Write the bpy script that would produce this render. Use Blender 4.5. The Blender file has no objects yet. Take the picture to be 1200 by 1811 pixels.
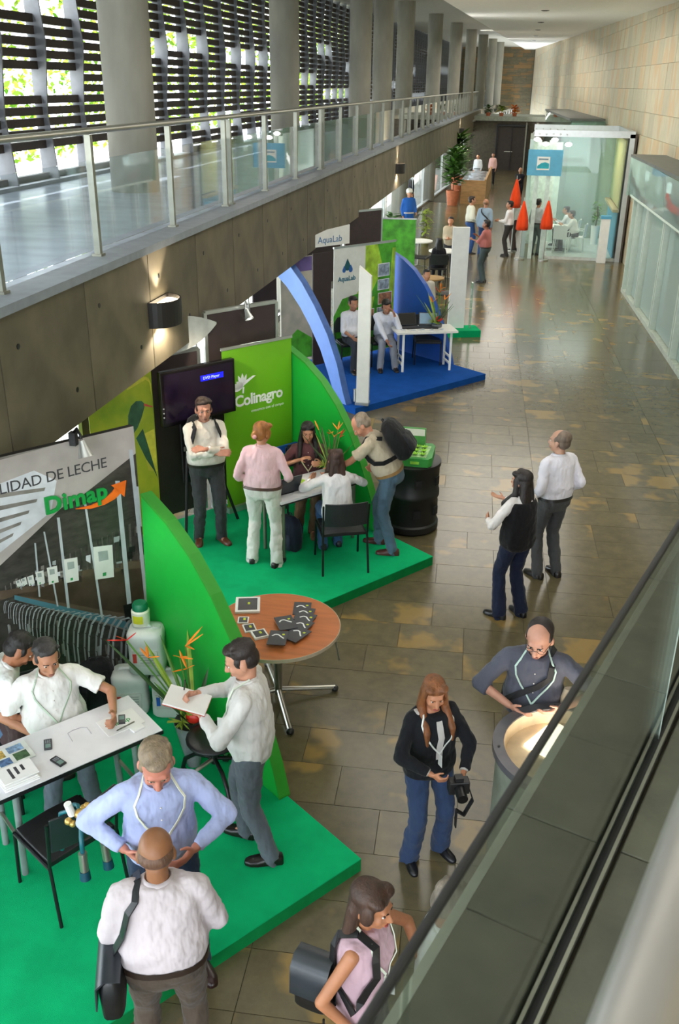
import bpy, bmesh, math, random
from mathutils import Vector, Matrix, noise
import numpy as np
random.seed(7)
SC = bpy.context.scene
COL = SC.collection

# ------------------------------------------------------------------ camera
CAM_H, PITCH, ROLL, HEAD = 4.843, math.radians(24.555), math.radians(0.771), math.radians(10.429)
FPX = 1659.9
cd = bpy.data.cameras.new('camera'); cam = bpy.data.objects.new('camera', cd); COL.objects.link(cam)
cd.sensor_fit = 'VERTICAL'; cd.sensor_height = 36.0; cd.lens = FPX / 1811 * 36
cd.clip_start = 0.05; cd.clip_end = 400
cam.location = (0, 0, CAM_H)
cam.rotation_euler = (Matrix.Rotation(HEAD, 3, 'Z') @ Matrix.Rotation(math.pi/2 - PITCH, 3, 'X') @ Matrix.Rotation(ROLL, 3, 'Z')).to_euler()
cd.dof.use_dof = True; cd.dof.focus_distance = 7.0; cd.dof.aperture_fstop = 11.0
SC.camera = cam

# ------------------------------------------------------------------ world, sun, added fill lights, exposure
W = bpy.data.worlds.new('sky'); SC.world = W; W.use_nodes = True
bg = W.node_tree.nodes['Background']; bg.inputs[0].default_value = (0.86, 0.93, 1.0, 1); bg.inputs[1].default_value = 7.2
sd = bpy.data.lights.new('sun', 'SUN'); sd.energy = 9.0; sd.angle = math.radians(1.0); sd.color = (1.0, 0.96, 0.88)
sun = bpy.data.objects.new('sun', sd); COL.objects.link(sun)
sun.rotation_euler = Vector((0.6, 0.12, -1.0)).to_track_quat('-Z', 'Y').to_euler()
def area(name, loc, target, sx, sy, power, color=(1, 0.95, 0.87)):
    l = bpy.data.lights.new(name, 'AREA'); l.shape = 'RECTANGLE'; l.size = sx; l.size_y = sy; l.energy = power; l.color = color
    o = bpy.data.objects.new(name, l); COL.objects.link(o); o.location = loc
    o.rotation_euler = (Vector(target) - Vector(loc)).to_track_quat('-Z', 'Y').to_euler(); return o
def fill_up(loc, sx, sy, power, tgt):
    area('ceiling_fill', loc, tgt, sx, sy, power, (1, 0.98, 0.94))  # unseen fill aimed upwards, added to brighten the white ceiling
fill_up((-2.6, 34.0, 5.4), 0.5, 22.0, 260, (0.4, 34.0, 7.2))
fill_up((-2.2, 62.0, 5.9), 0.5, 30.0, 330, (0.4, 62.0, 7.6))
area('hall_fill', (-0.2, 3.5, 6.1), (-0.6, 5.5, 0), 4.0, 4.0, 54)  # these broad area lights are added fill for the hall, not fixtures
area('hall_fill', (0.2, 12.0, 6.25), (0.0, 12.5, 0), 3.8, 9.0, 280)
area('hall_fill', (0.0, 27.0, 6.5), (0.0, 27.5, 0), 3.6, 16.0, 620)
area('hall_fill', (-0.8, 50.0, 6.9), (-0.8, 50.5, 0), 3.4, 22.0, 800)
SC.view_settings.view_transform = 'Standard'; SC.view_settings.look = 'None'
SC.view_settings.gamma = 1; SC.view_settings.use_curve_mapping = False
SC.view_settings.exposure = -0.1
SC.cycles.max_bounces = 8; SC.cycles.transparent_max_bounces = 16
SC.cycles.sample_clamp_indirect = 6.0
SC.cycles.caustics_reflective = False; SC.cycles.caustics_refractive = False

# ------------------------------------------------------------------ materials
MATS = {}
def lin(c):
    return tuple(((x/12.92) if x <= 0.04045 else ((x+0.055)/1.055)**2.4) for x in c)
def hexc(h):
    h = h.lstrip('#'); return lin(tuple(int(h[i:i+2], 16)/255 for i in (0, 2, 4)))
def mat(name, col, rough=0.6, metal=0.0, var=0.12, scale=8.0, bump=0.0, bscale=None, spec=0.5, col2=None, sheen=0.0, emit=0.0, emitcol=None, transm=0.0, coat=0.0, stretch=None, randv=0.0, bdist=0.01):
    if name in MATS: return MATS[name]
    m = bpy.data.materials.new(name); m.use_nodes = True; MATS[name] = m
    nt = m.node_tree; N = nt.nodes; L = nt.links; b = N['Principled BSDF']
    c = hexc(col) if isinstance(col, str) else col
    b.inputs['Roughness'].default_value = rough; b.inputs['Metallic'].default_value = metal
    b.inputs['Specular IOR Level'].default_value = spec
    if sheen: b.inputs['Sheen Weight'].default_value = sheen
    if coat: b.inputs['Coat Weight'].default_value = coat
    if transm: b.inputs['Transmission Weight'].default_value = transm
    tc = N.new('ShaderNodeTexCoord'); src = tc.outputs['Object']
    if stretch:
        mp = N.new('ShaderNodeMapping'); mp.inputs['Scale'].default_value = stretch; L.new(src, mp.inputs[0]); src = mp.outputs[0]
    n = N.new('ShaderNodeTexNoise'); n.inputs['Scale'].default_value = scale; n.inputs['Detail'].default_value = 4; L.new(src, n.inputs['Vector'])
    r = N.new('ShaderNodeMix'); r.data_type = 'RGBA'
    c2 = (hexc(col2) if isinstance(col2, str) else col2) if col2 else tuple(x*(1-var) for x in c)
    c1 = c if col2 else tuple(min(1, x*(1+var)) for x in c)
    r.inputs[6].default_value = (*c1, 1); r.inputs[7].default_value = (*c2, 1)
    cr = N.new('ShaderNodeMapRange'); cr.inputs[1].default_value = 0.35; cr.inputs[2].default_value = 0.65
    L.new(n.outputs[0], cr.inputs[0]); L.new(cr.outputs[0], r.inputs[0])
    out = r.outputs[2]
    if randv:
        oi = N.new('ShaderNodeObjectInfo'); hs = N.new('ShaderNodeHueSaturation'); mr = N.new('ShaderNodeMapRange')
        mr.inputs[3].default_value = 1-randv; mr.inputs[4].default_value = 1+randv
        L.new(oi.outputs['Random'], mr.inputs[0]); L.new(mr.outputs[0], hs.inputs['Value']); L.new(out, hs.inputs['Color']); out = hs.outputs[0]
    L.new(out, b.inputs['Base Color'])
    if bump:
        n2 = N.new('ShaderNodeTexNoise'); n2.inputs['Scale'].default_value = bscale or scale*4; n2.inputs['Detail'].default_value = 3
        L.new(src, n2.inputs['Vector'])
        bp = N.new('ShaderNodeBump'); bp.inputs['Strength'].default_value = bump; bp.inputs['Distance'].default_value = bdist
        L.new(n2.outputs[0], bp.inputs['Height']); L.new(bp.outputs[0], b.inputs['Normal'])
    if emit:
        b.inputs['Emission Color'].default_value = (*(hexc(emitcol) if isinstance(emitcol, str) else (emitcol or c)), 1); b.inputs['Emission Strength'].default_value = emit
    return m
def cloth(name, col, rough=0.85, var=0.08, b=0.6):
    return mat(name, col, rough, var=var, scale=6, bump=b, bscale=8, spec=0.2, sheen=0.1, bdist=0.07, stretch=(1, 1, 0.4))
def glass_mat(name, tint=(0.9, 0.97, 0.95), refl=1.0, frost=0.0):
    if name in MATS: return MATS[name]
    m = bpy.data.materials.new(name); m.use_nodes = True; MATS[name] = m
    nt = m.node_tree; N = nt.nodes; L = nt.links
    for n in list(N):
        if n.type == 'BSDF_PRINCIPLED': N.remove(n)
    out = [n for n in N if n.type == 'OUTPUT_MATERIAL'][0]
    tr = N.new('ShaderNodeBsdfTransparent'); tr.inputs[0].default_value = (*tint, 1)
    gl = N.new('ShaderNodeBsdfGlossy'); gl.inputs['Roughness'].default_value = 0.02
    fr = N.new('ShaderNodeLayerWeight'); fr.inputs[0].default_value = 0.5
    pw = N.new('ShaderNodeMath'); pw.operation = 'POWER'; pw.inputs[1].default_value = 4.0; L.new(fr.outputs['Facing'], pw.inputs[0])
    mu = N.new('ShaderNodeMath'); mu.operation = 'MULTIPLY_ADD'; mu.inputs[1].default_value = 0.8*refl; mu.inputs[2].default_value = 0.04*refl; mu.use_clamp = True
    mx = N.new('ShaderNodeMixShader'); L.new(pw.outputs[0], mu.inputs[0]); L.new(mu.outputs[0], mx.inputs[0])
    body = tr.outputs[0]
    if frost:
        df = N.new('ShaderNodeBsdfTranslucent'); df.inputs[0].default_value = (*tint, 1)
        d2 = N.new('ShaderNodeBsdfDiffuse'); d2.inputs[0].default_value = (*tint, 1)
        m3 = N.new('ShaderNodeMixShader'); m3.inputs[0].default_value = 0.5; L.new(df.outputs[0], m3.inputs[1]); L.new(d2.outputs[0], m3.inputs[2])
        m2 = N.new('ShaderNodeMixShader'); m2.inputs[0].default_value = frost; L.new(tr.outputs[0], m2.inputs[1]); L.new(m3.outputs[0], m2.inputs[2]); body = m2.outputs[0]
    L.new(body, mx.inputs[1]); L.new(gl.outputs[0], mx.inputs[2]); L.new(mx.outputs[0], out.inputs[0])
    return m
def stone_mat(name, base, alt, ochre, rough=0.25, amount=0.62, scale=1.6, island=False, bump=0.05, vein=(1, 1, 1), spec=0.5):
    if name in MATS: return MATS[name]
    m = bpy.data.materials.new(name); m.use_nodes = True; MATS[name] = m
    nt = m.node_tree; N = nt.nodes; L = nt.links; b = N['Principled BSDF']
    b.inputs['Roughness'].default_value = rough; b.inputs['Specular IOR Level'].default_value = spec
    g = N.new('ShaderNodeNewGeometry'); oi = N.new('ShaderNodeObjectInfo')
    rnd = g.outputs['Random Per Island'] if island else oi.outputs['Random']
    mv = N.new('ShaderNodeVectorMath'); mv.operation = 'ADD'
    sc = N.new('ShaderNodeMath'); sc.operation = 'MULTIPLY'; sc.inputs[1].default_value = 37.0; L.new(rnd, sc.inputs[0])
    L.new(g.outputs['Position'], mv.inputs[0]); L.new(sc.outputs[0], mv.inputs[1])
    mp = N.new('ShaderNodeMapping'); mp.inputs['Scale'].default_value = vein; L.new(mv.outputs[0], mp.inputs[0])
    n1 = N.new('ShaderNodeTexNoise'); n1.inputs['Scale'].default_value = 7; n1.inputs['Detail'].default_value = 8; n1.inputs['Roughness'].default_value = 0.65; L.new(mp.outputs[0], n1.inputs['Vector'])
    n2 = N.new('ShaderNodeTexNoise'); n2.inputs['Scale'].default_value = scale; n2.inputs['Detail'].default_value = 3; L.new(mp.outputs[0], n2.inputs['Vector'])
    mA = N.new('ShaderNodeMix'); mA.data_type = 'RGBA'; mA.inputs[6].default_value = (*hexc(base), 1); mA.inputs[7].default_value = (*hexc(alt), 1)
    r1 = N.new('ShaderNodeMapRange'); r1.inputs[1].default_value = 0.3; r1.inputs[2].default_value = 0.7; L.new(n1.outputs[0], r1.inputs[0]); L.new(r1.outputs[0], mA.inputs[0])
    mB = N.new('ShaderNodeMix'); mB.data_type = 'RGBA'; L.new(mA.outputs[2], mB.inputs[6]); mB.inputs[7].default_value = (*hexc(ochre), 1)
    # ochre clouds, more of them on some slabs than on others
    ad = N.new('ShaderNodeMath'); ad.operation = 'MULTIPLY_ADD'; ad.inputs[1].default_value = 0.16; L.new(rnd, ad.inputs[0]); L.new(n2.outputs[0], ad.inputs[2])
    r2 = N.new('ShaderNodeMapRange'); r2.inputs[1].default_value = amount; r2.inputs[2].default_value = amount+0.07; r2.inputs[4].default_value = 0.7; L.new(ad.outputs[0], r2.inputs[0]); L.new(r2.outputs[0], mB.inputs[0])
    hs = N.new('ShaderNodeHueSaturation'); mr = N.new('ShaderNodeMapRange'); mr.inputs[3].default_value = 0.90; mr.inputs[4].default_value = 1.09
    L.new(rnd, mr.inputs[0]); L.new(mr.outputs[0], hs.inputs['Value']); L.new(mB.outputs[2], hs.inputs['Color']); L.new(hs.outputs[0], b.inputs['Base Color'])
    bp = N.new('ShaderNodeBump'); bp.inputs['Strength'].default_value = bump; bp.inputs['Distance'].default_value = 0.01; L.new(n1.outputs[0], bp.inputs['Height']); L.new(bp.outputs[0], b.inputs['Normal'])
    return m

# ------------------------------------------------------------------ mesh builder
def orient(d):
    d = Vector(d).normalized(); a = Vector((0, 0, 1)) if abs(d.z) < 0.95 else Vector((1, 0, 0))
    x = a.cross(d).normalized(); y = d.cross(x); return x, y, d
class MB:
    def __init__(s): s.v = []; s.f = []; s.m = []; s.mi = 0
    def add(s, vs, fs):
        o = len(s.v); s.v += [tuple(v) for v in vs]; s.f += [tuple(i+o for i in f) for f in fs]; s.m += [s.mi]*len(fs); return s
    def box(s, c, d, rz=0, M=None):
        x, y, z = d[0]/2, d[1]/2, d[2]/2
        R = Matrix.Rotation(rz, 3, 'Z') if M is None else M
        vs = [Vector(c) + R @ Vector((a*x, b*y, e*z)) for e in (-1, 1) for a, b in ((-1, -1), (1, -1), (1, 1), (-1, 1))]
        return s.add(vs, [(3, 2, 1, 0), (4, 5, 6, 7), (0, 1, 5, 4), (1, 2, 6, 5), (2, 3, 7, 6), (3, 0, 4, 7)])
    def bar(s, p, q, w, h=None):
        """rectangular bar from p to q, w horizontally, h the other way"""
        h = h or w; p, q = Vector(p), Vector(q); x, y, d = orient(q-p)
        vs = [e + x*a*w/2 + y*b*h/2 for e in (p, q) for a, b in ((-1, -1), (1, -1), (1, 1), (-1, 1))]
        return s.add(vs, [(3, 2, 1, 0), (4, 5, 6, 7), (0, 1, 5, 4), (1, 2, 6, 5), (2, 3, 7, 6), (3, 0, 4, 7)])
    def cyl(s, p, q, r, r2=None, n=16, caps=True):
        r2 = r if r2 is None else r2; p, q = Vector(p), Vector(q); x, y, d = orient(q-p)
        vs = [e + (x*math.cos(t)+y*math.sin(t))*R for e, R in ((p, r), (q, r2)) for t in [2*math.pi*i/n for i in range(n)]]
        fs = [(i, (i+1) % n, n+(i+1) % n, n+i) for i in range(n)]
        if caps: fs += [tuple(range(n-1, -1, -1)), tuple(range(n, 2*n))]
        return s.add(vs, fs)
    def tube(s, pts, r, n=8, rs=None):
        pts = [Vector(p) for p in pts]; vs = []; k = len(pts)
        x = None
        for i, p in enumerate(pts):
            d = (pts[min(i+1, k-1)] - pts[max(i-1, 0)]).normalized()
            if x is None: x, y, _ = orient(d)
            else: x = (x - d*x.dot(d)).normalized(); y = d.cross(x)
            R = rs[i] if rs else r
            vs += [p + (x*math.cos(2*math.pi*j/n)+y*math.sin(2*math.pi*j/n))*R for j in range(n)]
        fs = [(i*n+j, i*n+(j+1) % n, (i+1)*n+(j+1) % n, (i+1)*n+j) for i in range(k-1) for j in range(n)]
        fs += [tuple(range(n-1, -1, -1)), tuple(range((k-1)*n, k*n))]
        return s.add(vs, fs)
    def lathe(s, prof, c=(0, 0, 0), n=24, a0=0, a1=2*math.pi, closed=True):
        vs = []; k = len(prof); m = n if closed else n+1
        for i in range(m):
            t = a0+(a1-a0)*i/n; vs += [(c[0]+r*math.cos(t), c[1]+r*math.sin(t), c[2]+z) for r, z in prof]
        fs = []
        for i in range(n):
            j = (i+1) % m
            for q in range(k-1): fs.append((i*k+q, j*k+q, j*k+q+1, i*k+q+1))
        return s.add(vs, fs)
    def ell(s, c, r, M=None, nu=14, nv=9):
        M = M or Matrix.Identity(3); vs = [Vector(c)+M @ Vector((0, 0, -r[2]))]
        for i in range(1, nv):
            ph = -math.pi/2+math.pi*i/nv
            vs += [Vector(c)+M @ Vector((r[0]*math.cos(ph)*math.cos(t), r[1]*math.cos(ph)*math.sin(t), r[2]*math.sin(ph))) for t in [2*math.pi*j/nu for j in range(nu)]]
        vs.append(Vector(c)+M @ Vector((0, 0, r[2]))); fs = []
        for j in range(nu): fs.append((0, 1+(j+1) % nu, 1+j))
        for i in range(nv-2):
            for j in range(nu): a = 1+i*nu; fs.append((a+j, a+(j+1) % nu, a+nu+(j+1) % nu, a+nu+j))
        a = 1+(nv-2)*nu; l = len(vs)-1
        for j in range(nu): fs.append((a+j, a+(j+1) % nu, l))
        return s.add(vs, fs)
    def cap(s, p, q, r, r2=None, n=12):
        """tapered capsule, closed"""
        r2 = r if r2 is None else r2; p, q = Vector(p), Vector(q)
        d = (q-p); 
        if d.length < 1e-5: return s.ell(p, (r, r, r))
        d.normalize(); pts = []; rs = []
        for a in (80, 50, 20): t = math.radians(a); pts.append(p-d*r*math.sin(t)); rs.append(r*math.cos(t))
        pts.append(p); rs.append(r); pts.append(q); rs.append(r2)
        for a in (20, 50, 80): t = math.radians(a); pts.append(q+d*r2*math.sin(t)); rs.append(r2*math.cos(t))
        return s.tube(pts, 0, n, rs)
    def prism(s, poly, O, X, Y, Nn, t0, t1):
        """polygon (2D, counter-clockwise) in the plane O,X,Y extruded along Nn from t0 to t1"""
        O, X, Y, Nn = map(Vector, (O, X, Y, Nn)); n = len(poly)
        vs = [O+X*a+Y*b+Nn*t for t in (t0, t1) for a, b in poly]
        fs = [tuple(range(n-1, -1, -1)), tuple(range(n, 2*n))] + [(i, (i+1) % n, n+(i+1) % n, n+i) for i in range(n)]
        return s.add(vs, fs)
    def loft(s, rings, caps=True):
        n = len(rings[0]); vs = [p for r in rings for p in r]
        fs = [(i*n+j, i*n+(j+1) % n, (i+1)*n+(j+1) % n, (i+1)*n+j) for i in range(len(rings)-1) for j in range(n)]
        if caps: fs += [tuple(range(n-1, -1, -1)), tuple(range((len(rings)-1)*n, len(rings)*n))]
        return s.add(vs, fs)
    def ribbon(s, pts, cen, w, th):
        """flat strap through pts, lying on a body whose axis passes near cen"""
        pts = [Vector(p) for p in pts]; k = len(pts); rg = []
        for i, p in enumerate(pts):
            d = (pts[min(i+1, k-1)]-pts[max(i-1, 0)]).normalized(); o = p-Vector(cen); o.z = max(o.z, 0)*0.5 if i else o.z; o = (o-d*o.dot(d)).normalized(); x = d.cross(o)
            rg.append([p-x*w/2, p+x*w/2, p+x*w/2+o*th, p-x*w/2+o*th])
        return s.loft(rg)
    def mesh(s, name, mats, smooth=False, off=None):
        me = bpy.data.meshes.new(name)
        vs = s.v if off is None else [tuple(Vector(v)-off) for v in s.v]
        me.from_pydata(vs, [], s.f); me.validate()
        for m in (mats if isinstance(mats, (list, tuple)) else [mats]): me.materials.append(m)
        if len(me.polygons) == len(s.m): me.polygons.foreach_set('material_index', s.m)
        bm = bmesh.new(); bm.from_mesh(me); bmesh.ops.recalc_face_normals(bm, faces=bm.faces); bm.to_mesh(me); bm.free()
        if smooth: me.shade_smooth() if smooth is True else me.shade_auto_smooth(angle=smooth) if hasattr(me, 'shade_auto_smooth') else me.shade_smooth()
        return me
    def build(s, name, mats, parent=None, smooth=False, bevel=0, loc=None, rz=0, center=False):
        off = None
        if center:
            a = np.array(s.v); off = Vector((a.min(0)+a.max(0))/2); off.z = a[:, 2].min()
        me = s.mesh(name, mats, False, off)
        o = bpy.data.objects.new(name, me); COL.objects.link(o)
        if off is not None: o.location = off
        if loc is not None: o.location = loc
        if rz: o.rotation_euler.z = rz
        if parent is not None: o.parent = parent
        if smooth:
            a = [True]*len(me.polygons); me.polygons.foreach_set('use_smooth', a)
            if smooth is not True: me.set_sharp_from_angle(angle=math.radians(smooth))
        if bevel:
            b = o.modifiers.new('b', 'BEVEL'); b.width = bevel; b.segments = 2; b.limit_method = 'ANGLE'
        return o
def tag(o, label=None, cat=None, group=None, kind=None):
    if label: o['label'] = label
    if cat: o['category'] = cat
    if group: o['group'] = group
    if kind: o['kind'] = kind
    return o
def thing(name, label, cat, loc=(0, 0, 0), rz=0, group=None):
    o = bpy.data.objects.new(name, None); COL.objects.link(o); o.location = loc; o.rotation_euler.z = rz
    o.empty_display_size = 0.1; return tag(o, label, cat, group)
def copy_tree(o, parent=None):
    c = o.copy(); COL.objects.link(c); c.parent = parent
    for ch in list(o.children): copy_tree(ch, c)
    return c
def inst(name, me, parent=None, loc=(0, 0, 0), rot=(0, 0, 0), scale=None):
    o = bpy.data.objects.new(name, me); COL.objects.link(o); o.location = loc; o.rotation_euler = rot
    if scale: o.scale = scale
    if parent is not None: o.parent = parent
    return o
def text(name, body, size, M, m, parent=None, extrude=0.001, bold=0.0, shear=0.0, spacing=1.0, align='LEFT'):
    c = bpy.data.curves.new(name, 'FONT'); c.body = body; c.size = size; c.extrude = extrude; c.offset = bold; c.shear = shear; c.space_character = spacing; c.align_x = align
    c.resolution_u = 3
    o = bpy.data.objects.new('tmp_text', c); COL.objects.link(o)
    PENDING_TEXT.append((o, name, M, m, parent)); return o
PENDING_TEXT = []
# sight line through a pixel of the photograph, used to lay out flat prints on their boards
def ray(px, py):
    x, y = px-600, -(py-905.5); c, s = math.cos(ROLL), math.sin(ROLL); x, y = c*x-s*y, s*x+c*y
    d = Vector((x, FPX*math.cos(PITCH)+y*math.sin(PITCH), -FPX*math.sin(PITCH)+y*math.cos(PITCH)))
    return (Matrix.Rotation(HEAD, 3, 'Z') @ d).normalized()
def at(px, py, z=0.0):
    d = ray(px, py); return Vector((0, 0, CAM_H)) + d*((z-CAM_H)/d.z)
def on_plane(px, py, O, X, Y):
    """coordinates (a, b) on the board O + a X + b Y seen at a pixel"""
    d = ray(px, py); n = Vector(X).cross(Vector(Y)); C0 = Vector((0, 0, CAM_H)); t = (Vector(O)-C0).dot(n)/d.dot(n)
    p = C0+d*t-Vector(O); return p.dot(Vector(X)), p.dot(Vector(Y))

# ================================================================== THE SETTING
CONC = mat('concrete', '#8f8a7c', 0.75, var=0.18, scale=3.0, bump=0.15, bscale=30)
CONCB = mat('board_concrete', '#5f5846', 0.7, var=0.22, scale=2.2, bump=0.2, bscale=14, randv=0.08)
SILL = mat('grey_sill', '#7f858c', 0.45, var=0.1)
STEEL = mat('brushed_steel', '#b8b6ac', 0.32, 0.9, var=0.05, stretch=(40, 40, 2))
STEELD = mat('dull_steel', '#8d8d80', 0.4, 0.75, var=0.08)
BLACK = mat('black_plastic', '#141416', 0.45, var=0.1)
BLKM = mat('black_metal', '#17181a', 0.35, 0.3, var=0.1)
WHITE = mat('white_laminate', '#dddcdf', 0.35, var=0.03)
WHITEP = mat('white_paint', '#e8e8e2', 0.6, var=0.03)
ALU = mat('aluminium', '#c4c7c6', 0.35, 0.8, var=0.04)
FLOORST = stone_mat('floor_stone', '#6d6449', '#5b533e', '#967a45', 0.19, 0.67, 1.9, bump=0.012)
FLOORST2 = stone_mat('floor_stone_far', '#6d6449', '#5b533e', '#967a45', 0.19, 0.67, 1.9, island=True, bump=0.008)
WALLST = stone_mat('wall_stone', '#cbc0a4', '#b6b197', '#c4a67c', 0.6, 0.60, 1.4, bump=0.15, vein=(1, 1, 0.35))
WALLST2 = stone_mat('wall_stone_far', '#cbc0a4', '#b6b197', '#c4a67c', 0.6, 0.60, 1.4, island=True, bump=0.15, vein=(1, 1, 0.35))
ENDST = stone_mat('end_stone', '#7d7050', '#5c5a48', '#96703e', 0.6, 0.6, 0.9, island=True, bump=0.15, vein=(0.5, 0.5, 2.5))
LEDGEST = stone_mat('ledge_stone', '#5b5a4a', '#45453a', '#5b5a4a', 0.5, 0.9, 2.0, bump=0.25)
GROUT = mat('dark_grout', '#45402f', 0.8)
GLASS = glass_mat('clear_glass', (0.93, 0.96, 0.98), 1.6)
GLASSG = glass_mat('green_glass', (0.72, 0.86, 0.80), 1.0, frost=0.22)
GLASSF = glass_mat('frosted_green_glass', (0.74, 0.86, 0.80), 0.8, frost=0.8)

def S(o, kind='structure'): o['kind'] = kind; return o

# ---- floor: dark bed, stone slabs laid across the hall, pale ground outside
AZF = math.radians(2.77)
RF = Matrix.Rotation(AZF, 3, 'Z')
floor = S(MB().box((-0.7, 32, -0.06), (9.2, 80, 0.1)).build('floor', GROUT))
far = MB(); cells = []
rows_d = 0.44; y = -3.0; ri = 0
rs = random.Random(3)
while y < 66:
    x = -6.5+rs.random()*0.8
    while x < 5.2:
        w = rs.choice((0.62, 0.9, 0.9, 1.2))
        # long straight joints down the hall
        for jx in (-6.3, -4.4, -2.5, 0.78, 2.7):
            if x < jx-0.02 < x+w: w = jx-x
        p = RF @ Vector((x+w/2, y+rows_d/2, 0)) + Vector((0.25, 0, 0))
        cells.append((p.x, p.y, w)); x += w
    y += rows_d
def vis(px, py):
    v = (px+ math.tan(HEAD)*0, py); import math as m
    d = Matrix.Rotation(-HEAD, 3, 'Z') @ Vector((px, py, -CAM_H)); zc = d.y*m.cos(PITCH)-d.z*m.sin(PITCH); yc = d.y*m.sin(PITCH)+d.z*m.cos(PITCH)
    if zc < 0.5: return False
    X = 600+FPX*d.x/zc; Y = 905-FPX*yc/zc
    return -60 < X < 1260 and 0 < Y < 1870
slabs = 0; seen = [c for c in cells if vis(c[0], c[1]) and c[0] > -2.6 + 0*c[1]]
seen.sort(key=lambda c: c[1]); near = set(seen[:298])
slabmesh = {}
for c in cells:
    w = round(c[2], 2)
    if c[0]-w/2 < -5.78+0.045*(c[1]-13.4): continue
    if w < 0.06: continue
    if c in near:
        if w not in slabmesh: slabmesh[w] = MB().box((0, 0, -0.006), (w-0.0045, rows_d-0.0045, 0.012)).mesh('stone_slab', FLOORST)
        inst('stone_slab', slabmesh[w], floor, (c[0], c[1], rs.uniform(-0.0008, 0.0008)), (0, 0, AZF))
    else:
        far.box((c[0], c[1], -0.006), (w-0.0045, rows_d-0.0045, 0.012), AZF)
o = far.build('stone_slabs_beyond', FLOORST2, floor); S(o, 'stuff')
S(MB().prism([(-44, -40), (-8.2, -40), (-1.9, 100), (-44, 100)], (0, 0, 0), (1, 0, 0), (0, 1, 0), (0, 0, 1), -0.3, 0.012).build('outdoor_paving', mat('pale_paving', '#eceae2', 0.8)))

# ---- right wall with stone cladding
def wallx(y): return 3.65-0.049*(y-18)
WA = math.atan(0.049)
wr = S(MB().add([(wallx(-4)+0.04, -4, 0), (wallx(101)+0.04, 101, 0), (wallx(101)+0.3, 101, 0), (wallx(-4)+0.3, -4, 0),
                 (wallx(-4)+0.04, -4, 8.4), (wallx(101)+0.04, 101, 8.4), (wallx(101)+0.3, 101, 8.4), (wallx(-4)+0.3, -4, 8.4)],
                [(3, 2, 1, 0), (4, 5, 6, 7), (0, 1, 5, 4), (1, 2, 6, 5), (2, 3, 7, 6), (3, 0, 4, 7)]).build('wall_right', GROUT))
tm = MB().box((0, 0, 0), (0.03, 0.893, 0.593)).mesh('stone_tile', WALLST)
fw = MB(); cnt = 0
for j in range(0, 113):
    yy = -3.5+0.9*j+0.45
    for k in range(14):
        zz = 0.3+0.6*k
        xx = wallx(yy)+0.025+rs.uniform(-0.004, 0.004)
        seen_it = yy > 21 and zz > 2.4 and zz < 6.4+0.017*yy and (zz-CAM_H)/yy < 0.078 and not (yy < 25.5 and zz < 3.0)
        if seen_it and cnt < 290:
            inst('stone_tile', tm, wr, (xx, yy, zz), (0, 0, WA)); cnt += 1
        else:
            fw.box((xx, yy, zz), (0.03, 0.893, 0.593), WA)
o = fw.build('stone_tiles_beyond', WALLST2, wr); S(o, 'stuff')

# ---- ceilings
def cz(y): return 6.3+0.0165*y
def cx(y): return -2.41+0.0155*(y-26)
wc = MB(); y0, y1 = -4, 101
wc.add([(cx(y0), y0, cz(y0)), (cx(y1), y1, cz(y1)), (wallx(y1)+0.2, y1, cz(y1)), (wallx(y0)+0.2, y0, cz(y0)),
        (cx(y0), y0, 9.2), (cx(y1), y1, 9.2), (wallx(y1)+0.2, y1, 9.2), (wallx(y0)+0.2, y0, 9.2)],
       [(3, 2, 1, 0), (4, 5, 6, 7), (0, 1, 5, 4), (1, 2, 6, 5), (2, 3, 7, 6), (3, 0, 4, 7)])
ceiling = S(wc.build('ceiling', mat('ceiling_white', '#f0efe8', 0.8, var=0.03)))
def sz(y): return 7.1+0.0105*y
lc = MB(); xl = -7.9
lc.add([(xl, y0, sz(y0)), (xl, y1, sz(y1)), (cx(y1)+.1, y1, sz(y1)), (cx(y0)+.1, y0, sz(y0)), (xl, y0, 9.4), (xl, y1, 9.4), (cx(y1)+.1, y1, 9.4), (cx(y0)+.1, y0, 9.4)],
       [(3, 2, 1, 0), (4, 5, 6, 7), (0, 1, 5, 4), (1, 2, 6, 5), (2, 3, 7, 6), (3, 0, 4, 7)])
S(lc.build('ceiling_side', mat('ceiling_concrete', '#b5b3a5', 0.8, var=0.06)))
dl = mat('lamp_glow', '#fff6e6', 0.5, emit=9.0, emitcol='#fff3dd')
for k, yy in enumerate((31, 39, 47, 56, 66)):
    for xx in (0.1,):
        px = xx-0.012*(yy-30); t = thing('ceiling_downlight', 'x', 'ceiling light', (px, yy, cz(yy)), group='recessed downlights in the white ceiling')
        t['label'] = ('nearest small black ringed downlight in the white ceiling', 'second small recessed downlight along the white ceiling', 'third small recessed downlight along the white ceiling', 'fourth small recessed downlight along the white ceiling', 'farthest small recessed downlight in the white ceiling')[k]
        MB().lathe([(0.07, 0.004), (0.11, 0.004), (0.12, -0.012), (0.07, -0.02)], n=16).build('trim_ring', BLKM, t)
        MB().cyl((0, 0, -0.006), (0, 0, -0.002), 0.07, n=16).build('lens', dl, t)
        s = bpy.data.lights.new('downlight_beam', 'SPOT'); s.energy = 120; s.spot_size = 1.2; s.spot_blend = 0.5; s.shadow_soft_size = 0.06; s.color = (1, 0.93, 0.8)
        so = bpy.data.objects.new('downlight_beam', s); COL.objects.link(so); so.location = (px, yy, cz(yy)-0.05)

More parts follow.
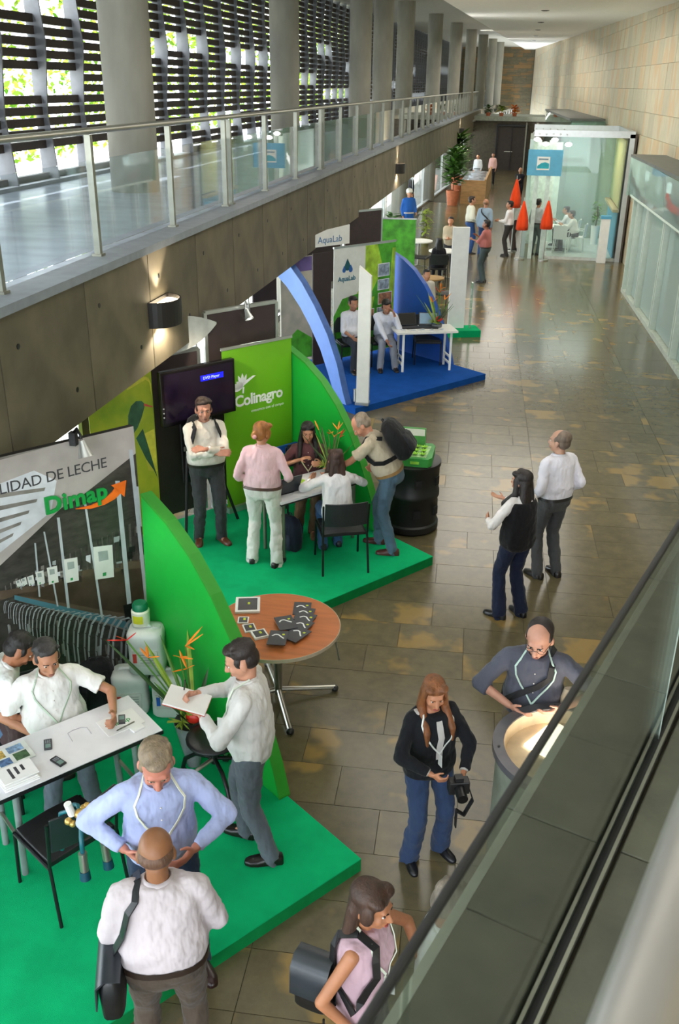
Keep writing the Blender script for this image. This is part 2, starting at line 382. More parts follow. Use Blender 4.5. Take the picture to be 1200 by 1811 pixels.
# ---- end walls
we = S(MB().box((-3.7, 100.6, 5.5), (9.0, 0.3, 7.0)).build('wall_end', GROUT))
e = MB()
for k in range(20):
    x = -8.1+rs.random()*0.6
    while x < 0.6:
        w = rs.choice((0.9, 1.3, 1.7)); e.box((x+w/2, 100.43, 2.2+0.33*k), (w-0.015, 0.05+rs.random()*0.02, 0.315)); x += w
S(e.build('stone_courses', ENDST, we), 'stuff')
S(MB().box((-3.6, 63.6, 1.42), (9.6, 0.4, 2.84)).build('wall_end_lower', mat('dark_wall', '#4a4335', 0.6, var=0.2)))
dd = S(MB().box((-1.15, 63.35, 1.25), (1.75, 0.1, 2.5)).build('door_1', mat('dark_wood', '#2c2118', 0.5, var=0.2)))
fm = MB()
for xx in (-2.05, -0.25): fm.box((xx, 63.3, 1.28), (0.1, 0.16, 2.56))
fm.box((-1.15, 63.3, 2.6), (1.9, 0.16, 0.1)); fm.box((-1.15, 63.3, 1.25), (0.04, 0.14, 2.5)); fm.build('door_frame', BLKM, dd)
MB().box((-1.3, 63.27, 1.1), (0.5, 0.05, 0.05)).build('door_handle', STEEL, dd)
S(MB().box((-1.7, 66.0, 2.98), (5.0, 5.6, 0.26)).build('bridge_deck', mat('bridge_edge', '#9fa79a', 0.6)))
S(MB().box((0.35, 62.9, 1.4), (0.14, 0.14, 2.8)).box((-0.3, 62.9, 1.4), (0.08, 0.08, 2.8)).build('trim_1', STEELD))

# ---- balcony: deck, beam panels, sill
balc = S(MB().box((-5.6, 48.5, 3.24), (4.1, 105, 0.32)).build('balcony_floor', mat('polished_balcony', '#aeb8c8', 0.27, var=0.14, scale=1.6, stretch=(1, 2.2, 1), bump=0.02, bscale=3)))
S(MB().box((-3.7, 48.5, 2.78), (0.24, 105, 1.12)).build('trim_2', GROUT))
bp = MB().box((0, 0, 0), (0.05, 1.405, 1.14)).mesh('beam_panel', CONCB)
holes = MB()
for k in range(73):
    yy = -3.0+1.42*k+0.34+0.71-1.42*0+0.03
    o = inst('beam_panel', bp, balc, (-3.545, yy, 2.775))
    if k < 22:
        for sy, szz in ((-0.45, 0.3), (0.4, -0.28)):
            holes.cyl((-3.521, yy+sy, 2.775+szz), (-3.516, yy+sy, 2.775+szz), 0.022, n=10)
holes.build('tie_hole', BLACK, balc)
S(MB().box((-3.6, 48.5, 3.385), (0.3, 105, 0.07)).build('trim_3', SILL))
# balustrade
bal = thing('balustrade', 'long steel and glass balustrade along the far balcony edge', 'railing', (-3.68, 8, 3.42))
rail = MB()
rail.loft([[(0.045*math.cos(t)*1.1, yy, 1.03+0.028*math.sin(t)) for t in [2*math.pi*i/12 for i in range(12)]] for yy in (-10, 92)])
rail.build('handrail', STEEL, bal, smooth=60)
pm = MB().box((0, 0, 0.5), (0.055, 0.05, 1.0)).box((0, 0, 0.01), (0.09, 0.09, 0.02)).mesh('post', STEELD)
ys = []; yy = 8.0-8*1.92
k = 0
while yy < 99: ys.append(yy); yy += 1.92
gm = MB().box((0, 0.96, 0.42), (0.012, 1.9, 0.74)).mesh('glass_pane', GLASS)
for k, yy in enumerate(ys):
    inst('post', pm, bal, (0, yy-8, 0))
    if k % 3 == 1: inst('post', pm, bal, (0, yy-8+0.22, 0))
    inst('glass_pane', gm, bal, (-0.035, yy-8, 0))

# ---- columns
colm = mat('column_concrete', '#8f8c80', 0.7, var=0.14, scale=2.5, bump=0.12, bscale=25, stretch=(1, 1, 0.4))
cps = [(-5.5+math.tan(math.radians(2.0))*7.9*i, 13.4+7.9*i) for i in range(10)]
for i, (xx, yy) in enumerate(cps):
    r = 0.34 if i == 0 else 0.31
    h = sz(yy)-3.4+0.02
    S(MB().cyl((0, 0, 0), (0, 0, h), r, n=40).build('column', colm, smooth=50, loc=(xx, yy, 3.4)))
    if i < 9: S(MB().cyl((0, 0, 0), (0, 0, 3.1), r, n=32).build('column', colm, smooth=50, loc=(xx, yy, 0)))
S(MB().cyl((0, 0, 0), (0, 0, 4.1), 0.31, n=32).build('column', colm, smooth=50, loc=(-4.75, 32.2, 3.4)))

# ---- louvred facade of the upper floor
FIN = mat('fin_steel', '#75777c', 0.5, 0.2, var=0.08)
SLAT = mat('slat_wood', '#33281f', 0.6, var=0.2, scale=5, stretch=(1, 6, 6), randv=0.15)
lv = thing('louvred_screen', 'dark slatted sun screen with grey fins behind the balcony columns', 'screen', (-7.3, 13.0, 3.4))
tag(lv, kind='structure')
finm = MB()
finm.loft([[(-0.06, -0.025, z), (0.16+w, -0.015, z), (0.16+w, 0.015, z), (-0.06, 0.025, z)] for z, w in ((0, 0.05), (1.2, -0.04), (2.4, 0.05), (3.6, -0.04), (4.75, 0.05))])
finm = finm.mesh('fin', FIN)
sp = 1.28; nb = 71
sm = MB().box((0, sp/2, 0), (0.11, sp-0.05, 0.112)).mesh('slat', SLAT)
fars = MB(); rs = random.Random(11)
gaps = set()
for b in range(-2, nb):
    pass
def gap(b, r):
    # openings of two missing rows that run across a few bays
    for (b0, b1, r0, r1) in ((-3, 2, 8, 9), (-3, 3, 1, 2), (0, 2, 15, 17), (3, 5, 12, 13), (5, 7, 13, 14), (6, 9, 3, 4), (8, 12, 12, 13), (12, 15, 1, 2), (13, 16, 9, 10), (16, 18, 15, 16), (17, 21, 6, 7), (20, 24, 12, 13), (23, 28, 3, 4), (26, 30, 17, 18), (29, 34, 8, 9), (33, 38, 13, 14), (37, 43, 4, 5), (44, 50, 10, 11), (50, 58, 15, 16), (3, 6, 0, 1), (9, 11, 0, 1), (60, 66, 6, 7)):
        if b0 <= b < b1 and r0 <= r < r1+1: return True
    return False
n = 0
for b in range(-4, nb):
    yb = b*sp
    top = sz(13+yb)-3.4
    inst('fin', finm, lv, (0, yb, 0), scale=(1, 1, top/4.75))
    for r in range(40):
        zz = 0.08+0.155*r
        if zz > top-0.02: break
        if gap(b, r): continue
        if -2 <= b and n < 298 and zz < 4.0: inst('slat', sm, lv, (0.0, yb+0.025, zz)); n += 1
        else: fars.box((0.0, yb+0.025+(sp-0.05)/2, zz), (0.11, sp-0.05, 0.112))
S(fars.build('slats_beyond', SLAT, lv), 'stuff')
S(MB().box((-7.22, 48.5, 3.42), (0.3, 105, 0.06)).build('trim_4', SILL))
# ---- lower facade frames
FA = -math.atan(0.045)
lf = S(MB().box((0, 35, 0.04), (0.12, 105, 0.08)).box((0, 35, 2.86), (0.12, 105, 0.12)).build('window_1', ALU, loc=(-5.75, 13.4, 0), rz=FA))
gp = MB().box((0, 0, 1.5), (0.012, 2.9, 2.7)).mesh('window_pane', glass_mat('window_glass', (0.97, 0.99, 1.0), 1.0))
mu = MB().box((0, 0, 1.45), (0.1, 0.06, 2.8)).mesh('mullion', ALU)
for k in range(34):
    inst('window_pane', gp, lf, (0, -14+3.0*k, 0)); inst('mullion', mu, lf, (0, -12.5+3.0*k, 0))
# handrail by the windows
# ---- hedge outside
leafm = bpy.data.materials.new('leaf'); leafm.use_nodes = True
nt = leafm.node_tree; N = nt.nodes; L = nt.links; N.remove(N['Principled BSDF'])
g = N.new('ShaderNodeNewGeometry'); rampn = N.new('ShaderNodeMix'); rampn.data_type = 'RGBA'
rampn.inputs[6].default_value = (*hexc('#3f6a1c'), 1); rampn.inputs[7].default_value = (*hexc('#a3b84a'), 1); L.new(g.outputs['Random Per Island'], rampn.inputs[0])
d1 = N.new('ShaderNodeBsdfDiffuse'); d2 = N.new('ShaderNodeBsdfTranslucent'); mx = N.new('ShaderNodeMixShader'); mx.inputs[0].default_value = 0.55
L.new(rampn.outputs[2], d1.inputs[0]); L.new(rampn.outputs[2], d2.inputs[0]); L.new(d1.outputs[0], mx.inputs[1]); L.new(d2.outputs[0], mx.inputs[2])
L.new(mx.outputs[0], [n for n in N if n.type == 'OUTPUT_MATERIAL'][0].inputs[0])
hd = MB(); rs = random.Random(5)
for k in range(32000):
    yy = rs.uniform(-2, 90); zz = 3.0+rs.uniform(0, 1)*6.0; xx = -12.5+1.2*noise.noise(Vector((yy*0.35, zz*0.4, 0)))+rs.uniform(-0.5, 0.5)
    if noise.noise(Vector((yy*0.5, zz*0.6, 7))) > 0.22: continue
    s = rs.uniform(0.05, 0.11)*(1+yy*0.012); a = Vector((rs.gauss(0, 1), rs.gauss(0, 1), rs.gauss(0, 1))).normalized(); bb = a.cross(Vector((rs.gauss(0, 1), rs.gauss(0, 1), rs.gauss(0, 1)))).normalized()
    c = Vector((xx, yy, zz)); hd.add([c-a*s, c+bb*s*0.5, c+a*s, c-bb*s*0.5], [(0, 1, 2, 3)])
o = hd.build('hedge', leafm); tag(o, 'tall sunlit green hedge outside beyond the slatted screen', 'hedge', kind='stuff')

# ---- wall sconces on the beam
SCB = mat('sconce_black', '#1b1714', 0.5, var=0.1)
glowm = mat('sconce_glow', '#fff2d8', 0.5, emit=14.0, emitcol='#ffe9c4')
names = {8.92: 'black half-round wall lamp nearest the camera, glowing on the concrete beam', 27.1: 'black half-round wall lamp on the beam above the flat white doorway light', 51: 'black half-round wall lamp, third along the concrete beam', 72: 'tiny black half-round wall lamp, fourth along the concrete beam', 95: 'farthest tiny black wall lamp at the end of the concrete beam'}
names[27.1] = 'black half-round wall lamp, second along the concrete beam'
for yy, lb in names.items():
    t = thing('wall_lamp', lb, 'wall lamp', (-3.52, yy, 2.62), group='half-round wall lamps on the beam')
    sh = MB(); n = 16; R = 0.27
    for rr, dz in ((R, 0),):
        pr = []
    arc = [(R*0.85*math.cos(a), R*math.sin(a)) for a in [math.pi*i/n-math.pi/2 for i in range(n+1)]]
    outer = arc; inner = [(x*0.94, y*0.94) for x, y in arc]
    rg = []
    for z in (0, 0.25): rg.append([(x, y, z) for x, y in outer]+[(x, y, z) for x, y in reversed(inner)])
    sh.loft(rg); sh.box((0.006, 0, 0.125), (0.012, 2*R, 0.25)); sh.build('lamp_shade', SCB, t)
    MB().prism([(x*0.9, y*0.9) for x, y in arc], (0.01, 0, 0.2), (1, 0, 0), (0, 1, 0), (0, 0, 1), 0, 0.01).build('diffuser', glowm, t)
    MB().prism([(x*0.9, y*0.9) for x, y in arc], (0.01, 0, 0.04), (1, 0, 0), (0, 1, 0), (0, 0, 1), 0, 0.01).build('diffuser', glowm, t)
    for dz, rx in ((0.24, math.pi), (-0.02, 0)):
        s = bpy.data.lights.new('sconce_beam', 'SPOT'); s.energy = 80 if rx else 70; s.spot_size = 1.5 if rx else 2.7; s.spot_blend = 0.35; s.shadow_soft_size = 0.03; s.color = (1, 0.84, 0.66)
        so = bpy.data.objects.new('sconce_beam', s); COL.objects.link(so); so.location = (-3.42, yy, 2.62+dz); so.rotation_euler = (rx, -0.1 if rx == 0 else 0.1, 0)

# ---- the ledge in front of the camera, with its glass and rail
LD = Vector((math.sin(math.radians(20)), math.cos(math.radians(20)), 0)); LN = Vector((LD.y, -LD.x, 0))
def lp(t, s, z): return LD*t+LN*s+Vector((0, 0, z))     # t along the ledge, s to the right of the camera line
LR = Matrix(((LN.x, LD.x, 0), (LN.y, LD.y, 0), (0, 0, 1)))
def lbox(mb, t0, t1, s0, s1, z0, z1): return mb.box(lp((t0+t1)/2, (s0+s1)/2, (z0+z1)/2), (s1-s0, t1-t0, z1-z0), M=LR)
ledge = S(lbox(MB(), -1.5, 8.2, -0.455, 2.4, 2.9, 3.37).build('ledge', GROUT))
k = 0
t = -1.2
while t < 8.1:
    lbox(MB(), t, t+0.616, -0.47, -0.285, 3.37, 3.40).build('stone_slab', LEDGEST, ledge, bevel=0.004)
    lbox(MB(), t+0.3, t+0.3+0.616, -0.24, 0.36, 3.37, 3.40).build('stone_slab', LEDGEST, ledge, bevel=0.003)
    lbox(MB(), t+0.1, t+0.1+0.616, 0.366, 0.97, 3.37, 3.40).build('stone_slab', LEDGEST, ledge, bevel=0.003)
    t += 0.62
lbox(MB(), -1.2, 8.1, -0.475, -0.455, 3.30, 3.402).build('edge_strip', mat('ledge_edge', '#a3a396', 0.5), ledge)
gt = thing('glass_parapet', 'low glass parapet with black cap standing on the near stone ledge', 'railing', lp(1.5, -0.265, 3.39))
def lb2(name, m, *a, par=gt, **kw):
    mb = lbox(MB(), *a); mb.v = [tuple(Vector(v)-par.location) for v in mb.v]; return mb.build(name, m, par, **kw)
lb2('channel', STEELD, -1.2, 8.1, -0.281, -0.274, 3.375, 3.408); lb2('channel', STEELD, -1.2, 8.1, -0.256, -0.249, 3.375, 3.408)
lb2('channel_base', BLACK, -1.2, 8.1, -0.275, -0.255, 3.375, 3.392)
for t0, t1 in ((-1.2, 0.6), (0.606, 2.005), (2.013, 3.42), (3.428, 5.0), (5.008, 6.6)):
    lb2('glass_pane', glass_mat('parapet_glass', (0.82, 0.87, 0.84), 1.3), t0, t1, -0.274, -0.265, 3.392, 4.062)
for tj in (2.008,): lb2('glass_edge', mat('glass_edge', '#b9c6bd', 0.3), tj-0.003, tj+0.002, -0.275, -0.264, 3.392, 4.06)
lb2('cap_rail', mat('cap_black', '#101010', 0.55), -1.2, 6.6, -0.275, -0.264, 4.062, 4.074, bevel=0.004)
tr = MB().cyl(lp(-0.6, -0.04, 4.3), lp(3.6, -0.04, 4.3), 0.028, n=40)
o = tr.build('handrail_tube', mat('tube_steel', '#a9a5a0', 0.38, 0.85, var=0.03), smooth=50)
tag(o, 'round grey steel handrail tube close to the camera at the lower right', 'handrail')

# ---- round lamp drum in the hall below the ledge
dr = thing('floor_lamp_drum', 'grey round lamp drum with glowing recessed top below the near ledge', 'lamp', (0.57, 4.92, 0))
R = 0.46; Hh = 1.08
MB().lathe([(R-0.02, 0), (R-0.02, Hh-0.06), (R-0.05, Hh-0.06)], n=48).build('drum_wall', mat('drum_grey', '#7e8577', 0.6), dr, smooth=40)
MB().lathe([(R+0.01, Hh-0.05), (R+0.01, Hh), (R-0.06, Hh), (R-0.06, Hh-0.05), (R-0.03, Hh-0.06)], n=48).build('rim', mat('rim_grey', '#5c5b60', 0.4, 0.3), dr, smooth=40)
MB().lathe([(R-0.061, Hh-0.01), (R-0.075, Hh-0.10), (0.0, Hh-0.11)], n=48).build('reflector_bowl', mat('bowl_cream', '#dcc8a6', 0.5), dr, smooth=40)
_g = at(972, 1306, Hh-0.09)-Vector((0.57, 4.92, 0))
MB().box((_g.x, _g.y, Hh-0.095), (0.17, 0.34, 0.02), math.radians(-33)).build('glowing_panel', mat('drum_glow', '#fff6e6', 0.5, emit=6.0, emitcol='#fff0d8'), dr)
for a in (10, 100, 190, 280): MB().cyl(((R-0.025)*math.cos(math.radians(a)), (R-0.025)*math.sin(math.radians(a)), Hh), ((R-0.025)*math.cos(math.radians(a)), (R-0.025)*math.sin(math.radians(a)), Hh+0.006), 0.008, n=8).build('screw', BLACK, dr)
s = bpy.data.lights.new('drum_beam', 'AREA'); s.energy = 7; s.size = 0.25; s.color = (1, 0.88, 0.70)
so = bpy.data.objects.new('drum_beam', s); COL.objects.link(so); so.location = (0.69, 4.97, Hh-0.06); so.rotation_euler = (math.pi, 0, 0)

# ================================================================== THE STANDS
U = Vector((-0.62, -0.785, 0)).normalized(); V = Vector((-0.785, 0.62, 0)).normalized(); Z = Vector((0, 0, 1))
CD, CC, CA = Vector((-0.69, 4.72, 0)), Vector((-0.65, 9.256, 0)), Vector((-0.42, 16.64, 0))
GW = mat('green_board', '#12a838', 0.45, var=0.03)
GWE = mat('green_edge', '#2a8d22', 0.55, var=0.03)
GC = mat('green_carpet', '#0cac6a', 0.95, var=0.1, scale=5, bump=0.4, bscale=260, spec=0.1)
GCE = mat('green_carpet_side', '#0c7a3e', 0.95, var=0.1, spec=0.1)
BC = mat('blue_carpet', '#164f9f', 0.95, var=0.1, scale=5, bump=0.4, bscale=260, spec=0.1)
BW = mat('blue_board', '#1f56b4', 0.5, var=0.04)
LBW = mat('light_blue_board', '#6f97e6', 0.5, var=0.03)
BROWN = mat('brown_board', '#3a2e2e', 0.6, var=0.08)
FRONT_W = (U + -V*0)  # along the front edge

def platform(name, label, C, lu, lv_, m, h=0.1):
    t = thing(name, label, 'carpet', C)
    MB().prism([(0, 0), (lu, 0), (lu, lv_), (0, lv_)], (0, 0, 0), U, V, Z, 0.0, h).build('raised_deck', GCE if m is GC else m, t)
    MB().prism([(0, 0), (lu, 0), (lu, lv_), (0, lv_)], (0, 0, 0), U, V, Z, h, h+0.008).build('carpet_top', m, t)
    return t
platform('carpet_platform', 'bright green carpeted platform nearest the camera, under the white table', CD, 3.3, 2.7, GC)
platform('carpet_platform', 'bright green carpeted platform of the middle stand with the television', CC, 3.1, 2.6, GC)
platform('carpet_platform', 'blue carpeted platform of the stand with the light blue arch', CA, 3.15, 2.7, BC)

PROF = [(0.80, 0.0), (0.88, 0.24), (1.0, 0.5), (1.14, 0.77), (1.34, 1.08), (1.58, 1.35), (1.85, 1.57), (2.15, 1.73), (2.5, 1.84)]
def curved_wall(label, C, me, mf, L=2.5, th=0.09, off=-0.02, hs=1.0):
    t = thing('curved_partition', label, 'partition', C+V*1.6+Z*0.108)
    def pts(k): return [(a-1.6, b*hs*k) for a, b in PROF] + [(L-1.6, 0.0)]
    o = Vector((0, 0, 0))
    p = pts(1)
    MB().prism(p, o, V, Z, U, off, off+th).build('board', [mf], t, bevel=0.004)
    e = MB()
    rg = []
    for a, b in p[:-1]: rg.append([o+V*a+Z*(b+dz)+U*s for s, dz in ((off-0.004, -0.01), (off+th+0.004, -0.01), (off+th+0.004, 0.012), (off-0.004, 0.012))])
    e.loft(rg).build('edge_band', me, t)
    return t
curved_wall('large curved green partition beside the black and white stable photo board', CD, GWE, GW, L=2.6)
curved_wall('curved green partition behind the seated woman at the middle stand', CC, GWE, GW, L=2.42)
curved_wall('dark blue quarter round partition behind the table with laptops', CA, BW, BW, L=2.42)

# light blue arch with an open inside
t = thing('blue_arch', 'light blue curved open arch at the left edge of the blue stand', 'partition', CA+U*3.1+Z*0.108)
OUT = [(0.22, 0.0), (0.31, 0.2), (0.46, 0.62), (0.7, 1.05), (1.03, 1.46), (1.35, 1.78), (1.68, 2.02), (2.1, 2.2), (2.45, 2.28)]
INN = [(2.45, 1.98), (2.15, 1.88), (1.75, 1.66), (1.4, 1.38), (1.15, 1.12), (0.88, 0.78), (0.68, 0.42), (0.56, 0.18), (0.5, 0.0)]
MB().prism(OUT+INN, (0, 0, 0), V, Z, U, -0.06, 0.05).build('arch_board', LBW, t)
e = MB(); e.loft([[V*a+Z*b+U*s+V*dz*0 + Z*dz for s, dz in ((-0.065, 0), (0.055, 0), (0.055, 0.012), (-0.065, 0.012))] for a, b in OUT]).build('edge_band', mat('blue_edge', '#4468ac', 0.5), t)

# ---- stand 1: photo board
def frame_M(O, X, Y, N_):
    return Matrix(((X.x, Y.x, N_.x, O.x), (X.y, Y.y, N_.y, O.y), (X.z, Y.z, N_.z, O.z), (0, 0, 0, 1)))
BN = U.cross(Z)   # board normal towards the stand's inside
if BN.dot(-V) < 0: BN = -BN
OB = CD+V*2.66+Z*0.108
pb = thing('photo_board', 'tall board with grey milking parlour photograph and green lettering', 'sign', OB)
PW, PH = 2.6, 2.34
MB().prism([(0, 0.02), (PW, 0.02), (PW, PH), (0, PH)], (0, 0, 0), U, Z, BN, -0.05, 0.0).build('panel', BLACK, pb)
pic = MB(); pmats = []
def art(board_O, mb, pxs, mi, layer, clip=None):
    """flat printed patch given by where its corners are seen"""
    pts = [on_plane(px, py, board_O, U, Z) for px, py in pxs]
    if clip: pts = [(min(max(a, clip[0]), clip[1]), min(max(b, clip[2]), clip[3])) for a, b in pts]
    mb.mi = mi; z = 0.0008+0.0006*layer
    vs = [U*a+Z*b+BN*z for a, b in pts]; mb.add(vs, [tuple(range(len(vs)))])
def pm_(name, c, **k): m = mat(name, c, 0.4, var=k.pop('var', 0.1), **k); pmats.append(m); return len(pmats)-1
P_dark = pm_('print_dark', '#35322f', var=0.35, scale=9, stretch=(1, 1, 3)); P_mid = pm_('print_grey', '#74706b', var=0.35, scale=7)
P_ceil = pm_('print_ceiling', '#a39c98', var=0.15, scale=3); P_pale = pm_('print_pale', '#c3c6cc', var=0.15, scale=6)
P_brown = pm_('print_brown', '#55473a', var=0.25, scale=6); P_pipe = pm_('print_pipe', '#a5adb2', var=0.1); P_box = pm_('print_meter', '#c9ccc6', var=0.05)
P_hose = pm_('print_hose', '#8b9193', var=0.1); P_teal = pm_('print_teal', '#44717e', var=0.1); P_blk = pm_('print_black', '#141416'); P_scr = pm_('print_screen', '#8f9a96'); P_gdot = pm_('print_green_dot', '#2f8a4c')
CL = (0.0, PW, 0.02, PH)
def A(pxs, mi, layer): art(OB, pic, pxs, mi, layer, CL)
A([(268, 1100), (240, 752), (-400, 900), (-400, 1500)], P_mid, 0)
A([(240, 752), (110, 782), (-60, 830), (-60, 1000), (0, 1000), (160, 880), (245, 830)], P_ceil, 1)          # soffit
A([(0, 855), (-120, 880), (-120, 1000), (-10, 985), (90, 905), (100, 850), (60, 832)], P_pale, 2)            # bright strips
for k in range(5): A([(-60, 880+26*k), (80-14*k, 862+20*k), (78-14*k, 868+20*k), (-60, 890+26*k)], P_mid, 3)
A([(246, 790), (200, 812), (0, 1000), (-40, 1032), (0, 1050), (130, 950), (256, 905)], P_dark, 3)            # dark truss
A([(237, 758), (150, 850), (96, 905), (140, 880), (246, 800)], P_ceil, 4)
A([(256, 905), (130, 950), (0, 1050), (0, 1075), (120, 1030), (258, 985)], P_dark, 4)
rs = random.Random(21)
for k in range(60):                                                                                          # machinery clutter
    x = rs.uniform(20, 250); t0 = (x/260); yb = 1040-110*t0+rs.uniform(-10, 60*t0+8); w = 3+9*t0
    A([(x, yb), (x+w, yb-2), (x+w, yb+w*rs.uniform(.6, 1.6)), (x, yb+w)], rs.choice((P_pale, P_mid, P_hose, P_dark, P_blk)), 5)
A([(262, 1000), (0, 1045), (0, 1062), (30, 1052), (265, 1092)], P_brown, 5)
A([(262, 985), (140, 1010), (60, 1045), (20, 1052), (120, 1075), (268, 1100)], P_brown, 5)
A([(268, 1110), (190, 1090), (25, 1052), (25, 1060), (190, 1102), (268, 1124)], P_teal, 6)
A([(270, 1125), (30, 1062), (-50, 1055), (-50, 1300), (280, 1300)], P_dark, 5)
for x0, y0, x1, y1, w in ((227, 795, 256, 1072, 7), (203, 850, 225, 1078, 8), (148, 890, 178, 1092, 4), (100, 915, 118, 1075, 5), (76, 940, 100, 1072, 3), (60, 960, 68, 1055, 3), (240, 860, 248, 930, 5)):
    A([(x0, y0), (x0+w, y0), (x1+w, y1), (x1, y1)], P_pipe, 7)
A([(217, 1070), (234, 1066), (238, 1090), (222, 1100)], P_blk, 8)
for x, y, w, h in ((164, 963, 34, 62), (112, 985, 24, 46), (82, 1000, 18, 34), (62, 1008, 14, 27), (47, 1016, 11, 20), (36, 1020, 9, 17), (27, 1024, 8, 15)):
    A([(x, y+4), (x+w, y), (x+w+3, y+h-5), (x+4, y+h)], P_box, 8)
    A([(x+w*.25, y+h*.2), (x+w*.75, y+h*.16), (x+w*.8, y+h*.42), (x+w*.3, y+h*.48)], P_scr, 9)
    A([(x+w*.5, y+h*.8), (x+w*.68, y+h*.78), (x+w*.68, y+h*.88), (x+w*.5, y+h*.9)], P_gdot, 9)
for k in range(15):                                                                                          # hoses
    x = 6+13*k*(0.55+0.045*k); s = 10+3.3*k; yb = 1062+2.2*k; w = 1.0+0.22*k
    if x > 240: break
    for dx, mi in ((0, P_pipe), (s*0.28, P_hose)):
        pts = [(x+dx+s*0.55, yb), (x+dx+s*0.28, yb+s*0.08), (x+dx+s*0.1, yb+s*0.35), (x+dx, yb+s*0.8), (x+dx-s*0.02, yb+s*1.4), (x+dx+s*0.06, yb+s*2.2)]
        for (ax, ay), (bx, by) in zip(pts, pts[1:]): A([(ax, ay), (ax+w*0.9, ay+w*0.7), (bx+w, by+w*0.2), (bx, by)], mi, 9 if mi == P_pipe else 8)
for k in range(40):
    x = rs.uniform(10, 250); y = rs.uniform(1078, 1150)+0.1*x; w = rs.uniform(4, 14); A([(x, y), (x+w*0.3, y-1), (x+w*0.5, y+w*1.5), (x+w*0.2, y+w*1.6)], rs.choice((P_hose, P_mid, P_blk, P_mid)), 7)
for k in range(26):
    x = 8+9.5*k; t0 = x/260; A([(x, 1040-110*t0-20*t0), (x+1.5+3*t0, 1039-110*t0-20*t0), (x+3+5*t0, 1045-60*t0), (x+1+3*t0, 1046-60*t0)], P_mid, 4)
pic.build('printed_photograph', pmats, pb)
# the lettering: baseline follows the board
a0, b0 = on_plane(22, 852, OB, U, Z); a1, b1 = on_plane(203, 808, OB, U, Z)
MX = frame_M(U*0+BN*0.004, -U, Z, BN)
def put(body, a, b, size, m, name='lettering', par=pb, ex=0.001, bold=0, shear=0.0, spacing=1.0, rot=0.0):
    M = MX @ Matrix.Translation((-a, b, 0)) @ Matrix.Rotation(rot, 4, 'Z'); text(name, body, size, M, m, par, ex, bold, shear, spacing)
TXD = mat('text_dark', '#3a3a3e', 0.5); TXG = mat('logo_green', '#12903f', 0.4); TXO = mat('logo_orange', '#e2681c', 0.4); TXW = mat('text_white', '#f4f4f4', 0.5)
put('CALIDAD DE LECHE', 1.24, 2.07, 0.115, TXD, spacing=0.95)
put('Dimap', 0.78, 1.83, 0.185, TXG, 'logo_letters', ex=0.015, bold=0.005, spacing=1.04)
ar = MB(); AP = lambda px, py: on_plane(px, py, OB, U, Z)
lo = [AP(*p) for p in ((133, 900), (160, 899), (184, 892), (202, 882), (212, 872))]; hi = [AP(*p) for p in ((133, 899), (160, 893), (182, 883), (197, 870), (203, 861))]
for i in range(4): ar.prism([lo[i], lo[i+1], hi[i+1], hi[i]][::-1], (0, 0, 0), U, Z, BN, 0.002, 0.010)
ar.prism([AP(219, 878), AP(222, 849), AP(196, 858)], (0, 0, 0), U, Z, BN, 0.002, 0.010)
ar.build('logo_arrow', TXO, pb)
# clamp lamp over the board
def clamp_lamp(loc, label, aim, col=BLKM, power=30):
    t = thing('clip_lamp', label, 'lamp', loc)
    aim = Vector(aim).normalized(); tip = -V*0.12+Z*0.06 if col is BLKM else Vector((0, -0.1, 0.05))
    MB().box((0, 0, 0.0), (0.05, 0.05, 0.1)).build('clamp', col, t)
    MB().tube([(0, 0, 0.04), tip*0.6+Z*0.06, tip, tip+aim*0.04], 0.011, 8).build('arm', col, t, smooth=True)
    x, y, d = orient(aim); c = tip+aim*0.04
    rg = [[c+aim*z+(x*math.cos(a)+y*math.sin(a))*r for a in [2*math.pi*i/14 for i in range(14)]] for r, z in ((0.022, 0), (0.03, 0.04), (0.055, 0.12), (0.05, 0.12), (0.02, 0.05))]
    MB().loft(rg, caps=False).build('lamp_head', ALU, t, smooth=40)
    MB().ell(c+aim*0.085, (0.036, 0.036, 0.036)).build('bulb', mat('bulb_glow', '#ffffff', 0.5, emit=12, emitcol='#fff6e8'), t, smooth=True)
    s = bpy.data.lights.new('clip_lamp_beam', 'SPOT'); s.energy = power; s.spot_size = 1.6; s.spot_blend = 0.6; s.shadow_soft_size = 0.04; s.color = (1, 0.95, 0.86)
    so = bpy.data.objects.new('clip_lamp_beam', s); COL.objects.link(so); so.location = Vector(loc)+c+aim*0.13; so.rotation_euler = aim.to_track_quat('-Z', 'Y').to_euler(); return t
clamp_lamp(OB+U*0.5+Z*2.36+BN*0.02, 'black clip lamp on the top edge of the milking photo board', (BN*0.35-Z))

# ---- stand 2: roll-up banner, television, bird banner
OC = CC+V*2.38+Z*0.108
def rollup(label, O, a0, a1, h, m, name='banner_stand'):
    t = thing(name, label, 'banner', O+U*((a0+a1)/2))
    w = (a1-a0)/2
    MB().prism([(-w, 0.06), (w, 0.06), (w, h), (-w, h)], (0, 0, 0), U, Z, BN, 0, 0.004).build('printed_sheet', m, t)
    MB().prism([(-w-.01, 0.0), (w+.01, 0.0), (w+.01, 0.07), (-w-.01, 0.07)], (0, 0, 0), U, Z, BN, -0.05, 0.05).build('base_cassette', ALU, t)
    MB().prism([(-w-.01, h-0.01), (w+.01, h-0.01), (w+.01, h+0.02), (-w-.01, h+0.02)], (0, 0, 0), U, Z, BN, -0.01, 0.012).build('top_bar', ALU, t)
    MB().cyl((0, 0, 0.02)-BN*0.03 if False else Vector((0, 0, 0.02))-BN*0.03, Vector((0, 0, h))-BN*0.012, 0.008, n=8).build('support_pole', ALU, t)
    return t
LG = mat('banner_green', '#6cae1e', 0.45, var=0.05, scale=1.5)
b2 = rollup('lime green roll-up banner with white leaf logo behind the seated woman', OC, 0.09, 1.08, 2.0, LG)
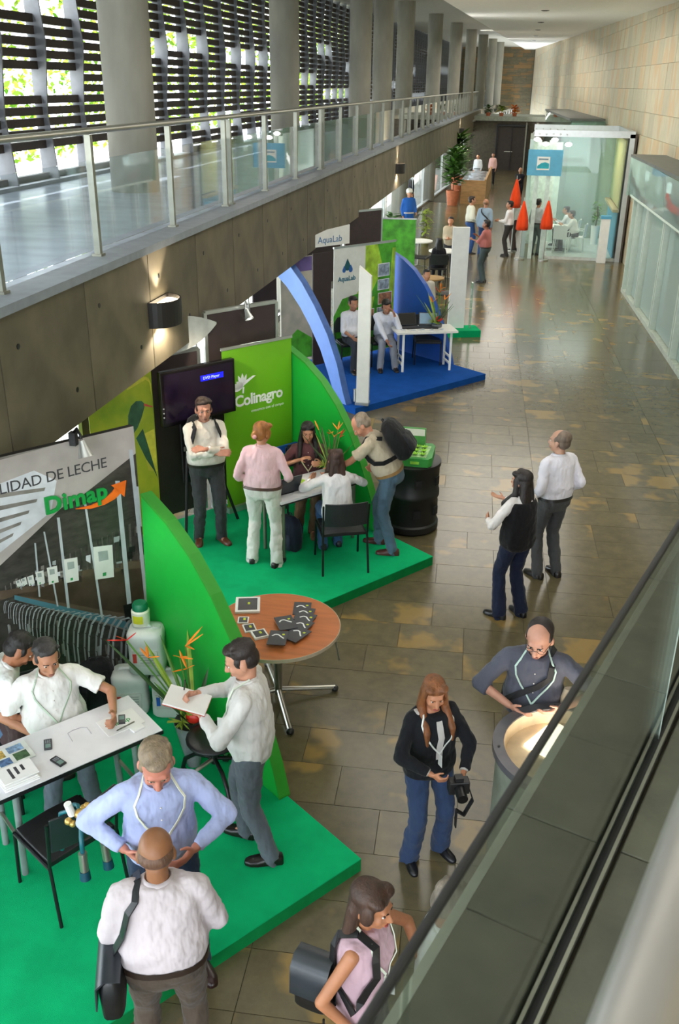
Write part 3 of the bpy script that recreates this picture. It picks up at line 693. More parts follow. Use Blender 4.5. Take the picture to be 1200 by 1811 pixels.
c0 = (0.09+1.08)/2
MX = frame_M(BN*0.006, -U, Z, BN)
put('Colinagro', 0.93-c0, 1.30, 0.185, TXW, 'lettering', b2, 0.001, 0.005, spacing=0.95, rot=0.0)
put('crecemos con el campo', 0.70-c0, 1.195, 0.05, TXW, 'lettering', b2, 0.001, 0, 0.2)
lf_ = MB()
def leaf2(cx_, cy_, ang, l, w):
    ca, sa = math.cos(ang), math.sin(ang); pts = []
    for i in range(7): t_ = i/6; pts.append((l*t_, w*math.sin(math.pi*t_)**0.8))
    for i in range(5, 0, -1): t_ = i/6; pts.append((l*t_, -w*math.sin(math.pi*t_)**0.8))
    lf_.prism([(cx_-(x*ca-y*sa), cy_+x*sa+y*ca) for x, y in pts], (0, 0, 0), U, Z, BN, 0.005, 0.007)
for an, l, w in ((1.57, 0.17, 0.022), (1.2, 0.16, 0.02), (1.95, 0.16, 0.022), (2.9, 0.17, 0.035), (3.25, 0.15, 0.03), (2.4, 0.12, 0.03)): leaf2(0.81-c0, 1.52, an, l, w)
lf_.tube([U*(0.81-c0)+Z*1.45+BN*0.006, U*(0.80-c0)+Z*1.52+BN*0.006], 0.012, 6)
lf_.prism([(0.80-c0, 1.58), (0.66-c0, 1.635), (0.62-c0, 1.63), (0.78-c0, 1.545)], (0, 0, 0), U, Z, BN, 0.005, 0.007)
lf_.build('leaf_logo', TXW, b2)
# banner shaped hem: blue board foot behind the table
t = thing('blue_counter_panel', 'low blue panel strip under the lime green banner', 'panel', OC+U*0.35+BN*0.1)
MB().prism([(-0.24, 0.02), (0.5, 0.02), (0.5, 0.62), (-0.24, 0.62)], (0, 0, 0), U, Z, BN, 0, 0.03).build('panel', GW, t)
MB().prism([(-0.24, 0.62), (0.5, 0.62), (0.5, 0.72), (-0.24, 0.72)], (0, 0, 0), U, Z, BN, 0, 0.032).build('blue_stripe', BW, t)
# television on its black stand
tv = thing('television', 'wide black television on a black floor stand beside the lime banner', 'television', OC+U*1.47+BN*0.05)
MB().prism([(-0.48, 1.30), (0.48, 1.30), (0.48, 1.92), (-0.48, 1.92)], (0, 0, 0), U, Z, BN, 0.0, 0.07).build('housing', mat('tv_black', '#0d0b0f', 0.25, var=0.05), tv, bevel=0.01)
MB().prism([(-0.445, 1.345), (0.445, 1.345), (0.445, 1.885), (-0.445, 1.885)], (0, 0, 0), U, Z, BN, 0.07, 0.074).build('screen', mat('tv_screen', '#181020', 0.15, var=0.2, emit=0.12, emitcol='#201830'), tv)
MB().prism([(-0.32, 1.735), (-0.02, 1.735), (-0.02, 1.80), (-0.32, 1.80)], (0, 0, 0), U, Z, BN, 0.0745, 0.0755).build('menu_bar', mat('tv_blue', '#1a1fe0', 0.4, emit=1.2, emitcol='#1414e8'), tv)
MX = frame_M(BN*0.0765, -U, Z, BN); put('DVD Player', -0.05, 1.752, 0.045, mat('tv_text', '#b8c8ff', 0.4, emit=1.0, emitcol='#a8b8ff'), 'menu_text', tv)
for s in (-1, 1):
    MB().tube([U*(0.12*s)+Z*1.5-BN*0.02, U*(0.16*s)+Z*0.9+BN*0.0, U*(0.36*s)+Z*0.02+BN*0.2], 0.018, 8).build('stand_leg', BLKM, tv)
MB().prism([(-0.2, 0.55), (0.2, 0.55), (0.2, 1.32), (-0.2, 1.32)], (0, 0, 0), U, Z, BN, -0.06, -0.03).build('back_panel', BLACK, tv)
MB().bar(U*-0.17+Z*0.7+BN*0.03, U*0.17+Z*0.7+BN*0.03, 0.3, 0.02).build('shelf', BLACK, tv)
bt = MB()
for k in range(3): bt.box(U*0.465+Z*(1.42+0.05*k)+BN*0.075, (0.012, 0.012, 0.012))
bt.build('button', STEEL, tv)
# hummingbird banner
HB = mat('banner_yellow', '#b7bb33', 0.5, var=0.2, scale=2.2, col2='#7c9a26')
b3 = rollup('yellow green banner with a hummingbird in flight, left of the television', OC, 1.99, 2.75, 2.02, HB, 'hummingbird_banner'); hc = 2.37
a_, b_ = on_plane(262, 715, OC, U, Z); hm = MB()
def hp(pxs, mi):
    hm.mi = mi; vs = []
    for px, py in pxs:
        a, b = on_plane(px, py, OC, U, Z); a = min(max(a, 2.0), 2.74); b = min(max(b, 0.08), 2.0); vs.append(U*(a-hc)+Z*b+BN*(0.005+0.0006*mi))
    hm.add(vs, [tuple(range(len(vs)))])
hp([(226, 758), (226, 735), (231, 718), (240, 709), (250, 709), (256, 715), (254, 723), (250, 738), (243, 756), (235, 768)], 1)
hp([(240, 775), (252, 758), (262, 790), (284, 845), (272, 832), (258, 812)], 1)
hp([(254, 713), (279, 716), (279, 718), (254, 718)], 2)
hp([(225, 690), (262, 668), (280, 700), (286, 760), (285, 720), (275, 676), (240, 660), (215, 670)], 0)
hp([(248, 770), (285, 755), (290, 830), (262, 832)], 0)
hm.build('printed_bird', [mat('print_lime', '#d0c94a', 0.5, var=0.2), mat('print_bird', '#2f5a44', 0.5, var=0.3), mat('print_beak', '#c4564a', 0.5)], b3)

# panels and posts of the stands behind
def panel(label, a, h0, h1, w, O, m, off=0.0, frame=True, name='display_board', cat='display board', X=U):
    t = thing(name, label, cat, O); t.rotation_euler = (0, 0, 0); N_ = BN if X is U else U
    MB().prism([(a, h0), (a+w, h0), (a+w, h1), (a, h1)], (0, 0, 0), X, Z, N_, off-0.02, off+0.01).build('board', m, t)
    if frame:
        for aa in (a, a+w): MB().prism([(aa-0.02, 0), (aa+0.02, 0), (aa+0.02, h1+0.02), (aa-0.02, h1+0.02)], (0, 0, 0), X, Z, N_, off-0.025, off+0.02).build('upright', ALU, t)
        MB().prism([(a, h1), (a+w, h1), (a+w, h1+0.04), (a, h1+0.04)], (0, 0, 0), X, Z, N_, off-0.025, off+0.02).build('top_rail', ALU, t)
    return t
BG = OC - BN*0.25
panel('dark brown display panel in an aluminium frame behind the lime banner', 0.12, 0.05, 2.36, 1.0, BG, BROWN)
panel('dark brown display panel behind the television, left of the lime banner', 1.2, 0.05, 1.96, 1.0, BG, BROWN, off=-0.05)
panel('dark purple grey display board left of the hummingbird banner', 2.45, 0.05, 2.15, 0.27, BG, BROWN, off=-0.05)
hs = thing('header_sign', 'white curved header sign with a small logo over the television', 'sign', BG+U*1.52+Z*1.96+BN*0.04)
n = 14; rg = []
for i in range(n+1):
    a = -0.52+1.0*i/n; top = 0.44-0.12*((a)/0.5)**2; bot = 0.16+0.5*(a/0.9)**2*0.4
    bot = 0.05+0.22*(abs(a)/0.5)**2*(1 if a < 0 else 0.3)
    rg.append([U*a+Z*bot, U*a+Z*top, U*a+Z*top+BN*0.015, U*a+Z*bot+BN*0.015])
MB().loft(rg).build('board', mat('header_white', '#b9bdb8', 0.5), hs)
MX = frame_M(BN*0.017, -U, Z, BN); put('Colinagro', 0.2, 0.14, 0.085, mat('logo_grey', '#6d8a9a', 0.5), 'lettering', hs)
put('~', 0.14, 0.2, 0.13, mat('logo_lime', '#8fae3a', 0.5), 'leaf_logo', hs)
clamp_lamp(BG+U*0.55+Z*2.36+BN*0.03, 'small silver spotlight above the dark panel behind the lime banner', (BN*0.6-Z), ALU, 14)

# ---- stand 3
OA = CA+V*2.3+Z*0.108
b4 = thing('product_banner', 'tall white and green banner with water drop logo on the blue stand', 'banner', OA+U*0.9)
MB().prism([(-0.76, 0.05), (0.76, 0.05), (0.76, 2.08), (-0.76, 2.08)], (0, 0, 0), U, Z, BN, 0, 0.01).build('printed_sheet', mat('banner_white', '#dfe2dc', 0.5, var=0.04), b4)
MB().prism([(-0.77, 2.06), (0.77, 2.06), (0.77, 2.09), (-0.77, 2.09)], (0, 0, 0), U, Z, BN, -0.01, 0.02).build('top_bar', ALU, b4)
am = MB(); AM = [mat('print_leafgreen', '#4ea52e', 0.5, var=0.35, scale=5), mat('print_lightgreen', '#a7cf3e', 0.5, var=0.3, scale=5), mat('print_blue', '#2f62a8', 0.5), mat('print_tealdrop', '#1b5a63', 0.5), mat('print_photo', '#9aa9b8', 0.5, var=0.4, scale=14), mat('print_photo_warm', '#b07e5c', 0.5, var=0.4, scale=14), TXW]
def ap(pts, mi, l=1): am.mi = mi; am.add([U*a+Z*b+BN*(0.0105+0.0012*l) for a, b in pts], [tuple(range(len(pts)))])
ap([(0.0, 2.05), (-0.76, 2.05), (-0.76, 0.06), (0.76, 0.06), (0.76, 0.85), (0.55, 1.15), (0.2, 1.2), (0.0, 1.45)], 0)
ap([(0.0, 2.05), (-0.3, 2.05), (-0.45, 1.6), (-0.15, 1.15), (0.2, 1.2), (0.0, 1.45)], 1, 2)
ap([(0.1, 1.1), (-0.25, 1.1), (-0.15, 0.7), (0.15, 0.75)], 1, 3)
ap([(-0.68, 1.95), (-0.76, 1.95), (-0.76, 0.3), (-0.6, 0.8)], 1, 2)
for (x0, z0, w, h, mi) in ((-0.32, 1.45, 0.3, 0.24, 4), (-0.32, 1.2, 0.3, 0.2, 4), (-0.34, 0.93, 0.36, 0.22, 5), (-0.32, 0.68, 0.3, 0.2, 4), (0.0, 0.68, 0.25, 0.2, 5)):
    ap([(x0, z0), (x0, z0+h), (x0-w, z0+h), (x0-w, z0)], 6, 4); ap([(x0-.012, z0+.012), (x0-.012, z0+h-.012), (x0-w+.012, z0+h-.012), (x0-w+.012, z0+.012)], mi, 5)
# drop logo: two drops
def drop(cx_, cz_, s, mi):
    ap([(cx_, cz_+s*1.3)]+[(cx_+s*0.62*math.sin(t_), cz_-s*0.2-s*0.62*math.cos(t_)*-1*-1) for t_ in [math.radians(60+24*i) for i in range(11)]][::-1] if False else [(cx_, cz_+s*1.2)]+[(cx_+s*0.6*math.cos(t_), cz_+s*0.6*math.sin(t_)) for t_ in [math.radians(35-25*i) for i in range(11)]], mi, 4)
drop(0.44, 1.72, 0.12, 3); drop(0.36, 1.66, 0.08, 2); drop(0.52, 1.66, 0.07, 2)
am.build('printed_pictures', AM, b4)
MX = frame_M(BN*0.014, -U, Z, BN); put('AquaLab', 0.66, 1.47, 0.12, mat('logo_teal', '#2a6f86', 0.5), 'lettering', b4, bold=0.003)
panel('dark brown panel left of the white and green drop banner', 1.72, 0.02, 2.02, 0.42, OA, BROWN, frame=False)
pp = panel('pale printed panel with a purple band at the back of the blue stand', 2.16, 0.2, 2.0, 0.7, OA, mat('print_cream', '#c3bcae', 0.5, var=0.15, scale=4, col2='#a8a698'), frame=False, name='printed_panel')
MB().prism([(2.17, 1.75), (2.85, 1.75), (2.85, 1.99), (2.17, 1.99)], (0, 0, 0), U, Z, BN, 0.011, 0.014).build('purple_band', mat('print_purple', '#6a5a90', 0.5), pp)
MB().prism([(2.17, 0.21), (2.85, 0.21), (2.85, 0.5), (2.5, 0.75), (2.17, 0.55)], (0, 0, 0), U, Z, BN, 0.011, 0.014).build('green_print', mat('print_leafgreen', '#4ea52e'), pp)
panel('dark brown panel behind the light blue arch', 2.95, 0.02, 2.0, 0.5, OA, BROWN, frame=False)
hq = thing('header_sign', 'white curved header sign with blue lettering beyond the blue stand', 'sign', OA+U*1.9+Z*2.12)
MB().prism([(-0.62, 0.0), (0.35, 0.0), (0.36, 0.12), (0.2, 0.2), (-0.1, 0.28), (-0.62, 0.33)][::-1], (0, 0, 0), U, Z, BN, -0.03, -0.01).build('board', WHITEP, hq)
MX = frame_M(BN*-0.006, -U, Z, BN); put('AquaLab', 0.12, 0.06, 0.16, mat('logo_blue2', '#2c6fa0', 0.5), 'lettering', hq)
# white slanted post at the front corner
wp = thing('white_post', 'tall white slanted post standing at the corner of the blue carpet', 'post', (-2.30, 14.42, 0.108))
rg = []
for z, w, dx in ((0.0, 0.10, 0.0), (0.06, 0.075, 0), (2.28, 0.075, 0.0)):
    rg.append([(-w, -w, z), (w, -w, z), (w, w, z), (-w, w, z)])
rg = [[(-0.11, -0.09, 0), (0.11, -0.09, 0), (0.11, 0.09, 0), (-0.11, 0.09, 0)], [(-0.11, -0.09, 0.04), (0.11, -0.09, 0.04), (0.11, 0.09, 0.04), (-0.11, 0.09, 0.04)]]
MB().loft(rg).build('foot_plate', ALU, wp)
MB().loft([[(-0.10, -0.05, 0.04), (0.10, -0.05, 0.04), (0.10, 0.05, 0.04), (-0.10, 0.05, 0.04)], [(-0.09, -0.05, 2.2), (0.10, -0.05, 2.05), (0.10, 0.05, 2.05), (-0.09, 0.05, 2.2)]]).build('shaft', WHITEP, wp)
MB().cyl((-0.12, 0, 0.04), (-0.12, 0, 0.24), 0.035, n=14).build('can', ALU, wp, smooth=40)
wq = thing('white_post', 'tall white flat post with green foot at the far side of the blue stand', 'post', (-1.22, 19.96, 0))
MB().box((0, 0, 1.1), (0.34, 0.12, 2.2), 0.2).build('shaft', WHITEP, wq); MB().box((0.12, -0.05, 0.07), (0.75, 0.5, 0.14), 0.3).build('green_foot', GC, wq)
MB().box((0.3, 0, 0.55), (0.03, 0.1, 1.1), 0.3).build('glass_fin', GLASSG, wq)

# ================================================================== FURNITURE
def black_chair(label, loc, face, arms=False, first={}):
    """visitor chair; face = direction (degrees from +Y, clockwise) the sitter looks"""
    rz = -math.radians(face)
    if 'c' in first:
        c = copy_tree(first['c']); c.location = loc; c.rotation_euler.z = rz; c['label'] = label; return c
    t = thing('black_chair', label, 'chair', loc, rz, 'black visitor chairs'); first['c'] = t
    seat = MB()
    rg = []
    for yy, z in ((-0.21, 0.455), (-0.1, 0.445), (0.1, 0.445), (0.2, 0.455), (0.225, 0.43)):
        rg.append([(-0.225, yy, z-0.035), (0.225, yy, z-0.035), (0.22, yy, z), (0, yy, z+0.012), (-0.22, yy, z)])
    seat.loft(rg).build('seat', BLACK, t, bevel=0.006)
    bk = MB(); rg = []
    for i in range(9):
        x = -0.225+0.45*i/8; c = 0.035*(1-(x/0.225)**2)
        rg.append([(x, -0.235-c, 0.56), (x, -0.25-c, 0.56), (x, -0.285-c, 0.83), (x, -0.27-c, 0.83)])
    bk.loft(rg).build('backrest', mat('chair_back', '#22272a', 0.4), t, bevel=0.006)
    for s in (-1, 1):
        MB().tube([(s*0.235, -0.22, 0.42), (s*0.24, -0.27, 0.8)], 0.011, 8).build('back_post', BLKM, t)
        MB().tube([(s*0.235, 0.2, 0.43), (s*0.24, 0.23, 0)], 0.012, 8).build('leg', BLKM, t)
        MB().tube([(s*0.235, -0.22, 0.43), (s*0.245, -0.28, 0)], 0.012, 8).build('leg', BLKM, t)
        MB().tube([(s*0.235, -0.22, 0.42), (s*0.235, 0.2, 0.42)], 0.012, 8).build('side_rail', BLKM, t)
    MB().tube([(-0.235, 0.19, 0.42), (0.235, 0.19, 0.42)], 0.01, 8).build('front_rail', BLKM, t)
    return t
black_chair('black chair with a claw of teal milking cups lying on it', (-2.50, 4.16, 0.108), -57)
black_chair('black chair under the woman with long brown hair and white blouse', (-1.62, 8.90, 0.108), -22)
black_chair('black chair under the man in a white shirt behind the near table', (-3.02, 4.98, 0.108), 148)
black_chair('black chair under the dark haired woman behind the middle table', (-2.22, 9.95, 0.108), 165)
black_chair('black chair under the left man on the blue stand', (-2.90, 16.66, 0.108), 152)
black_chair('black chair under the right man on the blue stand', (-2.34, 16.90, 0.108), 162)
black_chair('empty black chair behind the laptop table on the blue stand', (-1.55, 17.2, 0.108), 170)

# near white table (hand measured corners)
TT = [Vector(p) for p in ((-3.154, 4.62, 0), (-2.475, 5.206, 0), (-2.114, 4.859, 0), (-2.795, 4.065, 0))]
dU = Vector((-0.65, -0.76, 0)).normalized(); dV = Vector((-0.76, 0.65, 0)).normalized()
O_T = Vector((-2.10, 4.88, 0.108))
nt_ = thing('white_table', 'long white folding table with black edge at the near green stand', 'table', O_T)
LT, WT = 1.16, 0.50; zt = 0.74-0.02
MB().prism([(0, 0), (LT, 0), (LT, WT), (0, WT)], (0, 0, 0), dU, dV, Z, zt-0.002, zt+0.004).build('tabletop', WHITE, nt_)
MB().prism([(-.004, -.004), (LT+.004, -.004), (LT+.004, WT+.004), (-.004, WT+.004)], (0, 0, 0), dU, dV, Z, zt-0.03, zt-0.002).build('edge', BLACK, nt_)
for a in (0.16, LT-0.14):
    for b in (0.08, WT-0.08):
        MB().cyl(dU*a+dV*b+Z*0, dU*(a+(0.02 if a < .5 else -0.02))+dV*b+Z*(zt-0.03), 0.022, n=12).build('leg', mat('leg_grey', '#8b9494', 0.4, 0.4), nt_, smooth=40)
    MB().bar(dU*a+dV*0.08+Z*0.28, dU*a+dV*(WT-0.08)+Z*0.28, 0.02).build('crossbar', STEELD, nt_)
zt_w = 0.108+zt+0.004
def on_table(px, py, z=zt_w): return at(px, py, z)

# middle table
O_M = Vector((-1.50, 9.55, 0.108)); mU = Vector((-0.66, -0.75, 0)).normalized(); mV = Vector((-0.75, 0.66, 0)).normalized()
mt = thing('white_table', 'white table with laptop and papers between the women of the middle stand', 'table', O_M)
MB().prism([(0, 0), (1.1, 0), (1.1, 0.5), (0, 0.5)], (0, 0, 0), mU, mV, Z, 0.70, 0.73).build('tabletop', WHITE, mt)
MB().prism([(-.004, -.004), (1.104, -.004), (1.104, .504), (-.004, .504)], (0, 0, 0), mU, mV, Z, 0.685, 0.70).build('edge', BLACK, mt)
for a in (0.07, 1.03):
    for b in (0.07, 0.43): MB().cyl(mU*a+mV*b, mU*a+mV*b+Z*0.69, 0.02, n=12).build('leg', STEELD, mt, smooth=40)
# laptop table on the blue stand
O_A = Vector((-0.96, 16.70, 0.108))
aU = Vector((-0.93, -0.36, 0)).normalized(); aV = Vector((-0.36, 0.93, 0)).normalized()
at_ = thing('white_table', 'white table with two dark laptops on the blue carpet', 'table', O_A)
MB().prism([(0, 0), (1.12, 0), (1.12, 0.55), (0, 0.55)], (0, 0, 0), aU, aV, Z, 0.70, 0.735).build('tabletop', WHITEP, at_)
for a in (0.1, 0.98):
    for b in (0.08, 0.47): MB().bar(aU*a+aV*b, aU*a+aV*b+Z*0.7, 0.04).build('leg', WHITEP, at_)
    for z in (0.12, 0.24): MB().bar(aU*a+aV*0.08+Z*z, aU*a+aV*0.47+Z*z, 0.03).build('crossbar', WHITEP, at_)

# round table
rt = thing('round_table', 'round orange wood table covered in dark brochures', 'table', (-1.71, 6.50, 0))
WOODT = mat('orange_wood', '#b96c3c', 0.35, var=0.1, scale=3, stretch=(1, 8, 1), bump=0.03)
MB().cyl((0, 0, 0.715), (0, 0, 0.74), 0.525, n=64).build('tabletop', WOODT, rt, smooth=40)
MB().lathe([(0.526, 0.71), (0.528, 0.742), (0.522, 0.742)], n=64).build('edge', mat('edge_beige', '#b8ab94', 0.5), rt, smooth=40)
MB().cyl((0, 0, 0.06), (0, 0, 0.71), 0.035, n=20).build('column', STEELD, rt, smooth=40)
for k in range(4):
    a = math.radians(25+90*k); e_ = Vector((math.cos(a), math.sin(a), 0))
    l_ = MB().tube([e_*0.03+Z*0.1, e_*0.25+Z*0.07, e_*0.5+Z*0.04], 0.022, 10).build('leg', STEEL, rt, smooth=60); MB().ell(e_*0.5+Z*0.03, (0.035, 0.035, 0.03)).build('caster', BLACK, l_, smooth=True)
for k in range(3):
    a = math.radians(-5+120*k); e_ = Vector((math.cos(a), math.sin(a), 0)); MB().tube([e_*0.5+Z*0.70, e_*0.54+Z*0.5], 0.008, 6).build('hook', STEELD, rt)
# swivel stool of the near stand: grey shell, chrome feet on casters
st = thing('swivel_chair', 'grey shell swivel chair with chrome casters behind the note-taking man', 'chair', (-1.86, 5.21, 0.108))
for k in range(5):
    a = math.radians(20+72*k); e_ = Vector((math.cos(a), math.sin(a), 0)); l_ = MB().tube([e_*0.02+Z*0.26, e_*0.16+Z*0.24, e_*0.26+Z*0.16, e_*0.29+Z*0.06], 0.016, 10).build('leg', STEEL if k % 2 else BLKM, st, smooth=60)
    MB().cyl(e_*0.29+Z*0.028-Vector((e_.y, -e_.x, 0))*0.02, e_*0.29+Z*0.028+Vector((e_.y, -e_.x, 0))*0.02, 0.028, n=14).build('caster', BLACK, l_)
MB().cyl((0, 0, 0.22), (0, 0, 0.42), 0.025, n=14).build('gas_column', BLKM, st)
MB().ell((0, 0, 0.44), (0.2, 0.2, 0.035), nu=20).build('seat', BLACK, st, smooth=True)

# ---- things on the near table
def flat_item(name, label, cat, c, w, d, h, rz, mats, extra=None, group=None):
    t = thing(name, label, cat, c, rz, group)
    MB().box((0, 0, h/2), (w, d, h)).build('body', mats, t, bevel=min(0.004, h*0.3))
    if extra: extra(t)
    return t
PHB = mat('phone_dark', '#26282b', 0.3); SCR = mat('phone_screen', '#6f8a84', 0.2)
def phone_extra(t):
    MB().box((0, 0.022, 0.0135), (0.034, 0.04, 0.001)).build('display', SCR, t)
    for k in range(3):
        for j in range(3): MB().box((-0.013+0.013*k, -0.01-0.012*j, 0.0138), (0.009, 0.007, 0.0015)).build('key', mat('key_grey', '#8a9096', 0.4), t)
taz = math.atan2(dU.y, dU.x)
flat_item('mobile_phone', 'dark phone lying nearer the seated man on the white table', 'phone', on_table(85, 1318), 0.052, 0.105, 0.013, taz-math.pi/2+0.5+1.9-1.2, PHB, phone_extra)
flat_item('mobile_phone', 'black keypad phone near the front edge of the white table', 'phone', on_table(103, 1348), 0.052, 0.11, 0.013, taz+0.25, PHB, phone_extra)
PAPER = mat('paper', '#e9e8e6', 0.6, var=0.02); RED = mat('print_red', '#b8382c', 0.5)
def brochure_extra(t):
    MX_ = frame_M(Vector((0, 0, 0.0062)), Vector((1, 0, 0)), Vector((0, 1, 0)), Z)
    text('lettering', 'Dimap', 0.06, MX_ @ Matrix.Translation((-0.09, -0.02, 0)), TXG, t, 0.0003, 0.001)
flat_item('brochure', 'white brochure with green lettering at the right end of the table', 'brochure', on_table(213, 1278), 0.27, 0.2, 0.006, taz+math.pi, PAPER, brochure_extra)
t = thing('ballpoint_pen', 'grey pen lying across the white brochure', 'pen', on_table(222, 1284, zt_w+0.011), taz+0.12)
MB().cyl((-0.07, 0, 0), (0.06, 0, 0), 0.0045, n=8).build('barrel', STEELD, t); MB().cyl((0.06, 0, 0), (0.074, 0, 0), 0.004, 0.001, n=8).build('tip', BLACK, t)
flat_item('card_stack', 'small stack of white cards beside the pen on the table', 'cards', on_table(243, 1289), 0.09, 0.055, 0.016, taz+0.1, PAPER)
def mag_extra(t):
    for x, y, w, h, m in ((-0.05, 0.05, 0.07, 0.08, '#4f6f9a'), (0.04, 0.06, 0.08, 0.07, '#b89a4c'), (-0.04, -0.06, 0.08, 0.09, '#3f5e3a'), (0.05, -0.05, 0.07, 0.1, '#86a6c8')):
        MB().box((x, y, 0.0092), (w, h, 0.0006)).build('photo', mat('mag'+m[1:], m, 0.4, var=0.5, scale=40), t)
flat_item('magazine', 'colourful magazine lying open-faced at the left end of the table', 'magazine', on_table(18, 1338), 0.2, 0.27, 0.009, taz-math.pi/2, mat('mag_white', '#d9dcd6', 0.4), mag_extra)
for k in range(7):
    p = on_table(32, 1378, zt_w); q = 0.3*noise.noise(Vector((k*2.3, 0, 0)))
    t = thing('leaflet', ('lowest', 'second lowest', 'third lowest', 'middle', 'third highest', 'second highest', 'topmost')[k]+' white leaflet in the pile at the near left of the table', 'leaflet', (p.x+0.003*k*math.sin(k), p.y+0.002*k*math.cos(k), zt_w+0.0075*k), taz-math.pi/2+q, 'pile of white leaflets on the table')
    if k == 6: t['label'] = 'topmost white leaflet with dark print on the pile at the table end'
    MB().box((0, 0, 0.0035), (0.16, 0.22, 0.007)).build('sheet_block', PAPER, t)
    if k == 6:
        for j, w in enumerate((0.11, 0.08, 0.06)): MB().box((0.01*j, 0.04-0.04*j, 0.0073), (w, 0.018, 0.0006)).build('printed_line', TXD, t)
t = thing('wire_frame', 'thin wire loop lying on the white table between the phones', 'wire', on_table(140, 1298), taz)
MB().tube([(0.07, 0.05, 0.003), (0.06, -0.05, 0.003), (0.02, -0.06, 0.003), (-0.04, -0.055, 0.003), (-0.07, -0.03, 0.003), (-0.065, 0.05, 0.003)], 0.0025, 6).build('wire', mat('wire_pale', '#b8b4bc', 0.4), t, smooth=True)

# ---- brochures on the round table
DARKB = mat('brochure_dark', '#45444a', 0.4, var=0.08); YG = mat('print_yellowgreen', '#c6d23a', 0.5)
def dark_brochure(px, py, rz, k, label, lift):
    p = at(px, py, 0.74); t = thing('dark_brochure', label, 'brochure', (p.x, p.y, 0.7405+lift), rz, 'dark brochures fanned on the round table')
    MB().box((0, 0, 0.003), (0.15, 0.21, 0.006)).build('cover', DARKB, t)
    a = MB(); pts = [Vector((-0.05+0.025*i, 0.02+0.03*math.sin(i*1.1), 0.0063)) for i in range(5)]
    for p0, p1 in zip(pts, pts[1:]): a.bar(p0, p1, 0.0008 if abs((p1-p0).z) > 1 else 0.012, 0.0008)
    a.build('swirl', TXW, t); MB().box((0.04, 0.05, 0.0063), (0.02, 0.02, 0.0008)).build('dot', YG, t)
for k, (px, py, a, lb) in enumerate(((534, 1077, 0.15, 'dark brochure farthest from the camera in the fan on the round table'), (538, 1088, 0.0, 'dark brochure second from the far end of the fan'), (538, 1099, -0.15, 'dark brochure in the middle of the fan on the round table'), (531, 1112, -0.3, 'dark brochure just below the middle of the fan'), (524, 1127, -0.45, 'dark brochure at the near end of the fan'), (505, 1108, 0.5, 'dark brochure tucked left of the fan on the round table'), (491, 1136, 0.1, 'dark brochure lying alone at the near left of the fan'))):
    dark_brochure(px, py, a, k, lb, 0.0065*k)
def wb(px, py, w, d, h, rz, label):
    p = at(px, py, 0.74); t = thing('white_booklet', label, 'booklet', (p.x, p.y, 0.741), rz)
    MB().box((0, 0, h/2), (w, d, h)).build('pages', PAPER, t); MB().box((0, 0, h+0.0008), (w*0.78, d*0.78, 0.0016)).build('cover_print', DARKB, t); MB().box((0.01, 0.01, h+0.002), (0.02, 0.035, 0.001)).build('dot', YG, t)
wb(438, 1072, 0.21, 0.25, 0.02, 0.25, 'white bordered booklet stack at the far left of the round table')
wb(441, 1112, 0.1, 0.12, 0.012, 0.5, 'small white booklet in the middle left of the round table')
wb(430, 1098, 0.09, 0.1, 0.01, 0.2, 'tiny white booklet beside the green partition on the round table')
wb(459, 1124, 0.12, 0.12, 0.02, 0.6, 'small white booklet pair near the man with the note pad')

# ---- jerry cans, pot
PLW = mat('can_white', '#c9d0cb', 0.4, var=0.04, bump=0.02)
def jerry(label, loc, rz, badge, h=0.40):
    t = thing('jerry_can', label, 'canister', loc, rz, 'white plastic canisters')
    w, d = 0.29, 0.24
    def ring(sx, sy, z, e=4):
        return [(sx/2*math.copysign(abs(math.cos(a))**(2/e), math.cos(a)), sy/2*math.copysign(abs(math.sin(a))**(2/e), math.sin(a)), z) for a in [2*math.pi*i/28 for i in range(28)]]
    MB().loft([ring(w*.9, d*.9, 0), ring(w, d, 0.02), ring(w, d, 0.11), ring(w*.97, d*.97, 0.125), ring(w*.97, d*.97, h*0.66), ring(w, d, h*0.7), ring(w, d, h*0.86), ring(w*.9, d*.86, h*0.94), ring(w*.6, d*.55, h*0.97)]).build('body', PLW, t, smooth=50)
    MB().tube([(-0.09, 0, h*0.93), (-0.07, 0, h), (0.03, 0, h), (0.05, 0, h*0.93)], 0.016, 10).build('handle', PLW, t, smooth=True)
    MB().cyl((0.09, 0, h*0.92), (0.09, 0, h*1.0), 0.03, n=18).build('cap', mat('cap_white', '#c6cbc6', 0.4), t, smooth=40)
    lab = MB().box((0, -d*0.49, h*0.4), (w*0.68, 0.012, h*0.34)).build('label_sticker', mat('sticker', '#bfc4bd', 0.5), t)
    MB().box((-w*0.27, -d*0.49-0.008, h*0.42), (0.03, 0.006, h*0.2)).build('label_stripe', badge, lab)
    for j in range(4): MB().box((0.02, -d*0.49-0.007, h*(0.5-0.06*j)), (w*0.4, 0.004, 0.006)).build('label_line', mat('label_grey', '#8a908e', 0.5), lab)
    return t
jz = math.radians(12)
jerry('white canister at the lower right of the stack, blue mark on its label', (-2.50, 6.03, 0.108), jz, BW)
jerry('white canister at the lower left of the stack beside the backpack', (-2.82, 5.98, 0.108), jz+0.05, RED)
jerry('white canister with red mark resting on top of the two others', (-2.66, 6.01, 0.512), jz, RED)
t = thing('chemical_tub', 'small white tub with dark green cap and yellow label on the top canister', 'tub', (-2.70, 6.03, 0.915))
MB().lathe([(0.0, 0), (0.07, 0), (0.073, 0.12), (0.06, 0.135), (0.06, 0.15)], n=24).build('body', mat('tub_white', '#d8dcc8', 0.4), t, smooth=40)
MB().lathe([(0.0, 0.19), (0.052, 0.19), (0.062, 0.17), (0.062, 0.13)], n=24).build('cap', mat('cap_green', '#0c6a48', 0.4), t, smooth=40)
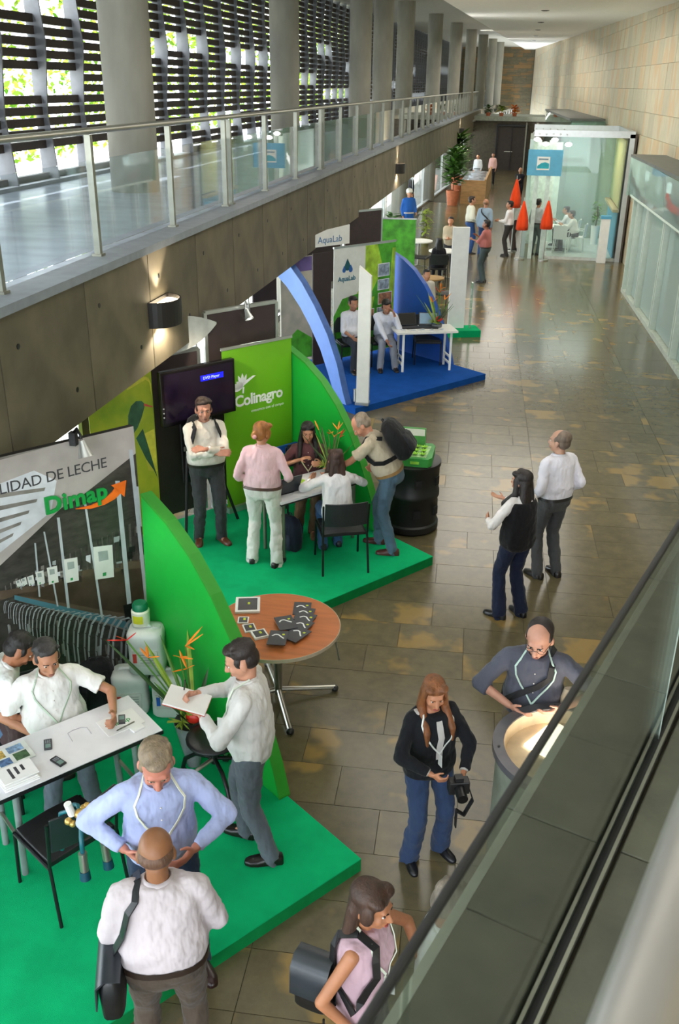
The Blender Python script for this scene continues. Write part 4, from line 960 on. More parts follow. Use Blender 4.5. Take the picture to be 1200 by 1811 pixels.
MB().lathe([(0.0735, 0.03), (0.0745, 0.1)], n=8, a0=math.radians(235), a1=math.radians(305), closed=False).build('label', mat('label_yellow', '#c8cc2c', 0.5), t)

def leafblade(mb, base, tip, w, bend=0.1, n=6):
    base, tip = Vector(base), Vector(tip); d = tip-base; x, y, _ = orient(d); s = x*w
    vs = []
    for i in range(n+1):
        t_ = i/n; c = base+d*t_+Vector((0, 0, -bend*t_*t_))+y*0; ww = math.sin(math.pi*min(1, 0.08+t_*0.92))**0.7
        vs += [c-s*ww*0.5, c+y*0.002+Vector((0, 0, 0.004)), c+s*ww*0.5]
    mb.add(vs, [(3*i+a, 3*i+a+1, 3*i+a+4, 3*i+a+3) for i in range(n) for a in (0, 1)])
LEAFG = mat('plant_leaf', '#4f7a2c', 0.5, var=0.25, scale=12); LEAFY = mat('plant_leaf_lime', '#8ea33a', 0.5, var=0.2, scale=12); ORF = mat('flower_orange', '#e07f1c', 0.5); REDF = mat('flower_red', '#c1271c', 0.35); DKL = mat('dark_leaf', '#2f4a24', 0.5)
def flower_arrangement(label, loc, s, vase, seed=1, tall=0.75, h0=0.3, potm=None, lean=(0, 0)):
    t = thing('flower_arrangement', label, 'flowers', loc); r_ = random.Random(seed)
    MB().lathe(vase, n=28).build('vase', potm or mat('vase_grey', '#75797c', 0.35), t, smooth=40)
    for k in range(14):
        a = r_.uniform(0, 6.28); l = r_.uniform(0.2, tall)*s; o = Vector((math.cos(a)*0.03, math.sin(a)*0.03, h0))
        tip = o+Vector((math.cos(a)*l*0.55+lean[0]*l, math.sin(a)*l*0.55+lean[1]*l, l*0.8))
        m = MB(); leafblade(m, o, tip, r_.uniform(0.03, 0.05)*s, 0.05); m.build('leaf', r_.choice((LEAFG, LEAFY, DKL)), t)
    for k in range(5):
        a = r_.uniform(0, 6.28); l = r_.uniform(0.5, 0.95)*tall*s; o = Vector((0, 0, h0)); tip = o+Vector((math.cos(a)*l*0.3+lean[0]*l, math.sin(a)*l*0.3+lean[1]*l, l))
        st_ = MB().tube([o, (o+tip)/2+Vector((0.01, 0, 0)), tip], 0.006, 6).build('stem', LEAFG, t)
        m = MB()
        for j in range(3): leafblade(m, tip, tip+Vector((r_.uniform(-.1, .1), r_.uniform(-.1, .1), r_.uniform(0.03, .12)))*s*1.3, 0.025*s, 0.01, 4)
        m.build('blossom', ORF if k != 1 else REDF, st_)
    a = MB(); c = Vector((0.04, -0.06, h0+0.1*s)); a.ell(c, (0.06*s, 0.03*s, 0.05*s)); a.build('red_anthurium', REDF, t, smooth=True)
    m = MB()
    for k in range(26):
        d = Vector((r_.gauss(0, 1), r_.gauss(0, 1), abs(r_.gauss(0, 0.7)))).normalized()*0.12*s; c0_ = Vector((-0.06, -0.03, h0+0.02)); leafblade(m, c0_, c0_+d, 0.016*s, 0.02, 3)
    m.build('spiky_foliage', LEAFY, t)
    return t
flower_arrangement('tropical flower arrangement in a tall grey vase beside the note-taking man', (-2.10, 5.42, 0.108), 0.95, [(0, 0), (0.05, 0), (0.07, 0.1), (0.13, 0.4), (0.125, 0.4), (0.06, 0.1)], 4, 0.8, 0.38, lean=(-0.35, 0.05))
flower_arrangement('tropical flowers with red bloom on the middle stand table', tuple(O_M+mU*0.2+mV*0.34+Z*0.731), 0.75, [(0, 0), (0.06, 0), (0.07, 0.1), (0.065, 0.1)], 9, 0.75, 0.08)
flower_arrangement('tall red and orange flower arrangement on the blue stand table', tuple(O_A+aU*0.3+aV*0.36+Z*0.736), 1.0, [(0, 0), (0.09, 0), (0.1, 0.06), (0.09, 0.06)], 15, 0.7, 0.06)

# milking claw on the near chair
t = thing('milking_cluster', 'brass and teal milking claw with hoses lying on the black chair', 'machine part', tuple(at(147, 1452, 0.93)))
t.scale = (1.25, 1.25, 1.25)
cb = MB(); rr = random.Random(2)
for k in range(16): cb.ell((rr.uniform(-.05, .05), rr.uniform(-.05, .05), rr.uniform(0.0, .07)), (0.016+rr.random()*0.01,)*3, nu=8, nv=6)
cb.build('claw_body', mat('brass', '#c7a45c', 0.35, 0.6, var=0.2), t, smooth=True)
MB().cyl((-0.04, -0.02, 0.05), (-0.05, -0.03, 0.12), 0.018, n=12).build('nozzle', WHITEP, t)
TEAL = mat('teal_rubber', '#15606b', 0.4); TEALD = mat('teal_dark', '#0d4454', 0.4)
for k, (ex, ey) in enumerate(((0.05, -0.13), (0.12, -0.05), (-0.10, 0.10), (-0.14, 0.02))):
    dz = -0.12 if k < 2 else -0.27
    hz = MB().tube([(0, 0, 0.02), (ex*0.4, ey*0.4, 0.05), (ex*0.85, ey*0.85, 0.01), (ex, ey, dz+0.05)], 0.011, 8).build('hose', TEAL, t, smooth=True)
    if k < 2:
        MB().cyl((ex, ey, dz+0.06), (ex*1.05, ey*1.05, dz-0.04), 0.02, n=14).build('teat_cup', STEEL, t, smooth=40)
        MB().cyl((ex*1.05, ey*1.05, dz-0.04), (ex*1.08, ey*1.08, dz-0.085), 0.023, 0.026, n=14).build('cup_end', TEALD, t, smooth=40)

# laptops
def laptop(label, loc, rz, s=1.0, screen='#39424a'):
    t = thing('laptop', label, 'laptop', loc, rz)
    MB().box((0, 0, 0.01), (0.34*s, 0.24*s, 0.02)).build('base', BLKM, t, bevel=0.004); MB().box((0, -0.02, 0.0215), (0.3*s, 0.12*s, 0.003)).build('keyboard', mat('keys', '#3a3b3f', 0.6), t)
    A_ = math.radians(20); M = Matrix.Rotation(-A_, 3, 'X')
    MB().box(Vector((0, 0.12*s, 0.02))+M @ Vector((0, 0, 0.11*s)), (0.34*s, 0.012, 0.22*s), M=M).build('lid', mat('lid_grey', '#3c4046', 0.3, 0.3), t, bevel=0.004)
    MB().box(Vector((0, 0.12*s, 0.02))+M @ Vector((0, -0.0075, 0.112*s)), (0.31*s, 0.002, 0.19*s), M=M).build('screen', mat('lcd'+screen[1:], screen, 0.15, emit=0.3, emitcol=screen), t)
laptop('open grey laptop at the left end of the middle stand table', tuple(O_M+mU*0.93+mV*0.26+Z*0.731), math.atan2(mV.y, mV.x)-math.pi/2+math.pi*0+0.9+2.2, 0.95)
laptop('open dark laptop at the left of the blue stand table', tuple(O_A+aU*0.8+aV*0.36+Z*0.736), math.atan2(aV.y, aV.x)-math.pi/2+0.1, 1.0, '#15161a')
laptop('open laptop with lit screen in the middle of the blue stand table', tuple(O_A+aU*0.46+aV*0.34+Z*0.736), math.atan2(aV.y, aV.x)-math.pi/2-0.2, 1.0, '#6a8aa0')
for k, (a, b) in enumerate(((0.98, 0.16), (0.8, 0.12), (0.62, 0.14), (0.45, 0.1), (0.25, 0.12))):
    t = thing('leaflet', ('leftmost white leaflet along the front of the blue stand table', 'second white leaflet from the left on the blue stand table', 'middle white leaflet along the front of the blue stand table', 'second white leaflet from the right on the blue stand table', 'rightmost white leaflet along the front of the blue stand table')[k], 'leaflet', tuple(O_A+aU*a+aV*b+Z*0.736), 0.3*k, 'leaflets on the blue stand table'); MB().box((0, 0, 0.004), (0.13, 0.17, 0.008)).build('pages', PAPER, t); MB().box((0, 0.02, 0.0085), (0.09, 0.05, 0.001)).build('print', mat('print_photo', '#9aa9b8'), t)
for k, (a, b) in enumerate(((0.62, 0.3), (0.72, 0.12), (0.5, 0.16))):
    t = thing('leaflet', ('green and white leaflet in the middle of the middle stand table', 'white sheet near the laptop on the middle table', 'white sheet by the hand of the leaning man')[k], 'leaflet', tuple(O_M+mU*a+mV*b+Z*0.731), 0.5*k-0.4); MB().box((0, 0, 0.003), (0.2, 0.28, 0.006)).build('pages', PAPER, t); MB().box((0, 0.03, 0.0065), (0.14, 0.1, 0.001)).build('print', AM[1] if k == 0 else DARKB, t)

# ---- black bin counter with the green planted tray
bn = thing('display_bin', 'round black plastic bin with a green planted display tray on top', 'bin', (-1.02, 10.22, 0))
BINM = mat('bin_black', '#121313', 0.45, var=0.1)
MB().lathe([(0.0, 0), (0.30, 0), (0.335, 0.03), (0.335, 0.1), (0.315, 0.12), (0.315, 0.42), (0.33, 0.44), (0.33, 0.5), (0.32, 0.52), (0.32, 0.80), (0.335, 0.82), (0.335, 0.86), (0.30, 0.87), (0, 0.87)], n=40).build('drum', BINM, bn, smooth=40)
for a in (-70, -20, 30):
    e_ = Vector((math.cos(math.radians(a)), math.sin(math.radians(a)), 0))
    for z in (0.28, 0.66): MB().box(e_*0.32+Z*z, (0.03, 0.08, 0.1), math.radians(a)).build('hand_hold', mat('recess_black', '#050505', 0.7), bn)
tray = MB().prism([(-0.2, -0.27), (0.2, -0.27), (0.24, -0.2), (0.24, 0.2), (0.2, 0.27), (-0.2, 0.27), (-0.24, 0.2), (-0.24, -0.2)], (0, 0, 0), (1, 0, 0), (0, 1, 0), Z, 0.87, 0.97).build('tray', mat('tray_green', '#2c8a35', 0.4), bn)
MB().prism([(-0.17, -0.22), (0.17, -0.22), (0.2, 0.16), (-0.2, 0.16)], (0, 0, 0), (1, 0, 0), (0, 1, 0), Z, 0.97, 0.974).build('tray_bed', mat('bed_pale', '#9fc48a', 0.6, var=0.3, scale=14), bn)
rr = random.Random(8)
for k in range(12):
    m = MB(); c = Vector((-0.13+0.085*(k % 4), -0.16+0.12*(k//4), 0.974))
    for j in range(7): a = 0.9*j; leafblade(m, c, c+Vector((math.cos(a)*0.045, math.sin(a)*0.045, 0.03)), 0.03, 0.0, 3)
    m.build('seedling', mat('lettuce', '#8cc63a', 0.5, var=0.2), bn)
MB().box((-0.06, 0.22, 1.07), (0.36, 0.03, 0.2)).build('back_sign', mat('tray_green2', '#4d9b4c', 0.5), bn); MB().box((-0.06, 0.2, 1.12), (0.34, 0.01, 0.08)).build('sign_print', WHITEP, bn)
MB().box((0.05, -0.275, 0.92), (0.1, 0.01, 0.03)).build('tray_handle', mat('lettuce', '#8cc63a'), bn)
# yellow foot object by tv and cables are tiny

# ================================================================== GLASS KIOSKS AND THE FAR HALL
LGREEN = mat('pale_frame', '#c6d2c4', 0.4, 0.2, var=0.04)
DKROOF = mat('kiosk_roof', '#5f625c', 0.6, var=0.08)
# ---- near kiosk along the right wall
kk = thing('glass_kiosk', 'long green glass kiosk built along the right wall with curved glass canopy', 'kiosk', (2.78, 25.5, 0))
def kx(y): return -0.0484*(y-25.5)
def kb(mb, y0, y1, x0, x1, z0, z1):
    return mb.add([(kx(y0)+x0, y0-25.5, z0), (kx(y1)+x0, y1-25.5, z0), (kx(y1)+x1, y1-25.5, z0), (kx(y0)+x1, y0-25.5, z0), (kx(y0)+x0, y0-25.5, z1), (kx(y1)+x0, y1-25.5, z1), (kx(y1)+x1, y1-25.5, z1), (kx(y0)+x1, y0-25.5, z1)],
                  [(3, 2, 1, 0), (4, 5, 6, 7), (0, 1, 5, 4), (1, 2, 6, 5), (2, 3, 7, 6), (3, 0, 4, 7)])
kb(MB(), 10, 25.6, -0.12, 0.1, 0, 0.1).build('base_strip', mat('base_pale', '#b9c0b0', 0.4), kk)
yy = 25.5
for k, w in enumerate((0.9, 1.45, 2.2, 2.4, 2.6, 2.7, 2.9)):
    kb(MB(), yy-w+0.06, yy-0.06, -0.012, 0.0, 0.12, 2.6).build('glass_panel', GLASSF, kk)
    for dy in (0.0, 0.16): kb(MB(), yy-w+dy-0.02, yy-w+dy+0.05, -0.12, 0.02, 0.1, 2.62).build('glass_fin', LGREEN, kk)
    yy -= w
kb(MB(), 25.42, 25.5, -0.1, 0.5, 0.1, 2.6).build('end_panel', GLASSF, kk); kb(MB(), 25.36, 25.44, -0.13, 0.0, 0.1, 2.6).build('corner_post', LGREEN, kk)
yy = 25.6
for k in range(6):      # curved hood panes
    w = 2.45; rg = []
    for ya in (yy-0.01, yy-w+0.01):
        o_, i_ = [], []
        for a in range(7):
            t_ = a/6; off = -0.02-0.22*math.sin(t_*math.pi*0.5) ; z = 2.38+0.9*t_+0.03*math.sin((ya)*2)
            o_.append((kx(ya)-0.30+0.1*(1-t_)**2, ya-25.5, z)); i_.append((kx(ya)-0.285+0.1*(1-t_)**2, ya-25.5, z))
        rg.append(o_+i_[::-1])
    MB().loft(rg).build('canopy_pane', glass_mat('hood_glass', (0.74, 0.84, 0.84), 1.0, frost=0.5), kk); 
    kb(MB(), yy-w, yy, -0.21, -0.17, 2.36, 2.41).build('lower_rim', LGREEN, kk); yy -= w
kb(MB(), 25.55, 25.6, -0.3, 0.62, 2.38, 3.28).build('end_glass', GLASSG, kk)
kb(MB(), 10, 25.6, -0.31, 0.62, 3.28, 3.34).build('roof', DKROOF, kk)
kb(MB(), 10, 25.3, 0.48, 0.52, 0.1, 2.5).build('inner_wall', mat('kiosk_inner', '#9fb3a6', 0.6, var=0.15, scale=1.0), kk)
for yk in (24.3, 21.4):
    kb(MB(), yk-0.12, yk+0.12, -0.1, -0.04, 2.85, 3.05).build('lamp_reflector', mat('kiosk_lamp', '#ffffff', 0.4, emit=5, emitcol='#f4fff6'), kk)
kb(MB(), 24.3, 24.5, 0.1, 0.3, 0.1, 0.5).build('floor_box', BLACK, kk)

# ---- glass booth with white frame standing in the hall
gb = thing('glass_booth', 'tall glass exhibition booth in an aluminium frame in the far hall', 'booth', (1.4, 30.2, 0))
gx0, gx1, gy1 = -1.3, 1.5, 4.2
def gbx(name, x0, x1, y0, y1, z0, z1, m): return MB().box(((x0+x1)/2, (y0+y1)/2, (z0+z1)/2), (abs(x1-x0), abs(y1-y0), z1-z0)).build(name, m, gb)
gbx('raised_floor', gx0+0.5, gx1, 0, gy1, 0, 0.09, mat('booth_floor', '#c8ccc6', 0.3))
gbx('post', gx1-0.08, gx1+0.06, -0.08, 0.08, 0, 3.6, ALU); gbx('top_beam', gx0, gx1+0.06, -0.08, 0.08, 3.5, 3.68, ALU)
gbx('side_beam', gx1-0.08, gx1+0.06, 0, gy1, 3.5, 3.68, ALU); gbx('back_beam', gx0, gx1, gy1-0.1, gy1, 3.5, 3.68, ALU); gbx('post', gx1-0.08, gx1+0.06, gy1-0.1, gy1, 0, 3.6, ALU)
gbx('dark_side', gx1+0.062, gx1+0.12, -0.08, gy1, 0, 3.6, mat('booth_side', '#4b4238', 0.6))  # dark brown strip along the outer side of the right posts
for xa in (-1.12, -0.78): gbx('post', xa-0.06, xa+0.06, -0.06, 0.06, 0, 3.4, mat('booth_post', '#bccabd', 0.35, 0.3))
gbx('glass_wall', -0.62, gx1-0.1, -0.01, 0.01, 0.09, 3.5, glass_mat('booth_glass', (0.91, 0.96, 0.94), 0.7, frost=0.05))
gbx('frosted_panel', gx0-0.1, gx0+0.02, 0.2, gy1, 0, 3.4, GLASSF); gbx('back_glass', gx0+0.9, gx1-0.1, gy1-0.06, gy1-0.03, 0.09, 3.5, GLASSG)
gbx('back_panel', gx0, gx0+0.95, gy1-1.2, gy1-1.16, 0, 3.2, mat('booth_back', '#c9d8cb', 0.5))
gbx('blue_board', -1.42, -0.42, -0.14, -0.10, 2.42, 3.14, mat('board_blue', '#5aa6c8', 0.5, var=0.05)); gbx('board_print', -1.15, -0.78, -0.15, -0.14, 2.58, 2.95, WHITEP)
m_ = MB(); m_.prism([(-0.17, -0.12), (0.17, -0.12), (0.17, 0.02), (0.05, 0.06), (-0.06, 0.03), (-0.17, -0.05)], (-0.965, -0.152, 2.74), (1, 0, 0), (0, 0, 1), (0, 1, 0), 0, -0.004); m_.build('board_logo', mat('logo_cyan', '#1f9fb0', 0.5), gb)
MB().box((-0.965, -0.153, 2.88), (0.28, 0.006, 0.04)).build('board_word', mat('logo_grey', '#6d8a9a'), gb)
gbx('side_graphic', gx1-0.16, gx1-0.13, 0.1, 3.6, 1.55, 3.42, mat('graphic_gold', '#c9b877', 0.4, var=0.4, scale=1.1, col2='#8fa06a', stretch=(1, 1, 0.4)))
gbx('graphic_ledge', gx1-0.3, gx1-0.12, 0.1, 3.6, 1.42, 1.5, mat('ledge_wood', '#b8a47c', 0.5)); gbx('blue_dado', gx1-0.17, gx1-0.14, 0.1, 3.6, 0.1, 1.4, mat('board_blue', '#5aa6c8'))
gbx('plinth', 0.88, 1.14, -0.35, -0.1, 0, 1.28, WHITEP); gbx('plinth_top', 0.86, 1.16, -0.37, -0.08, 1.28, 1.36, mat('board_blue', '#5aa6c8'))
# truss crown
tz = 3.55
for k in range(5): MB().tube([(-1.35+0.2*k, -0.1, tz), (-1.25+0.2*k, 0.1, tz+0.16), (-1.15+0.2*k, -0.1, tz)], 0.018, 6).build('truss_bar', ALU, gb)
for k, xx in enumerate((-1.2, -0.95, -0.7, -0.3)): MB().ell((xx, -0.2, 3.42-0.12*(k % 2)), (0.1, 0.08, 0.06)).build('spotlight', mat('spot_glow', '#ffffff', 0.4, emit=5, emitcol='#fff8f4'), gb, smooth=True)
s = bpy.data.lights.new('booth_light', 'AREA'); s.energy = 60; s.size = 1.8; s.color = (0.95, 1, 0.97)
so = bpy.data.objects.new('booth_light', s); COL.objects.link(so); so.location = (1.6, 32.0, 3.4)
# orange cloth covers
ORC = cloth('orange_cover', '#e8481a')
for (x, y, z0, h, lb, gz) in ((1.36-1.4+0.02, 29.95, 0.86, 0.84, 'orange cloth cover hanging at the left booth post', 0), (0.70, 29.9, 0.92, 0.82, 'orange cloth cover hanging at the right booth post', 0), (-0.30, 31.3, 1.35, 0.85, 'orange cloth cover hanging farther left behind the booth posts', 0)):
    t = thing('orange_cover', lb, 'cloth cover', (x, y, z0)); rg = []
    for k in range(7):
        t_ = k/6; r = 0.12*(1-t_)**0.7+0.04+0.02*math.sin(5*t_)
        rg.append([(r*(1+0.18*math.sin(5*a+k*0.3))*math.cos(a), r*0.7*(1+0.18*math.sin(5*a+k*0.3))*math.sin(a), h*t_) for a in [2*math.pi*i/24 for i in range(24)]])
    MB().loft(rg).build('cloth', ORC, t, smooth=True); MB().tube([(0, 0, h-0.02), (0, 0.02, h+0.1)], 0.012, 6).build('hanger', STEEL, t)
    MB().cyl((0, 0, -z0+0.0), (0, 0, 0.02), 0.018, n=8).build('stand_pole', STEEL, t); MB().cyl((0, 0, -z0), (0, 0, -z0+0.03), 0.16, n=20).build('stand_foot', STEEL, t)
# table and white chairs in the booth
t = thing('white_table', 'white round-edged table inside the glass booth', 'table', (1.15, 31.6, 0.09))
MB().box((0, 0, 0.72), (1.0, 0.7, 0.03)).build('tabletop', WHITEP, t, bevel=0.01); MB().cyl((0, 0, 0.03), (0, 0, 0.7), 0.05, n=16).build('column', STEELD, t); MB().box((0, 0, 0.015), (0.7, 0.12, 0.03)).build('foot', STEELD, t); MB().box((0, 0, 0.02), (0.12, 0.5, 0.03)).build('foot', STEELD, t)
wct = None
for lb, loc, fc in (('white plastic chair under the nearer seated man in the glass booth', (1.70, 31.35, 0.09), -80), ('white plastic chair under the farther seated man in the glass booth', (1.55, 32.4, 0.09), -80), ('empty white plastic chair at the near side of the booth table', (1.2, 30.95, 0.09), 10)):
    if wct is None:
        wct = t = thing('white_chair', lb, 'chair', loc, -math.radians(fc), 'white chairs in the glass booth')
        MB().box((0, 0, 0.44), (0.42, 0.42, 0.03)).build('seat', WHITEP, t, bevel=0.008)
        rg = [[(-0.21+0.42*i/8, -0.2-0.05*(1-((i-4)/4)**2)-y, z) for y, z in ((0, 0.46), (0.02, 0.46), (0.06, 0.85), (0.04, 0.85))] for i in range(9)]
        MB().loft(rg).build('backrest', WHITEP, t)
        for a in (-1, 1):
            for b in (-1, 1): MB().cyl((0.18*a, 0.18*b, 0.43), (0.21*a, 0.21*b, 0), 0.014, n=8).build('leg', WHITEP, t)
            MB().tube([(0.21*a, -0.2, 0.66), (0.23*a, 0.1, 0.66), (0.22*a, 0.17, 0.44)], 0.014, 6).build('armrest', WHITEP, t)
    else: c = copy_tree(wct); c.location = loc; c.rotation_euler.z = -math.radians(fc); c['label'] = lb
def plant(label, loc, pot, h, spread, n=60, seed=1, potr=0.2, poth=0.45, leafm_=None, lw=0.06, cat='plant'):
    t = thing('potted_plant', label, cat, loc); r_ = random.Random(seed)
    MB().lathe([(0, 0), (potr*0.75, 0), (potr, poth), (potr*0.9, poth), (potr*0.88, poth-0.05), (0, poth-0.05)], n=20).build('pot', pot, t, smooth=40)
    MB().tube([(0, 0, poth-0.05), (0.03, 0, poth+h*0.35), (0.0, 0.02, poth+h*0.75)], 0.02, 6).build('stem', mat('bark', '#5a4a34', 0.8), t)
    m = MB()
    for k in range(n):
        a = r_.uniform(0, 6.28); z = poth+h*r_.uniform(0.15, 0.95); l = spread*r_.uniform(0.5, 1.0); o = Vector((0.04*math.cos(a), 0.04*math.sin(a), z)); leafblade(m, o, o+Vector((math.cos(a)*l, math.sin(a)*l, l*r_.uniform(-0.2, 0.7))), lw, 0.08, 4)
    f = m.build('foliage', leafm_ or LEAFG, t); return t
TERRA = mat('terracotta', '#c8734c', 0.7, var=0.1)
plant('tall green plant in a terracotta pot at the near end of the wooden desk', (-3.15, 43.6, 0), TERRA, 1.7, 0.75, 190, 2, 0.3, 0.62, lw=0.2)
plant('tall green plant in a terracotta pot behind the wooden desk', (-3.45, 50.0, 0), TERRA, 2.0, 0.9, 220, 3, 0.32, 0.7, lw=0.22)
plant('yellow green bushy plant by the far round tables', (-3.1, 31.6, 0), mat('pot_olive', '#6a6a3c', 0.6), 0.9, 0.25, 80, 5, 0.16, 0.3, LEAFY, 0.08)
plant('small green plant at the left behind the drop banner', (-4.3, 32.6, 0), WHITEP, 0.5, 0.4, 60, 6, 0.25, 0.4, lw=0.1)
plant('small plant in a white pot inside the glass booth', (2.35, 33.0, 0.09), WHITEP, 0.8, 0.25, 50, 7, 0.14, 0.6, lw=0.07)
for k, xx in enumerate((-2.7, -1.9, -1.1)): plant(('small bright plant at the left of the bridge ledge', 'small yellow plant in the middle of the bridge ledge', 'small orange plant at the right of the bridge ledge')[k], (xx, 63.6, 3.11), TERRA, 0.4, 0.45, 40, 20+k, 0.15, 0.2, (LEAFG, LEAFY, ORF)[k], 0.16)
# wooden reception desk
WD = mat('desk_wood', '#b98c58', 0.5, var=0.15, scale=3, stretch=(1, 1, 5))
dk = thing('reception_desk', 'light wooden reception counter in the far hall beside the potted plants', 'desk', (-2.3, 44.2, 0))
MB().box((0, 0.05, 0.5), (1.1, 0.08, 1.0)).build('front_panel', WD, dk); MB().loft([[(0.47, 0, 0), (0.55, 0, 0), (0.55, 0, 1.05), (0.47, 0, 1.05)], [(0.42, 7.5, 0), (0.5, 7.5, 0), (0.5, 7.5, 1.05), (0.42, 7.5, 1.05)]]).build('side_panel', WD, dk)
MB().box((-0.15, 3.8, 0.78), (1.1, 7.3, 0.05)).build('worktop', mat('desk_grey', '#9a9ea2', 0.4), dk)
for k in range(7):
    t = thing('paper_stack', ('nearest', 'second nearest', 'third nearest', 'middle', 'third farthest', 'second farthest', 'farthest')[k]+' grey and white paper stack on the long wooden reception counter', 'papers', (-2.3-0.1*(k % 2), 45.2+0.8*k, 0.806), 0.2*k, 'paper stacks on the reception counter'); MB().box((0, 0, 0.06), (0.5, 0.45, 0.12)).build('pages', mat('paper_grey', '#a9adb4', 0.6), t)
# round tables and chairs of the far left stand
def cafe_table(label, loc, m, r=0.35):
    t = thing('cafe_table', label, 'table', loc); MB().cyl((0, 0, 0.72), (0, 0, 0.75), r, n=28).build('tabletop', m, t, smooth=40); MB().cyl((0, 0, 0.02), (0, 0, 0.72), 0.03, n=10).build('column', STEELD, t)
    for k in range(3): a = 2.1*k; MB().bar((0, 0, 0.05), (0.28*math.cos(a), 0.28*math.sin(a), 0.02), 0.04, 0.03).build('foot', STEELD, t)
cafe_table('white cafe table before the seated dark-haired woman', (-2.05, 26.2, 0), WHITEP, 0.4)
cafe_table('wooden topped cafe table behind the blue partition', (-2.0, 22.2, 0), mat('cafe_wood', '#a98652', 0.5), 0.32)
cafe_table('white cafe table farther left in the far stand', (-2.9, 27.8, 0), WHITEP, 0.4)
black_chair('black chair turned sideways at the far left cafe table', (-2.75, 26.9, 0), 100)
black_chair('black chair under the dark-haired woman at the far table', (-2.10, 25.25, 0), -10)
black_chair('black chair at the wooden topped cafe table behind the partition', (-1.55, 22.0, 0), -60)
t = thing('white_counter', 'low white counter at the left of the far stand', 'counter', (-3.6, 29.6, 0), 0.1); MB().box((0, 0, 0.45), (0.7, 1.4, 0.9)).build('body', WHITEP, t); MB().box((0, 0, 0.92), (0.8, 1.5, 0.05)).build('worktop', mat('counter_grey', '#c2c8cc', 0.4), t)
tq = panel('dark brown display board behind the drop banner with white frame', 0.2, 0.9, 2.3, 1.1, CA+V*2.3+Z*0+Vector((-0.75, 3.6, 0)), BROWN)
tq = panel('dark display board at the left of the far hall stand', 1.4, 0.9, 2.2, 1.1, CA+V*2.3+Vector((-0.75, 3.6, 0)), BROWN)
t = thing('green_banner', 'green and yellow banner top behind the far brown board', 'banner', (-3.0, 23.6, 0), 0.1); MB().box((0, 0, 1.0), (0.9, 0.02, 1.7)).build('printed_sheet', AM[0], t); MB().box((0, 0, 1.86), (0.92, 0.04, 0.03)).build('top_bar', ALU, t); MB().box((0, 0, 0.07), (0.9, 0.2, 0.14)).build('base_cassette', ALU, t)
# slim rail by the windows
t = thing('window_rail', 'low steel rail running along the bright ground floor windows', 'railing', (-5.6, 40, 0))
MB().tube([(0, -12, 1.0), (0.3, 14, 1.0)], 0.03, 8).build('rail', STEEL, t)
for k in range(8): MB().cyl((0.3*k/7, -12+26*k/7, 0), (0.3*k/7, -12+26*k/7, 1.0), 0.02, n=8).build('post', STEEL, t)
# ---- farther kiosk on the right wall
fk = thing('glass_kiosk', 'distant pale green glass kiosk high on the right wall behind the booth', 'kiosk', (1.4, 38, 0))
for y0, y1 in ((0, 5), (5.05, 10), (10.05, 15)): MB().add([(0-0.049*y0, y0, 0.1), (0-0.049*y1, y1, 0.1), (0.03-0.049*y1, y1, 0.1), (0.03-0.049*y0, y0, 0.1), (-0.049*y0, y0, 3.7), (-0.049*y1, y1, 3.7), (0.03-0.049*y1, y1, 3.7), (0.03-0.049*y0, y0, 3.7)], [(3, 2, 1, 0), (4, 5, 6, 7), (0, 1, 5, 4), (1, 2, 6, 5), (2, 3, 7, 6), (3, 0, 4, 7)]).build('glass_panel', GLASSG, fk)
MB().box((0.6, 0, 1.9), (1.2, 0.03, 3.6)).build('end_glass', GLASSG, fk); MB().add([(-0.06, -0.1, 3.7), (-0.8, 15, 3.7), (0.4, 15, 3.7), (1.2, -0.1, 3.7), (-0.06, -0.1, 3.78), (-0.8, 15, 3.78), (0.4, 15, 3.78), (1.2, -0.1, 3.78)], [(3, 2, 1, 0), (4, 5, 6, 7), (0, 1, 5, 4), (1, 2, 6, 5), (2, 3, 7, 6), (3, 0, 4, 7)]).build('roof', DKROOF, fk)

# ================================================================== THE PEOPLE
REMESH = []          # (object, voxel, smooth iterations, wrinkle strength)
def skin_mat(c): return mat('skin'+c[1:], c, 0.5, var=0.07, scale=14, bump=0.05, bscale=60)
def dirv(p, q): return (q-p).normalized()
def ik(a, t, l1, l2, pole):
    """joint between a and t; the limb bends towards pole"""
    d = t-a; L = d.length
    if L > (l1+l2)*0.995: t = a+d.normalized()*(l1+l2)*0.995; d = t-a; L = d.length
    n = d.normalized(); x = (l1*l1-l2*l2+L*L)/(2*L); h = math.sqrt(max(0.0, l1*l1-x*x))
    p = Vector(pole); p = p-n*p.dot(n)
    if p.length < 1e-4: p = Vector((0, 0, 1))
    return a+n*x+p.normalized()*h, t
def ring_pts(c, R, F, rx, ry, e=2.4, n=20, fwd=0.0):
    return [c+R*(rx*math.copysign(abs(math.cos(a))**(2/e), math.cos(a)))+F*(fwd+ry*math.copysign(abs(math.sin(a))**(2/e), math.sin(a))) for a in [2*math.pi*i/n for i in range(n)]]
TORSO = [(-0.11, .100, .080), (-0.06, .150, .108), (0.02, .168, .118), (0.09, .160, .110), (0.17, .150, .102), (0.26, .156, .108), (0.34, .165, .112), (0.41, .168, .104), (0.455, .148, .088), (0.49, .092, .070), (0.515, .056, .056)]
def finish(mb, name, m, parent, voxel, sm=1, wr=0.0):
    o = mb.build(name, m, parent, smooth=True); REMESH.append((o, voxel, sm, wr)); return o

